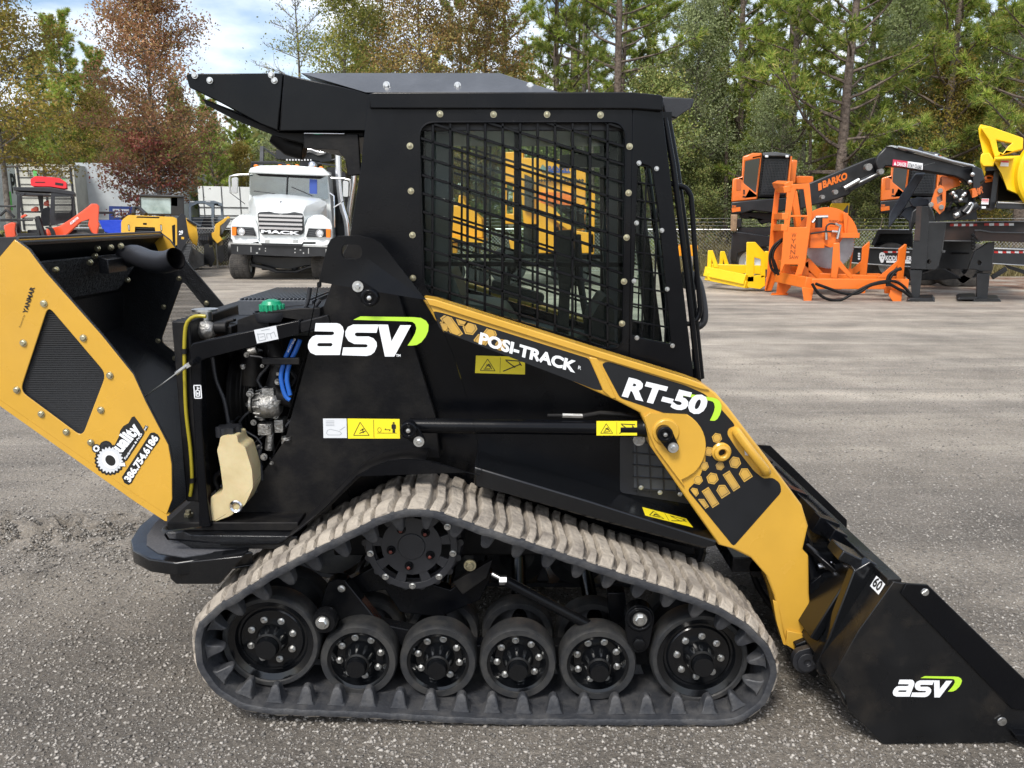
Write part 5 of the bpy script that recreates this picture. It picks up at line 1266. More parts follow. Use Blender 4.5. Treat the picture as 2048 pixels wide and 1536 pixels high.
mb.pp(rnd(tw_, 12, 4), Yk-.2, .5, m=0); mb.pp(E([(1480,1370),(1600,1300),(1800,1310),(1960,1400),(1900,1900),(1500,1900)]), Yk+.5, .3, m=1)
mb.build('track', [TYR, TG], K, bevel=.03)
# ---------------------------------------------------------------- yellow compact loader seen from behind
Yc2 = 22.0; MB.K = -.42
Cn = thing('compact_loader', 'yellow compact track loader seen from behind beside the blue bin', 'loader', (P(300, 520, Yc2).x, Yc2, 0))
e = lambda x, y: (220+x/7.877, 360+y/7.877)
mb = MB()
f0 = E([(175,1180),(175,660),(200,620),(290,550),(850,575),(1000,580),(1055,610),(1058,1180)])
mb.pp(rnd(f0, 3), Yc2, 1.2, [E([(395,735),(705,745),(770,1180),(365,1180)])], m=0)
cbd = mb.build('engine_hood', CATY, Cn, bevel=.03, seg=3)
mb = MB(); mb.pp(E([(380,730),(715,740),(780,1200),(350,1200)]), Yc2+.1, .3, m=0)
for k in range(10): mb.bar(P(*e(380, 760+42*k), Yc2+.05), P(*e(760, 770+42*k), Yc2+.05), .03, .03, 1)
mb.flat(E([(520,675),(580,677),(578,708),(520,706)]), Yc2-.002, 0); mb.flat(E([(430,572),(785,582),(770,604),(410,594)]), Yc2-.002, 0); mb.flat(E([(975,720),(1025,700),(1030,1050),(990,1060)]), Yc2-.002, 0)
for a in (297, 805): mb.flat(rnd(E([(a-18,700),(a+12,702),(a+16,800),(a-8,800)]), 1), Yc2-.002, 0)
mb.build('hood_grille', [BLKD, TB], cbd)
for a in (297, 805):
    mb = MB(); mb.pp(E([(a-8,710),(a+4,712),(a+8,790),(a,790)]), Yc2-.02, .02); mb.build('tail_lamp', LENS, cbd)
mb = MB(); mb.pp(E([(470,235),(500,222),(1150,240),(1165,280),(1170,560),(470,550)]), Yc2+1.0, 1.5, [E([(485,275),(955,285),(960,530),(600,525),(490,470)])], m=0); mb.pp(E([(465,225),(960,235),(1150,250),(1150,280),(470,262)]), Yc2+.95, 1.6, m=0)
cc = mb.build('cab_frame', TB, Cn, bevel=.02)
mb = MB(); mb.pp(E([(480,270),(960,280),(965,535),(480,530)]), Yc2+1.02, .03, m=0); mb.build('rear_window', mat('tinted_glass', (.32, .42, .43), .12, c2=(.20, .27, .27), scale=3, spec=.8), cc)
mb = MB(); mb.pp(E([(1060,600),(1130,520),(1190,560),(1240,900),(1120,1130),(1060,1150)]), Yc2-.1, .3, m=0); mb.ptext('29', e(1085,870), e(1150,860), e(1085,800), Yc2-.1, 1, .04, .01); mb.flat(E([(1125,895),(1168,900),(1166,935),(1125,932)]), Yc2-.105, 2)
mb.tube([P(*e(370,540),Yc2+.2), P(*e(380,440),Yc2+.4), P(*e(460,440),Yc2+.4), P(*e(570,540),Yc2+.2)], .05, 10, 0); mb.build('side_tower', [DGRY, WHT, CATY], Cn, bevel=.02)
mb = MB(); mb.pp(E([(1190,590),(1360,700),(1390,900),(1370,1040),(1300,1000),(1250,900),(1200,720)]), Yc2+.6, .25, m=0); mb.pp(E([(1200,600),(1370,700),(1350,730),(1210,640)]), Yc2+.55, .3, m=1); mb.build('lift_arm', [CATY, DGRY], Cn, bevel=.02)
mb = MB(); mb.pp(rnd(E([(1060,1020),(1290,1000),(1300,1080),(1240,1290),(1120,1440),(900,1440),(900,1100)]), 2), Yc2, .45)
for k in range(16):
    y = 1030+k*26; mb.bar(P(*e(1120-k*4, y), Yc2-.03), P(*e(1290-k*7, y+4), Yc2-.03), .05, .06)
mb.pp(rnd(E([(180,1180),(600,1180),(600,1500),(200,1500)]), 3), Yc2+.3, .5)
mb.pp(E([(1290,1060),(1480,1180),(1480,1340),(1300,1400),(1240,1300)]), Yc2+1.2, .4)
mb.build('rubber_track', TG, Cn)
Yd = 26.5; MB.K = -.36
D = thing('compact_loader', 'small dark canopied loader with open front beside the white truck', 'loader', (P(415, 520, Yd).x, Yd, 0))
mb = MB()
mb.pp(E([(1240,330),(1640,325),(1770,370),(1775,420),(1640,370),(1245,360)]), Yd, 1.6)
mb.pp(E([(1245,360),(1640,360),(1640,820),(1240,660)]), Yd, .12, [E([(1275,420),(1380,370),(1480,370),(1595,430),(1595,800),(1280,640)])])
mb.pp(E([(1630,350),(1770,380),(1785,620),(1640,680)]), Yd+.15, .1, [E([(1650,400),(1740,420),(1750,560),(1650,590)])])
mb.pp(E([(1390,400),(1410,400),(1420,600),(1400,600)]), Yd+1.4, .1); mb.pp(E([(1250,580),(1780,580),(1780,860),(1250,860)]), Yd+1.2, .1)
dc = mb.build('cab_frame', mat('slate_frame', (.12, .15, .18), .45), D, bevel=.02)
mb = MB(); mb.pp(rnd(E([(1440,700),(1480,590),(1580,590),(1590,800),(1450,790)]), 3), Yd+.5, .4); mb.build('operator_seat', DGRY, dc, bevel=.04)
mb = MB(); mb.flat(E([(1265,337),(1330,336),(1330,348),(1265,349)]), Yd-.01); mb.flat(E([(1510,336),(1580,335),(1580,348),(1510,349)]), Yd-.01); mb.build('work_lamp', LENS, dc)
mb = MB(); mb.pp(E([(1860,570),(1900,590),(1740,720),(1730,880),(1780,940),(1690,1010),(1600,900),(1570,850),(1640,820),(1660,700)]), Yd-.3, .25, m=0); mb.pp(E([(1860,600),(1900,640),(1760,860),(1740,740)]), Yd-.32, .1, m=1); mb.build('lift_arm', [CATY, TG], D, bevel=.02)
mb = MB()
mb.pp(E([(1480,1020),(1560,1000),(1600,1330),(1480,1340)]), Yd-.6, .3); mb.pp(rnd(E([(1540,1070),(1620,1050),(1660,1250),(1600,1370),(1560,1370)]), 2), Yd-.7, .1); mb.pp(rnd(E([(1700,1040),(1790,1020),(1800,1260),(1750,1320),(1690,1240)]), 2), Yd-.7, .1)
mb.pp(E([(1380,850),(1600,830),(1620,1020),(1400,1040)]), Yd-.3, .3); mb.pp(rnd(E([(1780,960),(1880,900),(1900,1250),(1800,1290)]), 3), Yd, .5)
for k in range(10): mb.bar(P(*e(1790, 980+k*30), Yd-.03), P(*e(1890, 960+k*30), Yd-.03), .06, .05)
for k in range(5): mb.tube([P(*e(1400+k*35, 880), Yd-.4), P(*e(1420+k*30, 950), Yd-.6), P(*e(1500+k*12, 1060), Yd-.5)], .03, 6)
mb.build('front_attachment', TB, D, bevel=.015)
mb = MB(); mb.pp(E([(1240,1150),(1480,1180),(1480,1350),(1300,1420)]), Yd-1.0, .8); mb.build('bucket', TG, D, bevel=.02)
# ---------------------------------------------------------------- fence
FY = 23.2; MB.K = 0
def fence(label, x0, x1, Y0, Y1, n):
    A, B = Vector((x0, Y0, 0)), Vector((x1, Y1, 0)); Lf = (B-A).length; d = (B-A)/Lf
    r = thing('chain_link_fence', label, 'fence', tuple(A))
    mb = MB(); mb.tube([A+Vector((0, 0, 1.25)), B+Vector((0, 0, 1.25))], .022, 8); mb.tube([A+Vector((0, 0, .06)), B+Vector((0, 0, .06))], .008, 6)
    mb.build('top_rail', ZINC, r, smooth=60)
    mb = MB()
    for z in (1.36, 1.46, 1.56): mb.tube([A+Vector((0, 0, z)), B+Vector((0, 0, z))], .005, 4)
    mb.build('barbed_wire', ZINC, r)
    for i in range(n+1):
        p = A+d*(Lf*i/n); mb = MB(); mb.cyl(p, p+Vector((0, 0, 1.3)), .03, seg=12); mb.bar(p+Vector((0, 0, 1.28)), p+Vector((.0, -.12, 1.58)), .02); mb.build('fence_post', ZINC, r)
    V = []; s = .10; hh = 1.2; w = .0035
    for i in range(int((Lf+hh)/s)):
        for sg in (1, -1):
            u0 = i*s-(hh if sg > 0 else 0); u1 = u0+sg*hh if sg > 0 else u0-hh
            a0, a1 = (u0, u0+hh) if sg > 0 else (u0, u0-hh)
            z0, z1 = .05, 1.25
            def cl(u, z, u2, z2):
                if u < 0: z += (z2-z)*(0-u)/(u2-u); u = 0
                if u > Lf: z += (z2-z)*(Lf-u)/(u2-u); u = Lf
                return u, z
            if max(a0, a1) <= 0 or min(a0, a1) >= Lf: continue
            b0 = cl(a0, z0, a1, z1); b1 = cl(a1, z1, a0, z0)
            p, q = A+d*b0[0]+Vector((0, 0, b0[1])), A+d*b1[0]+Vector((0, 0, b1[1])); t_ = (q-p).normalized(); n_v = t_.cross(Vector((0, 1, 0)))*w
            V += [p-n_v, q-n_v, q+n_v, p+n_v]
    fastmesh('chain_mesh', [tuple(v-A) for v in V], 4, ZINC, r)
    return r
fence('galvanised chain link fence with top rail along the trees on the right', 7.6, 21, 23.2, 23.8, 5)
fence('galvanised chain link fence along the wood behind the loader cab and left machines', -15, 7.4, 27.5, 23.2, 8)
# ---------------------------------------------------------------- orange saw frame (front right)
e = lambda x, y: (1500+x/5.797, 350+y/5.797)
def E(l): return [e(*p) for p in l]
MB.K = .36
SYa, SYb = 16.0, 18.6
S = thing('saw_attachment', 'orange hydraulic log saw on an open steel frame with a large round blade', 'saw', (P(1670, 590, 16).x, 16.5, 0))
def eb(mb, p, q, Y0, Y1, w=.16, m=0, d=None):
    a, b = P(*e(*p), Y0), P(*e(*q), Y1); mb.bar(a, b, d or w, w, m, up=Vector((-(b.z-a.z), 0, b.x-a.x)))
mb = MB()
k1 = 16.6; k2 = 17.8
mb.pp(E([(440,110),(690,95),(720,400),(720,480),(640,1050),(600,1160),(520,1165),(560,1040),(400,1040),(345,1160),(370,900),(400,500)]), k1, .12, [E([(535,165),(620,165),(665,465),(470,465)]), E([(470,490),(660,490),(650,605),(455,605)])])
mb.pp(E([(295,100),(500,70),(500,125),(345,180),(318,470),(300,600),(270,900),(250,1100),(180,1340),(215,900),(250,500)]), k2, .12)
for p, q in (((300,110),(445,120)), ((330,165),(430,165)), ((310,478),(410,478)), ((300,612),(400,612)), ((500,190),(560,600))): eb(mb, p, q, k2, k1 if p[0] != 500 else k2, .13)
mb.pp(E([(270,640),(400,640),(380,1100),(260,1100)]), k2+.02, .03)
mast = mb.build('mast_frame', ORG, S, bevel=.012)
mb = MB()
for i, ch_ in enumerate('WYNN'): mb.ptext(ch_, e(480-i*4, 725+i*65), e(535-i*4, 725+i*65), e(483-i*4, 672+i*65), k1, 0, .0, .006)
mb.ptext('SAW', e(455, 970), e(560, 975), e(458, 930), k1, 0, 0, .006); mb.build('mast_lettering', mat('engraved_lettering', (.20, .05, .01), .6), mast)
mb = MB()
eb(mb, (340,1185), (700,1255), 17.4, 16.05, .22, d=.2); eb(mb, (440,1165), (1790,1225), 17.3, 16.9, .16)
eb(mb, (700,1260), (1820,1265), 16.1, 16.1, .20, d=.15); eb(mb, (560,1175), (1500,1180), 17.9, 17.9, .14)
for p, q, Y in (((385,980),(430,1170),17.2), ((640,1000),(800,1170),17.2), ((620,1000),(620,1170),17.2)): eb(mb, p, q, Y, Y, .17)
bf = mb.build('base_frame', ORG, S, bevel=.012)
mb = MB()
mb.pp(E([(968,790),(1040,785),(1045,990),(1200,1180),(1170,1215),(1030,1070),(1010,1200),(935,1195)]), 16.6, .15)
mb.build('log_bunk', ORG, S, bevel=.012)
mb = MB(); mb.pp(E([(1300,840),(1385,768),(1390,800),(1350,1180),(1265,1180),(1275,1110),(1160,1200),(1110,1160),(1290,1000)]), 17.7, .15); mb.build('log_bunk', ORG, S, bevel=.012)
mb = MB(); mb.pp(E([(1725,860),(1800,800),(1820,805),(1775,1260),(1700,1240),(1708,1060),(1580,1200),(1480,1195),(1710,1000)]), 16.5, .15); mb.build('log_bunk', ORG, S, bevel=.012)
for px, Y in (([(600,1300),(740,1320),(710,1470),(625,1475)], 16.0), ([(1630,1330),(1770,1340),(1750,1500),(1680,1500),(1610,1400)], 15.9), ([(320,1230),(400,1250),(480,1290),(400,1390),(300,1390)], 17.2), ([(190,1180),(260,1090),(300,1210),(250,1345),(170,1345)], 17.9), ([(1560,1290),(1640,1290),(1640,1375),(1560,1375)], 16.0), ([(1270,1330),(1340,1330),(1330,1420),(1270,1410)], 17.6), ([(1000,1250),(1090,1255),(1060,1330),(1000,1330)], 16.3)):
    mb = MB(); mb.pp(E(px), Y, .16)
    if max(p[1] for p in px) > 1380: mb.pp(E([(px[-1][0]-60, max(p[1] for p in px)-6), (px[-1][0]+140, max(p[1] for p in px)-6), (px[-1][0]+140, max(p[1] for p in px)+4), (px[-1][0]-60, max(p[1] for p in px)+4)]), Y-.1, .4)
    mb.build('leg', ORG, S, bevel=.01)
mb = MB(); c = P(*e(920, 735), 17.1); rg = P(*e(1255, 720), 17.1).x-c.x
mb.pp(arc(*e(900, 720), 61, 180, 360, 24, 60)+[e(1270,720),(e(1080,720)),e(1040,790),e(960,820),e(880,760),e(820,700),e(700,690)], 17.1, .30)
eb(mb, (690,700), (1260,700), 17.0, 17.0, .10); eb(mb, (690,760), (860,760), 16.95, 16.95, .30, d=.1)
mb.pp(E([(1080,440),(1140,440),(1110,700),(1100,700)]), 17.0, .1)
gd = mb.build('blade_guard', ORG, S, bevel=.012)
mb = MB(); mb.pp(E([(1150,1090),(1190,740),(1215,740),(1170,1090)]), 17.5, .1); mb.pp(E([(420,1050),(1190,1090),(1190,1180),(420,1170)]), 17.45, .1); mb.build('rear_shield', ORG, S)
mb = MB(); bc = e(920, 790); q = []
for i in range(60):
    a0 = 2*pi*i/60; q += [(bc[0]+50*cos(a0), bc[1]+51*sin(a0)), (bc[0]+50*cos(a0+.075), bc[1]+51*sin(a0+.075)), (bc[0]+46.5*cos(a0+.08), bc[1]+47.5*sin(a0+.08))]
mb.pp(q, 17.25, .015); mb.build('saw_blade', SAWM, S, smooth=0)
mb = MB(); mb.ptext('HURRICANE', e(918, 545), e(1085, 560), e(918, 515), 17.1, 0, .01, .01); mb.ptext('EQUIPMENT', e(930, 600), e(1075, 605), e(930, 588), 17.1, 0, 0, .01); mb.build('guard_lettering', mat('engraved_lettering', (.20, .05, .01), .6), gd)
mb = MB()
mb.tube([P(*e(a, b), 16.9) for a, b in ((725,555),(770,490),(900,485))], .035, 8, 0); mb.cyl(P(*e(800,490),16.85), P(*e(795,610),16.85), .07, m=1)
for pts in (((880,640),(885,750)), ((985,565),(1045,590),(1035,640),(1010,740)), ((945,655),(1010,660))): mb.tube([P(*e(a, b), 16.85) for a, b in pts], .03, 8, 0)
mb.tube(catmull([tuple(P(*e(a, b), 16.8)) for a, b in ((880,650),(890,590),(930,565),(985,570))], 12, False)[0], .018, 8, m=1); mb.tube([P(*e(a, b), 16.8) for a, b in ((700,680),(870,655),(945,655))], .018, 8, m=1)
mb.cyl(P(*e(940,750),16.9), P(*e(940,750),16.9)+Vector((0, .2, 0)), .16, m=2, seg=8)
mb.build('hydraulic_valve', [ZINC, TB, ORG], S)
for pts in (((720,1260),(790,1370),(900,1440),(1050,1450),(1200,1370),(1400,1270),(1580,1230),(1700,1240),(1800,1310),(1880,1410)), ((760,1260),(900,1310),(1080,1370),(1250,1370),(1400,1280),(1600,1240)), ((1600,1250),(1700,1310),(1780,1350),(1860,1410)), ((1590,1290),(1600,1180),(1660,1120),(1750,1080)), ((1610,1290),(1630,1190),(1700,1110),(1755,1090)), ((380,740),(280,820),(230,940),(250,1080),(310,1140)), ((370,760),(290,850),(260,950),(290,1080),(320,1130)), ((330,1160),(300,1060),(270,980))):
    Yh = 15.85 if pts[0][0] > 500 else 16.9
    mb = MB(); mb.tube(catmull([tuple(P(*e(a, b), Yh)) for a, b in pts], 30, False)[0], .028, 8); mb.build('hydraulic_hose', BLKD, S, smooth=60)
# ---------------------------------------------------------------- yellow grapple rack
e = lambda x, y: (1400+x/5.689, 290+y/5.689)
MB.K = .28
R = thing('log_rack', 'low bright yellow steel cradle rack left of the orange saw', 'log rack', (P(1475, 575, 18.6).x, 18.6, 0))
mb = MB()
eb(mb, (80,1440), (540,1535), 18.9, 18.0, .22); eb(mb, (130,1400), (700,1420), 19.6, 19.4, .20); eb(mb, (80,1500), (540,1590), 18.9, 18.0, .16)
mb.pp(E([(80,1440),(85,1540),(200,1560),(200,1470)]), 18.7, .1); mb.pp(E([(500,1500),(740,1480),(745,1600),(690,1640),(540,1620)]), 18.0, .3)
mb.build('base_beam', YGR, R, bevel=.012)
for px, Y in (([(90,1200),(145,1200),(215,1400),(160,1400),(135,1310),(125,1460),(78,1460)], 18.9), ([(230,1210),(280,1210),(340,1400),(290,1400),(265,1310),(255,1400),(215,1400)], 19.5), ([(530,1105),(630,1105),(740,1225),(745,1500),(690,1520),(690,1300),(620,1280),(615,1560),(520,1560)], 18.0), ([(735,1210),(790,1210),(790,1420),(735,1420)], 19.0)):
    mb = MB(); mb.pp(E(px), Y, .14); mb.build('upright', YGR, R, bevel=.012)
mb = MB(); mb.pp(E([(1500,690),(1520,660),(1705,662),(1690,790),(1600,800),(1500,720)]), 19.2, .5, m=0); mb.pp(E([(1625,760),(1680,680),(1690,690),(1680,790)]), 19.19, .02, m=1)
tag(mb.build('yellow_hood', [YGR, TG], bevel=.02), 'small yellow machine hood peeping over the round orange saw guard', 'machine hood')
# ---------------------------------------------------------------- trailer mounted loaders
MB.K = .32
def barko(label, ox, oy, Y, boom):
    e = lambda x, y: (1400+(x/5.689)+ox, 290+(y/5.689)+oy)
    E = lambda l: [e(*p) for p in l]
    B = thing('log_loader', label, 'log loader', (P(1530+ox, 520, Y).x, Y, 0), 'orange cabbed log loaders')
    mb = MB()
    mb.pp(E([(485,130),(600,90),(705,90),(650,620),(355,650),(370,385),(475,360)]), Y, 1.7, [E([(515,185),(680,150),(635,545),(495,430)])], m=0)
    mb.pp(E([(1040,165),(1110,170),(1090,360),(1085,440),(1010,440)]), Y+.3, 1.2, m=0); mb.pp(E([(1090,350),(1290,355),(1290,440),(1090,440)]), Y+.8, 1.0, m=0)
    cb_ = mb.build('operator_cab', ORB, B, bevel=.03)
    mb = MB(); mb.pp(E([(510,180),(685,145),(640,550),(490,432)]), Y+.02, .02); mb.build('side_window', DGL, cb_)
    mb = MB(); mb.pp(E([(520,180),(680,150),(635,540),(500,430)]), Y+.6, .05)
    mb.pp(E([(705,95),(860,80),(1030,105),(1040,130),(1000,560),(960,600),(655,590)]), Y+.03, 1.6, m=0); mb.build('front_guard_frame', BLKD, cb_, bevel=.02)
    mb = MB()
    mb.flat(E([(735,160),(1010,160),(975,560),(690,560)]), Y+.02, 1)
    for k in range(14): mb.bar(P(*e(720-k*3, 165+k*30), Y), P(*e(1010-k*3, 165+k*30), Y), .014, .014, 0)
    for k in range(16): mb.bar(P(*e(740+k*17, 160), Y), P(*e(692+k*17, 570), Y), .010, .010, 0)
    mb.bar(P(*e(1035,130),Y), P(*e(990,590),Y), .04, .05, 2)
    mb.build('screen_guard', [TB, mat('cab_dark_glass', (.02, .025, .03), .1, c2=(.06, .06, .07), scale=2.5), ORB], cb_)
    mb = MB(); mb.pp(E([(715,85),(860,78),(1030,105),(1030,130),(715,125)]), Y-.1, 1.6, m=0)
    for a in (760, 993): mb.pp(E([(a-22,115),(a+20,115),(a+18,145),(a-20,145)]), Y-.15, .08, m=1)
    mb.build('roof_visor', [TG, LENS], cb_, bevel=.02)
    mb = MB(); mb.pp(E([(355,650),(460,640),(650,620),(980,600),(980,740),(830,770),(600,745),(470,780),(350,790)]), Y-.05, 1.9, m=0)
    mb.pp(E([(480,760),(830,770),(820,880),(690,905),(640,840),(470,840),(440,790)]), Y+.4, 1.2, m=0)
    mb.build('turntable', TB, B, bevel=.03)
    mb = MB(); mb.ptext('595', e(365,720), e(410,722), e(367,685), Y-.07, 0, .03, .01); mb.bar(P(*e(362,742),Y-.07), P(*e(460,728),Y-.07), .01, .10, 0); mb.bar(P(*e(485,585),Y-.01), P(*e(520,590),Y-.01), .01, .03, 1); mb.flat(E([(492,510),(510,510),(510,560),(492,560)]), Y-.01, 1); mb.flat(E([(415,400),(470,385),(465,510),(415,515)]), Y-.012, 2)
    mb.build('cab_lettering', [ORB, INK, mat('vent_orange', (.45, .10, .02), .6)], cb_)
    return B
B1 = barko('orange and black log loader with its long black boom reaching right beyond the orange saw', 0, 0, 20.0, True)
e = lambda x, y: (1400+x/5.689, 290+y/5.689)
mb = MB()                                               # deck, outrigger and axle under the first loader
mb.pp(E([(350,790),(425,790),(415,985),(345,980)]), 19.8, .3, m=1)
mb.pp(E([(430,940),(800,940),(800,1030),(430,1030)]), 20.0, 1.5, m=0); mb.pp(E([(360,1000),(430,985),(800,1040),(800,1150),(560,1180),(430,1230),(425,1330),(360,1335),(345,1300)]), 19.9, .3, m=0)
mb.pp(E([(355,840),(470,840),(470,940),(355,940)]), 19.9, .25, m=0)
mb.build('trailer_deck', [TB, WOODM], B1, bevel=.02)
mb = MB(); c = P(*e(600, 1290), 19.9); wheel_side(mb, (c.x, 20.2, .52), .52, .4, 'y', 0, 1); mb.build('trailer_tyre', [TYR, TW], B1, smooth=50)
e2 = lambda x, y: (1700+x/5.885, 230+y/5.885)
def E2(l): return [e2(*p) for p in l]
mb = MB()
mb.pp([(1600,420),(1598,376),(1618,366),(1734,318),(1751,314),(1765,325),(1762,345),(1728,356),(1697,390),(1660,403),(1620,412)], 18.6, .35)
mb.pp(E2([(420,375),(490,365),(640,420),(760,450),(1480,600),(1560,640),(1585,760),(1540,800),(1440,790),(1400,830),(1330,760),(1230,720),(850,655),(600,610),(420,600),(360,680),(330,640),(300,560),(330,470)]), 18.2, .4)
bm = mb.build('boom', TB, B1, bevel=.03)
mb = MB(); mb.pp(E2([(430,368),(490,355),(700,390),(760,430),(1100,490),(1330,590),(1480,600),(1470,612),(1330,605),(760,452),(640,422),(490,372)]), 18.15, .5); mb.tube([P(*e2(a, b), 18.1) for a, b in ((560,375),(800,430),(1200,545),(1450,600))], .03, 8); mb.tube([P(*e2(a, b), 18.1) for a, b in ((760,620),(1000,560))], .001, 4)
mb.build('boom_pipe', ZINC, bm)
mb = MB()
for a in (720, 835): mb.pp(E2([(a-55,425),(a-5,370),(a+10,375),(a+45,445),(a-20,440)]), 18.1, .1)
mb.pp(E2([(0,860),(110,760),(360,640),(380,700),(200,800),(0,905)]), 18.5, .2)
mb.build('boom_bracket', TB, bm, bevel=.01)
mb = MB(); mb.cyl(P(*e2(105,765),18.4), P(*e2(-70,865),18.4), .05); mb.cyl(P(*e2(340,685),18.4), P(*e2(100,800),18.4), .025); mb.build('boom_cylinder', ZINC, bm)
for a, b, r in ((1738,334,.075),(1763,343,.06),(1672,384,.05),(1646,394,.045)):
    mb = MB(); mb.cyl(P(a, b, 18.1), P(a, b, 18.1)+Vector((0, .12, 0)), r, seg=16); mb.build('boom_pin', ALU, bm)
mb = MB(); mb.ptext('BARKO', (1646, 377), (1695, 358.5), (1645, 362), 18.6, 0, .05, .01); mb.flat([(1636,367),(1643,365),(1644,379),(1637,382)], 18.58, 0); mb.build('boom_lettering', ORB, bm)
mb = MB(); mb.flat(E2([(505,522),(680,545),(675,615),(498,598)]), 18.18, 0); mb.flat(E2([(680,545),(858,568),(855,645),(675,615)]), 18.18, 1); mb.ptext('DANGER', e2(555, 598), e2(665, 612), e2(557, 550), 18.17, 1, .02, .01); mb.ptext('STAY CLEAR', e2(685, 612), e2(845, 638), e2(688, 565), 18.17, 2, .02, .01); mb.flat(E2([(515,590),(530,545),(548,592)]), 18.17, 1)
mb.build('danger_sign', [mat('sign_crimson', (.55, .03, .08), .4), WHT, DGRY], bm)
MB.K = .46
B2 = barko('second orange and black log loader partly hidden behind the black boom', 298, -2, 21.0, False)
mb = MB(); mb.pp(E2([(770,680),(890,680),(840,760),(640,1100),(540,1230),(450,1345),(460,1160),(560,1000)]), 18.9, .3); mb.pp(E2([(560,1230),(640,1100),(700,1080),(900,1000),(980,1060),(820,1100),(760,1260),(700,1380),(690,1250),(620,1195)]), 19.0, .3)
mb.pp(E2([(690,1000),(800,960),(930,990),(960,1060),(780,1090),(720,1070)]), 18.85, .2)
tag(mb.build('grapple_claw', mat('claw_slate', (.04, .05, .065), .4, var=.3), bevel=.03), 'dark slate grapple claw hanging open below the black boom', 'grapple')
mb = MB(); mb.pp(E2([(1060,820),(1095,840),(1130,900),(1125,1060),(1110,1120),(1055,1170),(1000,1110),(945,1050),(1000,880)]), 17.9, .12, [E2([(1020,970),(1085,930),(1090,1010),(1030,1050)])], m=0); mb.pp(E2([(1010,960),(1095,920),(1100,1020),(1025,1060)]), 17.95, .05, m=1)
mb.pp(E2([(1080,720),(1280,730),(1300,830),(1180,870),(1130,900),(1080,830)]), 18.4, .8, m=0)
for a, b in ((1062, 890), (1075, 1085), (955, 1055)): mb.cyl(P(*e2(a, b), 17.85), P(*e2(a, b), 17.9), .05, m=1)
tag(mb.build('orange_swivel_plate', [ORB, ALU], bevel=.01), 'pointed orange swivel plate on the hydraulic cluster under the boom end', 'bracket')
HC = thing('hydraulic_cluster', 'tangle of black hoses and cylinders hanging under the tip of the boom', 'hydraulics', (P(1920, 400, 18).x, 18, 0))
mb = MB(); rr = random.Random(5)
for k in range(16):
    x0, y0 = 1140+rr.random()*380, 860+rr.random()*260
    mb.tube(catmull([tuple(P(*e2(x0+dx, y0+dy), 18+rr.random()*.4)) for dx, dy in ((0, 0), (60, rr.uniform(-90, 30)), (140, rr.uniform(-60, 60)), (200, rr.uniform(-80, 60)))], 10, False)[0], .03, 6)
mb.box(X(1905,400,18.3), X(1945,400,18.3), 18.2, 18.8, Z(405,18.3), Z(380,18.3)); mb.cyl(P(*e2(1240,1190),18), P(*e2(1480,1060),18), .10); mb.cyl(P(*e2(1330,1150),17.9), P(*e2(1430,1040),17.9), .07); mb.pp(E2([(1140,1080),(1480,1060),(1500,1230),(1000,1250),(1010,1160)]), 18.6, .6)
mb.pp(E2([(1440,620),(1520,640),(1540,900),(1460,980)]), 18.0, .3); mb.box(P(*e2(1180,980),18.3).x, P(*e2(1330,980),18.3).x, 18.1, 18.5, Z(405,18.2), Z(395,18.2))
mb.build('hose_bundle', TB, HC, smooth=50)
mb = MB(); mb.tube([P(*e2(1230,1190),17.85), P(*e2(1270,1170),17.85)], .06, 10); mb.tube(catmull([tuple(P(*e2(a, b), 17.85)) for a, b in ((1400,1060),(1420,1035),(1440,1060),(1400,1140),(1370,1160))], 12, False)[0], .03, 8)
for a, b in ((1300,1000),(1210,920),(1350,930),(1440,700),(1410,790),(1330,950),(1240,960)): mb.ball(P(*e2(a, b), 17.95), .05, 8)
mb.build('cylinder_rod', ZINC, HC, smooth=50)
mb = MB(); mb.bar(P(*e2(1440,870),17.9), P(*e2(1470,960),17.9), .1, .08); mb.bar(P(*e2(1520,860),17.9), P(*e2(1530,920),17.9), .06, .06); mb.bar(P(*e2(1560,850),17.9), P(*e2(1555,900),17.9), .05, .05); mb.build('orange_fitting', ORB, HC)
# lettered black panel and post with yellow drum machine at the right edge
MB.K = .58
DM = thing('debarker', 'bright yellow angular drum machine on a black stand at the right edge', 'machine', (P(2000, 400, 15).x, 15, 0))
mb = MB()
yel1 = E2([(1500,150),(1530,108),(1640,130),(2030,280),(2120,330),(2120,980),(2048,955),(1850,870),(1780,690),(1750,620),(1690,560),(1700,500),(1640,300),(1620,200)])
mb.pp(yel1, 15.0, .7, [E2([(1650,260),(1720,310),(1840,420),(1900,330),(1720,275)])]) if False else None
mb.pp(E2([(1510,160),(1535,108),(1650,135),(1640,190),(1700,500),(1690,560),(1610,620),(1585,720),(1530,560),(1545,460),(1565,450),(1520,260)]), 15.0, .6)
mb.pp(E2([(1540,150),(1640,130),(2040,270),(2035,400),(1700,500),(1640,300)]), 14.9, .25, [E2([(1720,290),(1910,330),(1860,370),(1800,450),(1745,430)])])
mb.pp(E2([(1690,540),(1700,490),(2140,470),(2140,1000),(1850,880),(1780,690)]), 14.9, .9)
mb.build('drum_housing', YGR, DM, bevel=.02)
mb = MB(); c = P(2108, 345, 14.9); mb.lathe([(.70, 0), (.70, -.10), (.66, -.14), (.3, -.14), (.28, -.2), (0, -.2)], c, seg=48); mb.build('drum_ring', YGR, DM, smooth=35)
mb = MB(); mb.pp(E2([(1540,460),(1640,440),(1700,540),(1690,600),(1560,600),(1530,550)]), 14.7, .3); mb.pp(E2([(1700,510),(1930,495),(1930,520),(1720,530)]), 14.6, .3); mb.build('drum_bracket', YGR, DM, bevel=.02)
mb = MB()
mb.pp(E2([(1600,560),(1690,545),(1760,530),(1740,1020),(1640,1100),(1560,1080),(1530,820),(1600,760)]), 15.2, .3, m=1)
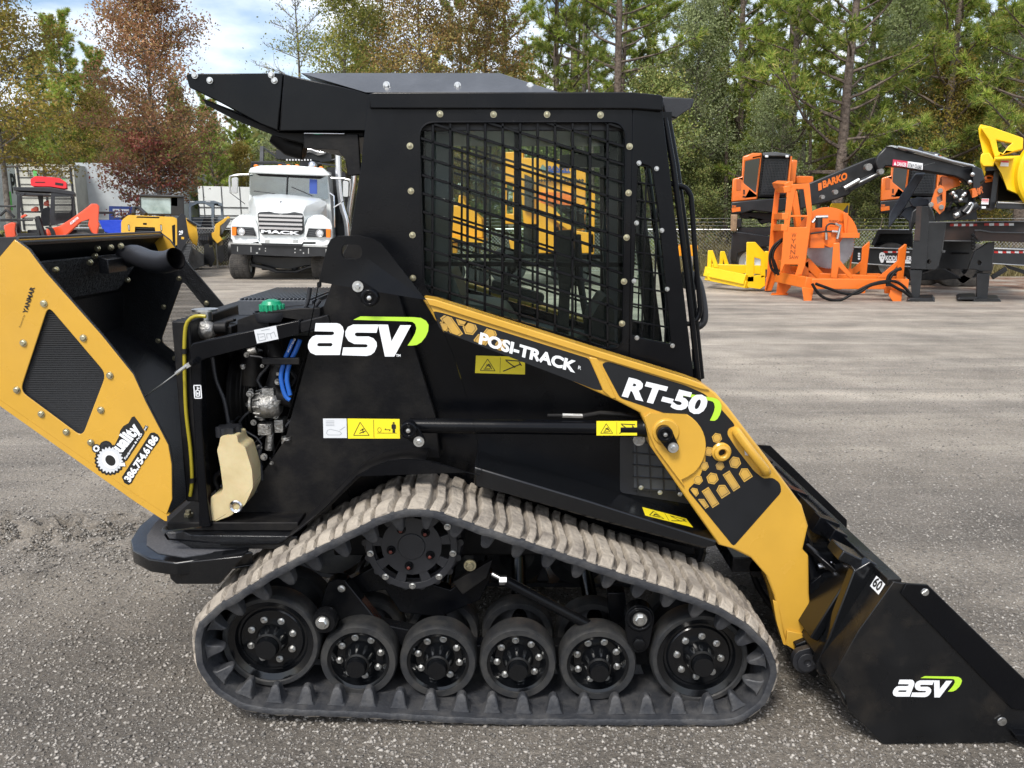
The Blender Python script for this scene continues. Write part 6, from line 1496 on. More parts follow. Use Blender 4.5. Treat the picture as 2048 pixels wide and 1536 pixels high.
mb.pp(E2([(1700,620),(1765,620),(1700,1100),(1640,1100)]), 15.0, .2, m=0); mb.bar(P(*e2(1590,635),15), P(*e2(1770,625),15), .06, .08, 0)
mb.pp(E2([(1720,1020),(2140,1020),(2140,1110),(1720,1100)]), 14.9, .6, m=0); mb.pp(E2([(1730,640),(1860,880),(2140,980),(2140,1010),(1740,1010)]), 15.4, .2, m=0)
mb.pp(E2([(1740,1018),(2140,1035),(2140,1050),(1740,1040)]), 14.88, .02, m=2)
dm = mb.build('stand_frame', [TB, RUSTB, ZINC], DM, bevel=.01)
mb = MB(); mb.flat(E2([(1550,985),(1635,985),(1630,1052),(1545,1050)]), 14.99, 0); mb.flat(E2([(1550,1075),(1600,1075),(1598,1100),(1550,1100)]), 14.99, 0); mb.flat(E2([(1550,992),(1632,992),(1630,1005),(1550,1003)]), 14.98, 1); mb.flat(E2([(1550,1018),(1630,1018),(1630,1024),(1550,1022)]), 14.98, 1)
mb.flat(E2([(1780,538),(1870,540),(1865,605),(1765,602)]), 14.85, 0); mb.flat(E2([(1780,540),(1868,542),(1868,560),(1780,556)]), 14.84, 1)
mb.ptext('BAR', e2(1440,975), e2(1570,915), e2(1440,885), 15.1, 2, .03, 0)
mb.tube([P(*e2(1640+45*cos(t/10*2*pi), 740+25*sin(t/10*2*pi)), 15.15) for t in range(10)], .02, 6, m=2, closed=True); mb.bar(P(*e2(1590,785),15.15), P(*e2(1675,775),15.15), .01, .03, 2)
mb.build('warning_label', [WHT, REDP, ORB], dm)
# black stabiliser frame and trailer beam
e = lambda x, y: (1680+x/5.565, 370+y/5.565)
def E(l): return [e(*p) for p in l]
MB.K = .5
G = thing('stabiliser_frame', 'black steel stabiliser frame standing on two flat feet right of the orange saw', 'stabiliser', (P(1850, 600, 16).x, 16.2, 0))
mb = MB()
mb.pp(E([(850,240),(910,235),(900,420),(890,620),(820,620),(840,420)]), 16.0, .22, m=1); mb.pp(E([(905,235),(975,245),(990,420),(960,940),(780,930),(820,620),(890,610)]), 16.02, .22, m=0)
mb.pp(E([(990,420),(1180,420),(1150,620),(1100,900),(1060,940),(960,940)]), 16.1, .2, [circ(*e(992, 853), 4.6, 14)], m=0)
lg = mb.build('upright_column', [TB, RUSTB], G, bevel=.012)
mb = MB(); mb.pp(E([(775,940),(915,940),(885,1260),(800,1250)]), 16.05, .25); mb.build('leg', TB, G, bevel=.012)
mb = MB(); mb.pp(E([(1640,640),(1720,640),(1690,960),(1560,960),(1500,940),(1420,940),(1500,740)]), 16.1, .2, [circ(*e(1550, 865), 4.3, 14)]); mb.pp(E([(1525,980),(1670,990),(1640,1270),(1520,1265)]), 16.05, .25); mb.build('leg', TB, G, bevel=.012)
for l in ([(735,1290),(780,1262),(1030,1262),(1060,1302)], [(1475,1300),(1500,1268),(1780,1268),(1800,1302)], [(1300,1275),(1330,1250),(1520,1245),(1520,1275)]):
    mb = MB(); mb.pp(E(l), 15.8, .8)
    mb.build('foot', TB, G, bevel=.01)
mb = MB()
mb.pp(E([(970,415),(2100,400),(2100,430),(2100,640),(1560,620),(1100,620),(990,560)]), 16.5, 1.2, m=1)
mb.pp(E([(985,408),(2100,400),(2100,412),(985,424)]), 16.4, .2, m=2); mb.pp(E([(1090,614),(1560,620),(1560,634),(1090,628)]), 16.35, .2, m=2)
mb.pp(E([(1500,500),(1570,500),(1600,520),(1800,530),(2100,530),(2100,640),(1540,620),(1500,560)]), 15.9, .3, m=1); mb.pp(E([(1500,498),(1570,498),(1690,520),(2100,530),(2100,540),(1690,534),(1560,512),(1500,514)]), 15.85, .1, m=2)
mb.pp(E([(1100,620),(1500,630),(1430,940),(1080,930)]), 16.9, .3, m=0); mb.pp(E([(1240,750),(1440,755),(1440,770),(1240,768)]), 16.85, .05, m=3)
mb.bar(P(*e(1165,430),16.35), P(*e(1130,740),16.35), .03, .05, 2); mb.bar(P(*e(1080,740),16.35), P(*e(1170,740),16.35), .03, .05, 2)
mb.bar(P(*e(1130,740),16.35), P(*e(1070,940),16.35), .03, .03, 0)
mb.pp(E([(880,1000),(1100,930),(1170,940),(1350,1040),(1100,1060),(900,1060)]), 18.5, .4, m=3)
for k in range(9): mb.ball(P(*e(1480+(k % 2)*12, 560+k*18), 15.7), .035, 8, 3)
fb = mb.build('trailer_beam', [TB, RUSTB, TG, BLKD], G, bevel=.01)
mb = MB()
for k in range(7):
    mb.flat(E([(1225+k*43,432),(1268+k*43,430),(1268+k*43,457),(1225+k*43,459)]), 16.49, k % 2)
for k in range(6): mb.flat(E([(1605+k*55,425),(1660+k*55,424),(1660+k*55,452),(1605+k*55,453)]), 16.49, k % 2)
mb.build('reflector_tape', [MREDW, WHT], fb, smooth=0)
for a, b, Y in ((900,235,16.2), ):
    mb = MB(); mb.pp(E([(800,300),(870,240),(1000,235),(1040,300),(1060,400),(1020,420),(840,420),(790,520),(780,420)]), 16.6, .3); mb.build('pivot_casting', TB, G, bevel=.02)
# lettered trailer
T = thing('flatbed_trailer', 'black flatbed trailer with a white bear emblem behind the orange saw frame', 'trailer', (P(1780, 560, 19.5).x, 19.6, 0))
mb = MB()
mb.pp(E([(130,690),(810,710),(810,920),(130,870)]), 19.5, .3, m=0); mb.pp(E([(150,685),(820,708),(820,722),(150,700)]), 19.45, .1, m=1); mb.pp(E([(120,860),(800,905),(800,918),(120,873)]), 19.45, .1, m=1)
mb.pp(E([(345,665),(420,500),(800,505),(800,545),(440,545),(385,680)]), 19.8, .8, m=0); mb.pp(E([(430,530),(810,535),(810,690),(390,680)]), 20.4, .4, m=2)
tb_ = mb.build('trailer_rail', [TB, ZINC, BLKD], T, bevel=.01); mb = MB(); mb.pp(E([(1690,700),(2100,705),(2100,905),(1690,870)]), 18.5, .3, m=0); mb.pp(E([(1715,698),(2100,712),(2100,728),(1715,716)]), 18.45, .1, m=1); mb.pp(E([(1690,868),(2100,893),(2100,904),(1690,880)]), 18.45, .1, m=1)
mb.bar(P(*e(1690,1030),18.4), P(*e(1850,930),18.4), .06, .1, 0); mb.pp(E([(1820,880),(2100,960),(2100,1010),(1870,930)]), 18.6, .2, m=0)
mb.build('trailer_rail', [TB, ZINC, BLKD], T, bevel=.01)
mb = MB()
mb.ptext('KODIAK LER', e(505,838), e(798,845), e(508,785), 19.5, 0, .04, .01); mb.bar(P(*e(515,852),19.48), P(*e(790,862),19.48), .01, .05, 0)
mb.flat(rnd(E([(440,760),(470,745),(500,760),(505,800),(480,865),(455,865),(435,810)]), 2), 19.49, 0); mb.flat(E([(452,780),(464,776),(464,792),(452,794)]), 19.48, 1); mb.flat(E([(478,776),(490,780),(490,794),(478,790)]), 19.48, 1); mb.flat(E([(466,810),(476,810),(472,830)]), 19.48, 1)
for k in range(6): mb.flat(E([(485+k*48,735),(533+k*48,737),(533+k*48,757),(485+k*48,755)]), 19.49, 3 if k % 2 == 0 else 2)
for k in range(8): mb.flat(E([(1715+k*46,732),(1761+k*46,735),(1761+k*46,760),(1715+k*46,757)]), 18.49, 3 if k % 2 == 0 else 2)
for k in range(3): mb.flat(E([(200,755+k*28),(225,756+k*28),(225,775+k*28),(200,774+k*28)]), 19.49, 0)
mb.build('trailer_lettering', [WHT, INK, STKG, MREDW], tb_, smooth=0)
for a, b, Y in ((560, 960, 19.9), (1300, 960, 19.2), (1480, 960, 19.2), (1000, 960, 19.6)):
    mb = MB(); c = P(*e(a, b), Y); wheel_side(mb, (c.x, Y+.2, .50), .50, .35, 'y', 0, 1); mb.build('trailer_tyre', [TYR, TW if a == 560 else TB], T, smooth=50)
# ---------------------------------------------------------------- yellow chipper seen through the cab
e = lambda x, y: (880+x/4.8, 240+y/4.8)
MB.K = .05
CH = thing('chipper', 'tall orange yellow wood chipper seen through the cab window', 'wood chipper', (P(1110, 520, 19.5).x, 19.5, 0))
mb = MB()
mb.pp(E([(780,360),(1395,390),(1400,520),(1395,1060),(1290,1060),(930,1000),(800,1000),(780,700)]), 19.6, 1.8, [E([(1110,820),(1400,820),(1370,1050),(1150,1050)])], m=0)
mb.pp(E([(590,310),(800,300),(800,520),(730,560),(590,560)]), 19.9, .8, m=0); mb.pp(E([(590,560),(730,560),(740,1000),(600,1000)]), 19.9, .1, [E([(640,600),(700,600),(700,900),(640,900)])], m=0)
mb.pp(E([(940,780),(1080,840),(1280,1040),(1230,1060),(940,850)]), 19.2, .3, m=0); mb.pp(E([(930,860),(1110,900),(1110,1280),(940,1280)]), 19.3, .5, m=0); mb.pp(E([(1440,660),(1490,680),(1480,1290),(1430,1290)]), 19.3, .2, m=0); mb.pp(E([(1290,1060),(1480,1090),(1480,1280),(1290,1280)]), 19.3, .3, m=0)
mb.pp(E([(1640,820),(1680,830),(1670,1290),(1620,1290)]), 19.3, .3, m=0); mb.pp(E([(660,1150),(720,1150),(720,1250),(680,1250)]), 19.3, .3, m=0)
mb.build('housing', BNY, CH, bevel=.02)
mb = MB(); mb.ptext('BANDIT', e(1040,490), e(1250,495), e(1040,440), 19.58, 0, .04, .01); mb.flat(E([(950,480),(985,425),(1030,470),(1010,485)]), 19.58, 1); mb.bar(P(*e(980,495),19.58), P(*e(1250,500),19.58), .01, .04, 0); mb.build('chipper_lettering', [BNR, TEAL], CH)
mb = MB()
for k in range(16): mb.bar(P(*e(940+28*k, 570), 19.55), P(*e(955+28*k, 590), 19.55), .05, .05)
mb.pp(E([(940,690),(1280,700),(1280,820),(940,800)]), 19.5, .1, m=1)
for k in range(9): mb.pp(E([(940+38*k,740),(978+38*k,740),(972+38*k,790),(959+38*k,805),(946+38*k,790)]), 19.48, .05, m=1)
mb.pp(E([(810,520),(900,560),(900,900),(810,860)]), 19.5, .1, m=0)
mb.build('feed_chain', [RUSTB, ORG], CH)
mb = MB(); mb.pp(E([(800,900),(1290,1060),(1290,1300),(800,1300)]), 20.4, .5, m=0); mb.cyl(P(*e(650,1400),19.6), P(*e(650,1400),19.6)+Vector((0, .5, 0)), .45); mb.cyl(P(*e(1250,1450),19.6), P(*e(1250,1450),19.6)+Vector((0, .5, 0)), .45); mb.pp(E([(560,1290),(1660,1300),(1660,1370),(560,1350)]), 19.5, 1, m=0); mb.build('undercarriage', TB, CH, bevel=.02)
mb = MB()
mb.pp(E([(100,820),(170,820),(180,720),(210,720),(240,800),(290,850),(400,950),(415,1130),(80,1120),(60,1000)]), 19.5, .8, m=0); mb.pp(E([(60,1120),(420,1140),(420,1180),(60,1160)]), 19.2, 1.2, m=0); mb.pp(E([(120,1180),(165,1180),(165,1280),(120,1280)]), 19.4, .2, m=0); mb.pp(E([(330,1180),(380,1180),(380,1290),(330,1290)]), 20, .2, m=0); mb.pp(E([(-60,780),(110,800),(110,1130),(-60,1130)]), 19.9, .6, m=0)
hx0, hx1 = P(*e(70, 1150), 19.6).x, P(*e(400, 1150), 19.6).x; hz = P(*e(100, 1180), 19.5).z+.05
for x in (hx0+.1, hx1-.1):
    for y in (19.5, 20.2): mb.box(x-.05, x+.05, y-.05, y+.05, 0, hz, 1)
    mb.lathe([(0, -.1), (.3, -.1), (.3, .1), (0, .1)], (x, 19.9, .3), 'y', 20, 1)
mb.box(hx0, hx1, 19.5, 20.2, hz-.12, hz, 1)
tag(mb.build('feed_hopper', [BNY, TB], bevel=.02), 'orange yellow feed hopper with a pointed fin seen at the left of the cab window', 'hopper')
mb = MB(); mb.pp([(1362,490),(1396,491),(1396,513),(1362,512)], 20.5, .4, m=0); x_ = P(1383, 520, 20.5).x; mb.box(x_-.04, x_+.04, 20.5, 20.58, 0, P(1383,513,20.5).z, 1); mb.pp([(1340,500),(1362,492),(1362,512),(1340,515)], 20.6, .4, m=0)
tag(mb.build('beam_stand', [BNY, ZINC], bevel=.01), 'short orange beam on a steel prop just right of the cab door', 'stand')

MB.K = 0
# ================================================================== ground
def ground_mat():
    m, t, b = principled('gravel_ground'); l = t.links.new
    b.inputs['Roughness'].default_value = .8; b.inputs['Specular IOR Level'].default_value = .4
    tc = N(t, 'ShaderNodeTexCoord')
    def noise(sc, det=6, mp=None, rough=.6, dist=0):
        n = N(t, 'ShaderNodeTexNoise'); n.inputs['Scale'].default_value = sc; n.inputs['Detail'].default_value = det; n.inputs['Roughness'].default_value = rough
        n.inputs['Distortion'].default_value = dist
        if mp:
            q = N(t, 'ShaderNodeMapping'); q.inputs['Scale'].default_value = mp; q.inputs['Rotation'].default_value = (0, 0, radians(3)); l(tc.outputs['Object'], q.inputs[0]); l(q.outputs[0], n.inputs[0])
        else: l(tc.outputs['Object'], n.inputs[0])
        return n
    def ramp(n, p0, p1, c0, c1, sock=0):
        r = N(t, 'ShaderNodeValToRGB'); e = r.color_ramp.elements; e[0].position = p0; e[1].position = p1; e[0].color = (*c0, 1); e[1].color = (*c1, 1); l(n.outputs[sock], r.inputs[0]); return r
    def mix(f, a, c, mode='MIX', fv=None):
        x = N(t, 'ShaderNodeMixRGB', blend_type=mode)
        if fv is not None: x.inputs[0].default_value = fv
        if f is not None: l(f.outputs[0], x.inputs[0])
        for i, s in ((1, a), (2, c)):
            if isinstance(s, tuple): x.inputs[i].default_value = (*s, 1)
            else: l(s.outputs[0], x.inputs[i])
        return x
    base = ramp(noise(.7, 8, (.45, 1.1, 1)), .36, .66, (.31, .275, .232), (.48, .43, .365))
    fine = ramp(noise(55, 8, rough=.75), .33, .68, (.45, .45, .45), (1.45, 1.43, 1.40))
    c = mix(None, base, fine, 'MULTIPLY', 1)
    streak = ramp(noise(1.0, 7, (.16, 1.3, 1), dist=1.2), .38, .64, (.70, .70, .70), (1.2, 1.19, 1.16))
    c = mix(None, c, streak, 'MULTIPLY', .85)
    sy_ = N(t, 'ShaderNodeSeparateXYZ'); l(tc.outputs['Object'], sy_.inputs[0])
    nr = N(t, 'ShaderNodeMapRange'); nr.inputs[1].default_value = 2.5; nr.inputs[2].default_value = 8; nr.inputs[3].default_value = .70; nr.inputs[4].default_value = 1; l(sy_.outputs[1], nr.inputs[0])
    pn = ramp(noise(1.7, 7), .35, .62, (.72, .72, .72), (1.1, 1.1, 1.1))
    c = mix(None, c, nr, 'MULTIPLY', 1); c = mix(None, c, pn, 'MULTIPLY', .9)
    # pale stones
    for sc, th0, th1, col, pk in ((75, .20, .30, (.50, .48, .44), .62), (150, .18, .30, (.42, .40, .37), .55), (36, .16, .22, (.40, .38, .34), .8)):
        v = N(t, 'ShaderNodeTexVoronoi'); v.inputs['Scale'].default_value = sc; l(tc.outputs['Object'], v.inputs[0])
        edge = ramp(v, th0, th1, (1, 1, 1), (0, 0, 0))
        bw = N(t, 'ShaderNodeSeparateColor'); l(v.outputs['Color'], bw.inputs[0])
        gt = N(t, 'ShaderNodeMath', operation='GREATER_THAN'); gt.inputs[1].default_value = pk; l(bw.outputs[0], gt.inputs[0])
        mu = N(t, 'ShaderNodeMath', operation='MULTIPLY'); l(edge.outputs[0], mu.inputs[0]); l(gt.outputs[0], mu.inputs[1])
        mu2 = N(t, 'ShaderNodeMath', operation='MULTIPLY'); mu2.inputs[1].default_value = .75; l(mu.outputs[0], mu2.inputs[0])
        c = mix(mu2, c, col)
    # leaf litter and red earth near the trees on the right
    sx = N(t, 'ShaderNodeSeparateXYZ'); l(tc.outputs['Object'], sx.inputs[0])
    mr = N(t, 'ShaderNodeMapRange'); mr.inputs[1].default_value = 13; mr.inputs[2].default_value = 19; l(sx.outputs[1], mr.inputs[0])
    mx_ = N(t, 'ShaderNodeMapRange'); mx_.inputs[1].default_value = 5; mx_.inputs[2].default_value = 11; l(sx.outputs[0], mx_.inputs[0])
    ln = ramp(noise(1.3, 8), .38, .58, (0, 0, 0), (1, 1, 1))
    a = N(t, 'ShaderNodeMath', operation='MULTIPLY'); l(mr.outputs[0], a.inputs[0]); l(mx_.outputs[0], a.inputs[1])
    a2 = N(t, 'ShaderNodeMath', operation='MULTIPLY'); l(a.outputs[0], a2.inputs[0]); l(ln.outputs[0], a2.inputs[1])
    lit = ramp(noise(9, 8), .35, .65, (.12, .065, .04), (.30, .17, .11))
    c = mix(a2, c, lit)
    wd = N(t, 'ShaderNodeMapRange'); wd.inputs[1].default_value = 25.5; wd.inputs[2].default_value = 29; l(sx.outputs[1], wd.inputs[0])
    c = mix(wd, c, ramp(noise(2, 8), .35, .65, (.05, .035, .02), (.15, .10, .05)))
    l(c.outputs[0], b.inputs['Base Color'])
    v = N(t, 'ShaderNodeTexVoronoi'); v.inputs['Scale'].default_value = 75; l(tc.outputs['Object'], v.inputs[0])
    n1 = noise(14, 10, rough=.72); n2 = noise(90, 6, rough=.8)
    ad = N(t, 'ShaderNodeMath', operation='MULTIPLY_ADD'); ad.inputs[1].default_value = 1.2; l(n1.outputs[0], ad.inputs[0])
    m2 = N(t, 'ShaderNodeMath', operation='MULTIPLY_ADD'); m2.inputs[1].default_value = -.35; l(v.outputs['Distance'], m2.inputs[0]); l(n2.outputs[0], m2.inputs[2]); l(m2.outputs[0], ad.inputs[2])
    bm = N(t, 'ShaderNodeBump'); bm.inputs['Strength'].default_value = .9; bm.inputs['Distance'].default_value = .022; l(ad.outputs[0], bm.inputs['Height']); l(bm.outputs[0], b.inputs['Normal'])
    return m
rng = np.random.default_rng(11)
def gheight(x, y):
    "low relief: a scraped ridge of loose gravel at the left, shallow ruts elsewhere"
    d = y-(3.95+.10*np.sin(x*2.1)+.10*(x+2))
    h = .055*np.exp(-(d/.20)**2)*np.clip((-x-1.55)/.5, 0, 1)*(1+.30*np.sin(x*31+y*19)*np.sin(x*17-y*23)+.2*np.sin(x*53+y*41))
    h += .02*np.exp(-((y-3.45)/.1)**2)*np.clip((-x-1.9)/.3, 0, 1)
    return h
xs = np.concatenate([np.linspace(-300, -22, 14), np.arange(-20, -6, .5), np.arange(-6, 4.01, .05), np.arange(4.5, 22, .5), np.linspace(24, 300, 14)])
ys = np.concatenate([np.linspace(-60, -2, 8), np.arange(-1, 1.5, .25), np.arange(1.5, 6, .04), np.arange(6, 30, .5), np.linspace(32, 700, 20)])
GX, GY = np.meshgrid(xs, ys); GZ = gheight(GX, GY); GZ = GZ*(1+.45*rng.normal(0, 1, GZ.shape).clip(-1.6, 1.6))
V = np.stack([GX, GY, GZ], -1).reshape(-1, 3); nx, ny = len(xs), len(ys)
i, j = np.meshgrid(np.arange(nx-1), np.arange(ny-1)); a = (j*nx+i).ravel()
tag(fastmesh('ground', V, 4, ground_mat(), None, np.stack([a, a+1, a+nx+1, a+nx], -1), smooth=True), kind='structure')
# loose stones close to the camera
def island_mat(name, cols, rough=.8, trans=0, scale_var=.0, spec=.3):
    m, t, b = principled(name); b.inputs['Roughness'].default_value = rough; b.inputs['Specular IOR Level'].default_value = spec
    g = N(t, 'ShaderNodeNewGeometry'); r = N(t, 'ShaderNodeValToRGB'); e = r.color_ramp.elements
    n = len(cols)
    for k in range(n-2): e.new(.5)
    for k, c in enumerate(cols): e[k].position = k/(n-1); e[k].color = (*c, 1)
    t.links.new(g.outputs['Random Per Island'], r.inputs[0]); src = r.outputs[0]
    # each plant a touch different
    oi = N(t, 'ShaderNodeObjectInfo'); hv = N(t, 'ShaderNodeHueSaturation'); mr = N(t, 'ShaderNodeMapRange'); mr.inputs[3].default_value = .80; mr.inputs[4].default_value = 1.2
    t.links.new(oi.outputs['Random'], mr.inputs[0]); t.links.new(mr.outputs[0], hv.inputs['Value']); t.links.new(src, hv.inputs['Color']); src = hv.outputs[0]
    if scale_var:
        tc = N(t, 'ShaderNodeTexCoord'); no_ = N(t, 'ShaderNodeTexNoise'); no_.inputs['Scale'].default_value = scale_var; no_.inputs['Detail'].default_value = 3
        mr2 = N(t, 'ShaderNodeMapRange'); mr2.inputs[1].default_value = .32; mr2.inputs[2].default_value = .68; mr2.inputs[3].default_value = .5; mr2.inputs[4].default_value = 1.45
        mu = N(t, 'ShaderNodeMixRGB', blend_type='MULTIPLY'); mu.inputs[0].default_value = 1
        t.links.new(tc.outputs['Object'], no_.inputs[0]); t.links.new(no_.outputs[0], mr2.inputs[0]); t.links.new(src, mu.inputs[1]); t.links.new(mr2.outputs[0], mu.inputs[2]); src = mu.outputs[0]
    t.links.new(src, b.inputs['Base Color'])
    if trans:
        o = t.nodes['Material Output']; tl = N(t, 'ShaderNodeBsdfTranslucent'); mx = N(t, 'ShaderNodeMixShader'); mx.inputs[0].default_value = trans
        t.links.new(src, tl.inputs[0]); t.links.new(b.outputs[0], mx.inputs[1]); t.links.new(tl.outputs[0], mx.inputs[2]); t.links.new(mx.outputs[0], o.inputs[0])
    return m
OCT = np.array([[1,0,0],[-1,0,0],[0,1,0],[0,-1,0],[0,0,1],[0,0,-1]], float)
OF = np.array([[0,2,4],[2,1,4],[1,3,4],[3,0,4],[2,0,5],[1,2,5],[3,1,5],[0,3,5]])
def stones(name, n, x0, x1, y0, y1, s0, s1, matf, label, pw=1.6):
    u = rng.random(n); y = y0+(y1-y0)*u**pw; x = (rng.random(n)-.5)*2*(y*.72+.3)+0; keep = (x > x0) & (x < x1); x, y = x[keep], y[keep]; n = len(x)
    s = s0+(s1-s0)*rng.random(n)**2.6
    sc = s[:, None]*np.stack([.7+.6*rng.random(n), .7+.6*rng.random(n), .35+.4*rng.random(n)], -1)
    th = rng.random(n)*6.28; c_, s_ = np.cos(th), np.sin(th)
    v = OCT[None]*sc[:, None]*(1+.35*(rng.random((n, 6, 1))-.5)); v = v+rng.normal(0, .12, (n, 6, 3))*s[:, None, None]
    vx = v[..., 0]*c_[:, None]-v[..., 1]*s_[:, None]; vy = v[..., 0]*s_[:, None]+v[..., 1]*c_[:, None]
    z = gheight(x, y)+s*.15
    V = np.stack([vx+x[:, None], vy+y[:, None], v[..., 2]+z[:, None]], -1).reshape(-1, 3)
    Fc = (OF[None]+6*np.arange(n)[:, None, None]).reshape(-1, 3)
    return tag(fastmesh(name, V, 3, matf, None, Fc), label, 'gravel', kind='stuff')
STN = island_mat('stone', [(.13, .12, .108), (.24, .22, .195), (.34, .315, .28), (.47, .44, .395)], .75)
stones('gravel', 130000, -7, 7, 1.35, 9.5, .0024, .0092, STN, 'loose pale grey gravel scattered over the dark crushed surface')
def ridge_stones():
    n = 11000; x = -4.4+3.0*rng.random(n); y = 3.95-.10*np.sin(x*2.1)-.10*(x+2)+rng.normal(0, .17, n); s = .003+.006*rng.random(n)**2
    v = OCT[None]*(s[:, None]*np.array([1.1, 1.1, .8]))[:, None]*(1+.4*(rng.random((n, 6, 1))-.5))+rng.normal(0, .14, (n, 6, 3))*s[:, None, None]
    z = gheight(x, y)+s*.3
    V = (v+np.stack([x, y, z], -1)[:, None]).reshape(-1, 3); Fc = (OF[None]+6*np.arange(n)[:, None, None]).reshape(-1, 3)
    tag(fastmesh('scraped_gravel', V, 3, island_mat('dark_stone', [(.06, .055, .05), (.14, .13, .115), (.22, .205, .18), (.38, .355, .32)], .85), None, Fc), 'low ridge of churned dark gravel scraped up at the left behind the hood', 'gravel', kind='stuff')
ridge_stones()
# ================================================================== vegetation
BARK = mat('pine_bark', (.16, .125, .10), .95, c2=(.06, .045, .035), scale=9, bump=1, bscale=14, dist=.05)
BARK2 = mat('grey_bark', (.20, .18, .155), .95, c2=(.09, .075, .06), scale=9, bump=1, bscale=18, dist=.04)
PINE = island_mat('pine_needles', [(.10, .155, .035), (.18, .27, .05), (.28, .38, .065), (.42, .48, .10), (.50, .40, .14)], .6, .42, .55)
AUT = island_mat('autumn_leaves', [(.19, .12, .045), (.30, .18, .06), (.32, .24, .075), (.26, .26, .07), (.38, .22, .10)], .6, .35, .5)
RUST = island_mat('russet_leaves', [(.22, .11, .06), (.33, .17, .09), (.27, .20, .08), (.38, .18, .11), (.30, .24, .09)], .6, .4, .5)
REDL = island_mat('red_leaves', [(.24, .06, .055), (.36, .10, .085), (.33, .17, .08), (.26, .20, .07)], .6, .35, .5)
OLV = island_mat('olive_leaves', [(.15, .15, .03), (.27, .23, .045), (.34, .25, .05), (.22, .21, .045), (.38, .22, .07)], .6, .35, .5)
PALE = island_mat('pale_green_leaves', [(.13, .16, .03), (.24, .27, .055), (.33, .33, .08), (.36, .30, .09)], .6, .4, .5)
DKG = island_mat('undergrowth_leaves', [(.11, .15, .045), (.20, .25, .075), (.28, .32, .10), (.34, .30, .11)], .65, .3, .45)
GRL = island_mat('grey_green_leaves', [(.17, .21, .09), (.27, .32, .15), (.37, .41, .20)], .7, .3, .45)
DRY = island_mat('dry_grass', [(.10, .09, .035), (.22, .18, .08), (.33, .28, .15), (.16, .17, .05)], .8, .3)
def leaves(C, size, rs, pw=1.0):
    "one small four sided leaf at each centre"
    n = len(C); a = rs.normal(0, 1, (n, 3)); a /= np.linalg.norm(a, axis=1)[:, None]; b = rs.normal(0, 1, (n, 3)); b -= a*(a*b).sum(1)[:, None]; b /= np.linalg.norm(b, axis=1)[:, None]
    s = size*(.6+.8*rs.random(n))[:, None]
    return np.stack([C-a*s, C-b*s*.55*pw, C+a*s, C+b*s*.55*pw], 1).reshape(-1, 3)
def blades(C, D, ln, w, k, rs, spread=.75):
    "k needles fanning from each centre about direction D"
    n = len(C); C2 = np.repeat(C, k, 0); D2 = np.repeat(D, k, 0); v = D2+rs.normal(0, spread, (n*k, 3)); v /= np.linalg.norm(v, axis=1)[:, None]
    s = np.cross(v, rs.normal(0, 1, (n*k, 3))); s /= np.linalg.norm(s, axis=1)[:, None]; L_ = ln*(.6+.6*rs.random(n*k))[:, None]
    return np.stack([C2-s*w/2, C2+s*w/2, C2+v*L_+s*w*.2], 1).reshape(-1, 3)
def limb(mb, p, d, L_, r, rs, droop=0, n=5, r1=.25):
    pts = [np.array(p, float)]; d = np.array(d, float); d /= np.linalg.norm(d)
    for i in range(n):
        d = d+rs.normal(0, .10, 3); d[2] += droop/n; d /= np.linalg.norm(d); pts.append(pts[-1]+d*L_/n)
    mb.tube([tuple(q) for q in pts], r, 5, 0, radii=[r*(1-(1-r1)*i/n) for i in range(n+1)], caps=False)
    return pts
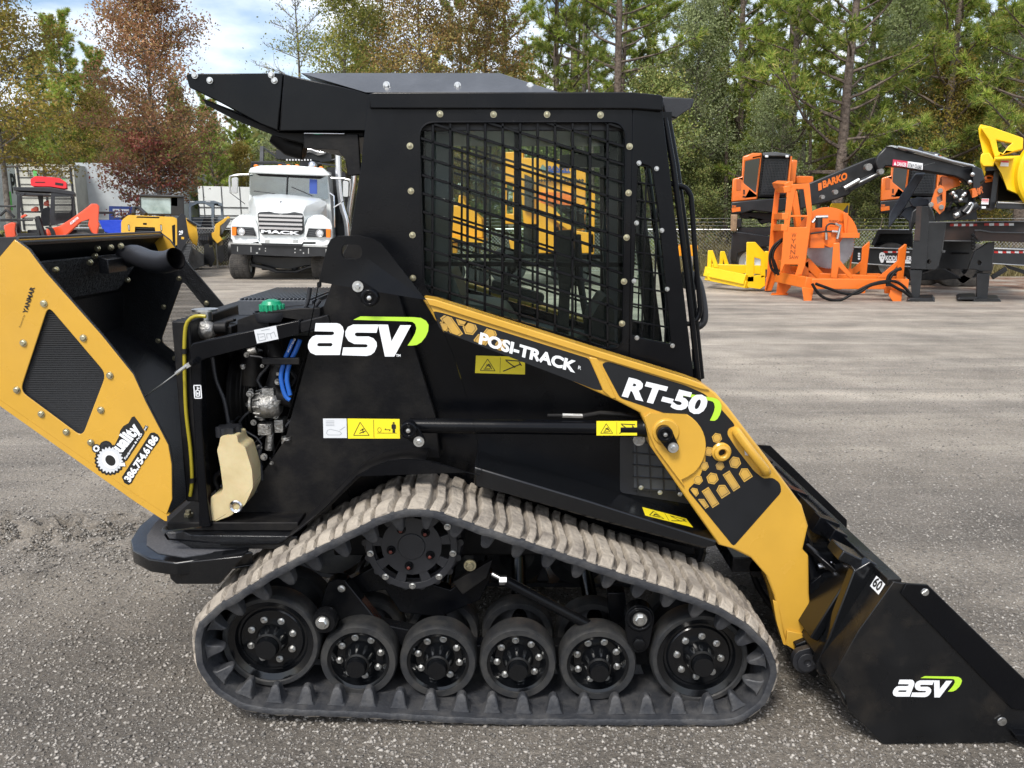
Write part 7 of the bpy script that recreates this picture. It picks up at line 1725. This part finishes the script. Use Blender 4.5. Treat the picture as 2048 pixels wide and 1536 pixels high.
def tree(name, label, cat, loc, seed, Ht, kind, leafm, barkm=None, group=None, dens=1.0, base=.25, wid=.25, lsize=.046):
    rs = np.random.default_rng(seed); R_ = thing(name, label, cat, loc, group); mb = MB()
    o = Vector(loc); n = 9; tr = []; x = y = 0
    for i in range(n+1):
        t = i/n; tr.append((x, y, Ht*t)); x += rs.normal(0, .012*Ht/ n*2); y += rs.normal(0, .012*Ht/n*2)
    r0 = Ht*.0145 if kind == 'pine' else Ht*.012
    rad = [r0*(1.25 if i == 0 else 1)*(1-.88*i/n) for i in range(n+1)]
    tmb = MB(); tmb.tube([Vector(p)+o for p in tr], r0, 10, radii=rad, caps=False)
    def tp(t): f = t*n; i = min(n-1, int(f)); f -= i; return np.array(tr[i])*(1-f)+np.array(tr[i+1])*f
    bm = MB(); CC = []; DD = []
    nb = int((46 if kind == 'pine' else 52)*dens)
    for k in range(nb):
        t = base+(1-base)*(k+rs.random())/nb*.98; az = k*2.4+rs.normal(0, .4); p = tp(t); u = (t-base)/(1-base)
        if kind == 'pine':
            L_ = Ht*wid*(1.05-.75*u)*(.6+.6*rs.random()); el = .15+.55*u+rs.normal(0, .12); d = (cos(az)*cos(el), sin(az)*cos(el), sin(el)); dr = .35
        else:
            prof_ = (sin(pi*min(1, .18+u*.80)))**.7; L_ = Ht*wid*prof_*(.65+.5*rs.random()); el = .35+.5*u+rs.normal(0, .15); d = (cos(az)*cos(el), sin(az)*cos(el), sin(el)); dr = -.1
        pts = limb(bm, p+np.array(o), d, L_, max(.012, rad[min(n, int(t*n))]*.38), rs, dr, 6)
        pts = [q-np.array(o) for q in pts]
        ns = 7 if kind == 'pine' else 9
        for s in range(ns):
            f = .30+.70*(s+rs.random()*.8)/ns if kind == 'pine' else .18+.82*(s+rs.random()*.8)/ns
            ff = min(f*6, 5.99); i = int(ff); q = pts[i]+(pts[i+1]-pts[i])*(ff-i); dd = pts[i+1]-pts[i]; dd = dd/np.linalg.norm(dd)
            side = np.cross(dd, (0, 0, 1)); side /= max(1e-6, np.linalg.norm(side)); sd_ = 1 if s % 2 else -1
            tw = dd*.7+side*sd_*rs.uniform(.3, 1.1)+np.array((0, 0, rs.uniform(-.1, .6))); tw /= np.linalg.norm(tw); TL_ = L_*(.28 if kind == 'pine' else .34)*(1.2-f*.6)*rs.uniform(.6, 1.2)
            e_ = q+tw*TL_; bm.tube([tuple(q+np.array(o)), tuple(q+tw*TL_*.5+np.array(o)+rs.normal(0, .02, 3)), tuple(e_+np.array(o))], .01, 3, 0, radii=[.013, .009, .004], caps=False)
            if kind == 'pine':
                for j in range(5):
                    w = .35+.65*(j+rs.random())/5; CC.append(q+tw*TL_*w+rs.normal(0, .03*Ht/12, 3)); DD.append(tw)
            elif kind == 'bare':
                for j in range(3):
                    w = rs.random(); t2 = tw+rs.normal(0, .5, 3); b0 = q+tw*TL_*w; bm.tube([tuple(b0+np.array(o)), tuple(b0+t2*TL_*.5+np.array(o))], .006, 3, 0, radii=[.008, .003], caps=False)
                if rs.random() < .35: CC.append(e_)
            else:
                for j in range(3): CC.append(q+tw*TL_*(.3+.35*j)+rs.normal(0, .03, 3)); DD.append(tw)
    tk = tmb.build('trunk', barkm or BARK, R_, smooth=60)
    bm.build('limbs', barkm or BARK, tk, smooth=60)
    C = np.array(CC)
    if kind == 'pine': V = blades(C, np.array(DD), .020*Ht, .0020*Ht, 24, rs)
    else:
        m_ = {'leaf': 18, 'bare': 8, 'sparse': 8}[kind]; cl = .028*Ht
        C2 = np.repeat(C, m_, 0)+rs.normal(0, cl, (len(C)*m_, 3))*np.array((1, 1, .75)); V = leaves(C2, lsize, rs)
    fastmesh('crown', V, 3 if kind == 'pine' else 4, leafm, R_)
    return R_
def put(src, label, px, Y, s=1.0, rz=0, group=None, sz=1.0):
    c = copy_tree(src); c['label'] = label
    c.location = (X(px, 434, Y), Y, 0); c.rotation_euler = (0, 0, rz); c.scale = (s, s, s*sz)
    if group: c['group'] = group
    return c
def at(px, Y): return (X(px, 434, Y), Y, 0)
# prominent broadleaf trees on the left
t_main = tree('autumn_tree', 'tall broadleaf tree with rusty brown crown and grey trunk rising behind the small yellow loader', 'tree', at(322, 27), 3, 8.9, 'leaf', RUST, BARK2, base=.24, wid=.235, dens=1.3, lsize=.044)
t_red = tree('maple_tree', 'small red leaved maple in front of the silver box trailer', 'tree', at(300, 26), 4, 3.9, 'sparse', REDL, BARK2, base=.30, wid=.38, dens=.42, lsize=.046)
t_left = tree('autumn_tree', 'olive and orange crowned broadleaf tree at the left edge above the lettered trailers', 'tree', at(20, 24), 5, 8.6, 'leaf', OLV, BARK2, base=.34, wid=.27, dens=1.0, lsize=.044)
p1 = tree('pine_tree', 'pine with a long bare trunk between the two orange loader cabs', 'pine tree', at(1672, 26), 11, 13.5, 'pine', PINE, BARK, base=.20, wid=.24, dens=1.0)
p2 = tree('pine_tree', 'open crowned pine just right of the loader cab roof', 'pine tree', at(1225, 30), 12, 15, 'pine', PINE, BARK, base=.42, wid=.19, dens=.75)
p3 = tree('pine_tree', 'bright green pine above the front visor of the loader', 'pine tree', at(1420, 34), 13, 16, 'pine', PINE, BARK, base=.16, wid=.22, dens=1.1)
p4 = tree('pine_tree', 'dark green pointed young pine between the olive tree and the rusty tree', 'pine tree', at(150, 33), 14, 9.0, 'pine', PINE, BARK, base=.08, wid=.20, dens=2.1)
b1 = tree('broadleaf_tree', 'broadleaf tree with brown autumn crown above the middle of the loader roof', 'tree', at(850, 30), 21, 10.4, 'leaf', AUT, BARK2, base=.2, wid=.24, dens=1.2, lsize=.046)
b2 = tree('broadleaf_tree', 'pale green leaved tree above the rear roof housing of the loader', 'tree', at(700, 30), 22, 9.4, 'leaf', PALE, BARK2, base=.2, wid=.22, dens=.8, lsize=.046)
b3 = tree('bare_tree', 'nearly leafless tree standing against the sky left of the pale green tree', 'tree', at(610, 32), 23, 9.5, 'bare', PALE, BARK2, base=.3, wid=.20, dens=.5, lsize=.042)
g1 = tree('broadleaf_tree', 'grey green bushy tree behind the first orange loader cab', 'tree', at(1380, 29), 24, 8.6, 'leaf', GRL, BARK2, base=.10, wid=.24, dens=.9, lsize=.042)
d1_ = tree('undergrowth_tree', 'dark green undergrowth tree behind the fence left of the orange saw', 'tree', at(1300, 28), 25, 6.0, 'leaf', DKG, BARK2, base=.05, wid=.32, dens=1.1, lsize=.044)
y1_ = tree('undergrowth_tree', 'yellowing young tree in the shade right of the long black boom', 'tree', at(1880, 27), 26, 6.4, 'leaf', OLV, BARK2, base=.1, wid=.26, dens=.8, lsize=.042)
rr = random.Random(9)
put(p1, 'pine with drooping bright branches at the right edge above the yellow drum', 2040, 25, .92, 2.0)
put(p3, 'pine behind the second orange loader cab', 1830, 31, .95, 1.0)
put(p1, 'slender pine left of the first orange loader cab', 1470, 32, 1.05, 4.0)
put(p3, 'bright tufted pine reaching over the orange saw from behind the fence', 1560, 28, .80, 0.6)
put(p3, 'sunlit pine behind the pale sign on the black boom', 1890, 26.5, .78, 3.4)
put(p2, 'thin pine with high crown behind the centre of the black boom', 1740, 33, 1.0, 2.5)
put(p4, 'broad dark pine rising left of the rusty broadleaf tree', 215, 37, .95, 2.2)
put(p4, 'pointed dark green pine at the far left behind the lettered trailer', 100, 41, 1.0, 1.2)
put(p4, 'young green pine between the rusty tree and the white truck', 430, 36, .72, 3.0)
put(p1, 'pine with sunlit tufts above the roof cap of the loader', 1110, 31, .95, 5.0)
put(b1, 'second brown broadleaf tree just right of the first above the loader roof', 975, 33, 1.02, 2.0)
put(b2, 'pale green tree directly behind the rear roof housing', 760, 34, 1.0, 2.8)
put(b3, 'leafless grey tree left of the tall pines near the roof visor', 1160, 36, 1.2, 1.8)
put(g1, 'grey green tree between the long trunked pine and the right edge', 1790, 29, 1.05, 2.2)
put(y1_, 'yellow leaved shrub beneath the pines at the far right', 1960, 27, .9, 1.1)
put(t_left, 'olive crowned tree partly behind the rusty one on the left', 205, 33, .70, 2.4)
GR = 'pines in the wood behind the fence'
for k in range(26):
    px = -150+rr.uniform(-40, 40)+k*92
    if px < 640: Y, s = rr.uniform(43, 50), rr.uniform(.78, 1.0)
    elif px < 1060: Y, s = rr.uniform(42, 48), rr.uniform(.9, 1.15)
    else: Y, s = rr.uniform(36, 50), rr.uniform(.9, 1.15)
    put([p1, p2, p3][k % 3] if px > 900 else p4, 'pine among many in the wood behind the fence', px, Y, s, rr.uniform(0, 6), GR)
for k in range(11):
    px = 1080+k*96+rr.uniform(-25, 25)
    put([d1_, g1, y1_, d1_][k % 4], 'low leafy tree in the shaded undergrowth behind the fence', px, rr.uniform(26.5, 33), rr.uniform(.55, .95), rr.uniform(0, 6), 'undergrowth trees behind the fence')
for k in range(12):
    px = -120+k*98+rr.uniform(-25, 25)
    put([d1_, b2, y1_, g1][k % 4], 'leafy tree in the green belt behind the trailers', px, rr.uniform(37, 44), rr.uniform(.6, .8), rr.uniform(0, 6), 'leafy trees behind the trailers')
# far wood that reads as one mass
def wood(n, label):
    rs = np.random.default_rng(77); V = []; C = []
    for k in range(n):
        px = rs.uniform(-1100, 2900); Y = rs.uniform(52, 66); x = X(px, 434, Y); h = rs.uniform(5.5, 8.5) if px < 1000 else rs.uniform(5, 10)
        m_ = int(h*90); z = h*rs.random(m_)**.8; r_ = 1.9*(1-.5*z/h)
        c = np.stack([x+rs.normal(0, 1, m_)*r_*.6, Y+rs.normal(0, 1, m_)*r_*.5, z], -1); C.append(c)
    C = np.concatenate(C); return tag(fastmesh('far_wood', leaves(C, .24, rs), 4, DKG), label, 'woodland', kind='stuff')
wood(190, 'distant dense wood filling the gaps between the nearer trunks')
rs = np.random.default_rng(5)
nn = 170; mbt = MB()
for k in range(60):                                     # bare trunks one can tell apart in the shade
    px = 1080+k*17+rs.uniform(-6, 6); Y = rs.uniform(29, 40); x = X(px, 434, Y); h = rs.uniform(5, 9)
    mb = MB(); mb.tube([(x, Y, 0), (x+rs.normal(0, .12), Y, h*.5), (x+rs.normal(0, .25), Y, h)], .1, 7, radii=[.10, .08, .03], caps=False)
    tag(mb.build('tree_stem', BARK2 if k % 2 else BARK, smooth=60), 'slim bare tree stem standing in the shaded wood behind the right hand fence', 'tree', 'slim stems behind the fence')
# grass along the fence
def grass(name, n, fn, hmin, hmax, matf, label, w=.012):
    rs = np.random.default_rng(31); xy = fn(rs, n); C = np.concatenate([xy, np.zeros((n, 1))], 1); D = np.tile(np.array([[0, 0, 1.0]]), (n, 1))
    h = hmin+(hmax-hmin)*rs.random(n); v = D+rs.normal(0, .28, (n, 3)); s = np.stack([np.cos(rs.random(n)*6.28), np.sin(rs.random(n)*6.28), np.zeros(n)], -1)
    V = np.stack([C-s*w, C+s*w, C+v*h[:, None]], 1).reshape(-1, 3); V[:, 2] = np.maximum(V[:, 2], 0)
    return tag(fastmesh(name, V, 3, matf), label, 'grass', kind='stuff')
grass('grass', 26000, lambda r, n: np.stack([r.uniform(4.5, 22, n), 22.6+r.random(n)**1.3*5], -1), .15, .85, DRY, 'dry yellow grass and weeds growing along the chain link fence', .012)
grass('verge_grass', 16000, lambda r, n: np.stack([r.uniform(-22, 5, n), 28+r.random(n)*6], -1), .15, .6, DRY, 'rough grass verge under the trailers and trees on the left', .02)
# brush and weeds by the fence
def shrub(label, px, Y, h, seed, m_=DKG):
    rs = np.random.default_rng(seed); R_ = thing('shrub', label, 'shrub', at(px, Y)); mb = MB(); C = []
    for k in range(16):
        a, e_ = rs.uniform(0, 6.28), rs.uniform(.5, 1.5); d = np.array((cos(a)*cos(e_), sin(a)*cos(e_), sin(e_))); L_ = h*rs.uniform(.6, 1.1)
        p = limb(mb, at(px, Y), d, L_, .012, rs, .1, 5); C += [q-np.array(at(px, Y))+rs.normal(0, .08, 3) for q in p[1:] for _ in range(4)]
    mb.build('stems', BARK2, R_); C = np.array(C); C2 = np.repeat(C, 7, 0)+rs.normal(0, .10, (len(C)*7, 3)); C2[:, 2] = np.abs(C2[:, 2])
    fastmesh('foliage', leaves(C2, .035, rs), 4, m_, R_); return R_
for k, (px, Y, h, lb, mm) in enumerate(((1405, 24, 1.5, 'pale seeding shrub beside the cab grab bar against the fence', DRY), (1440, 24.6, 1.1, 'brown scrub just left of the yellow rack', DRY), (1700, 24.5, 1.3, 'green shrub behind the fence right of the orange blade guard', DKG), (1765, 24.8, 1.6, 'yellow green shrub showing under the open grapple claw', PALE), (1950, 24.5, 1.4, 'dark shrub behind the trailer beam at the far right', DKG), (1560, 25, 1.5, 'dark shrub behind the legs of the first orange cabbed loader', DKG))):
    shrub(lb, px, Y, h, 40+k, mm)
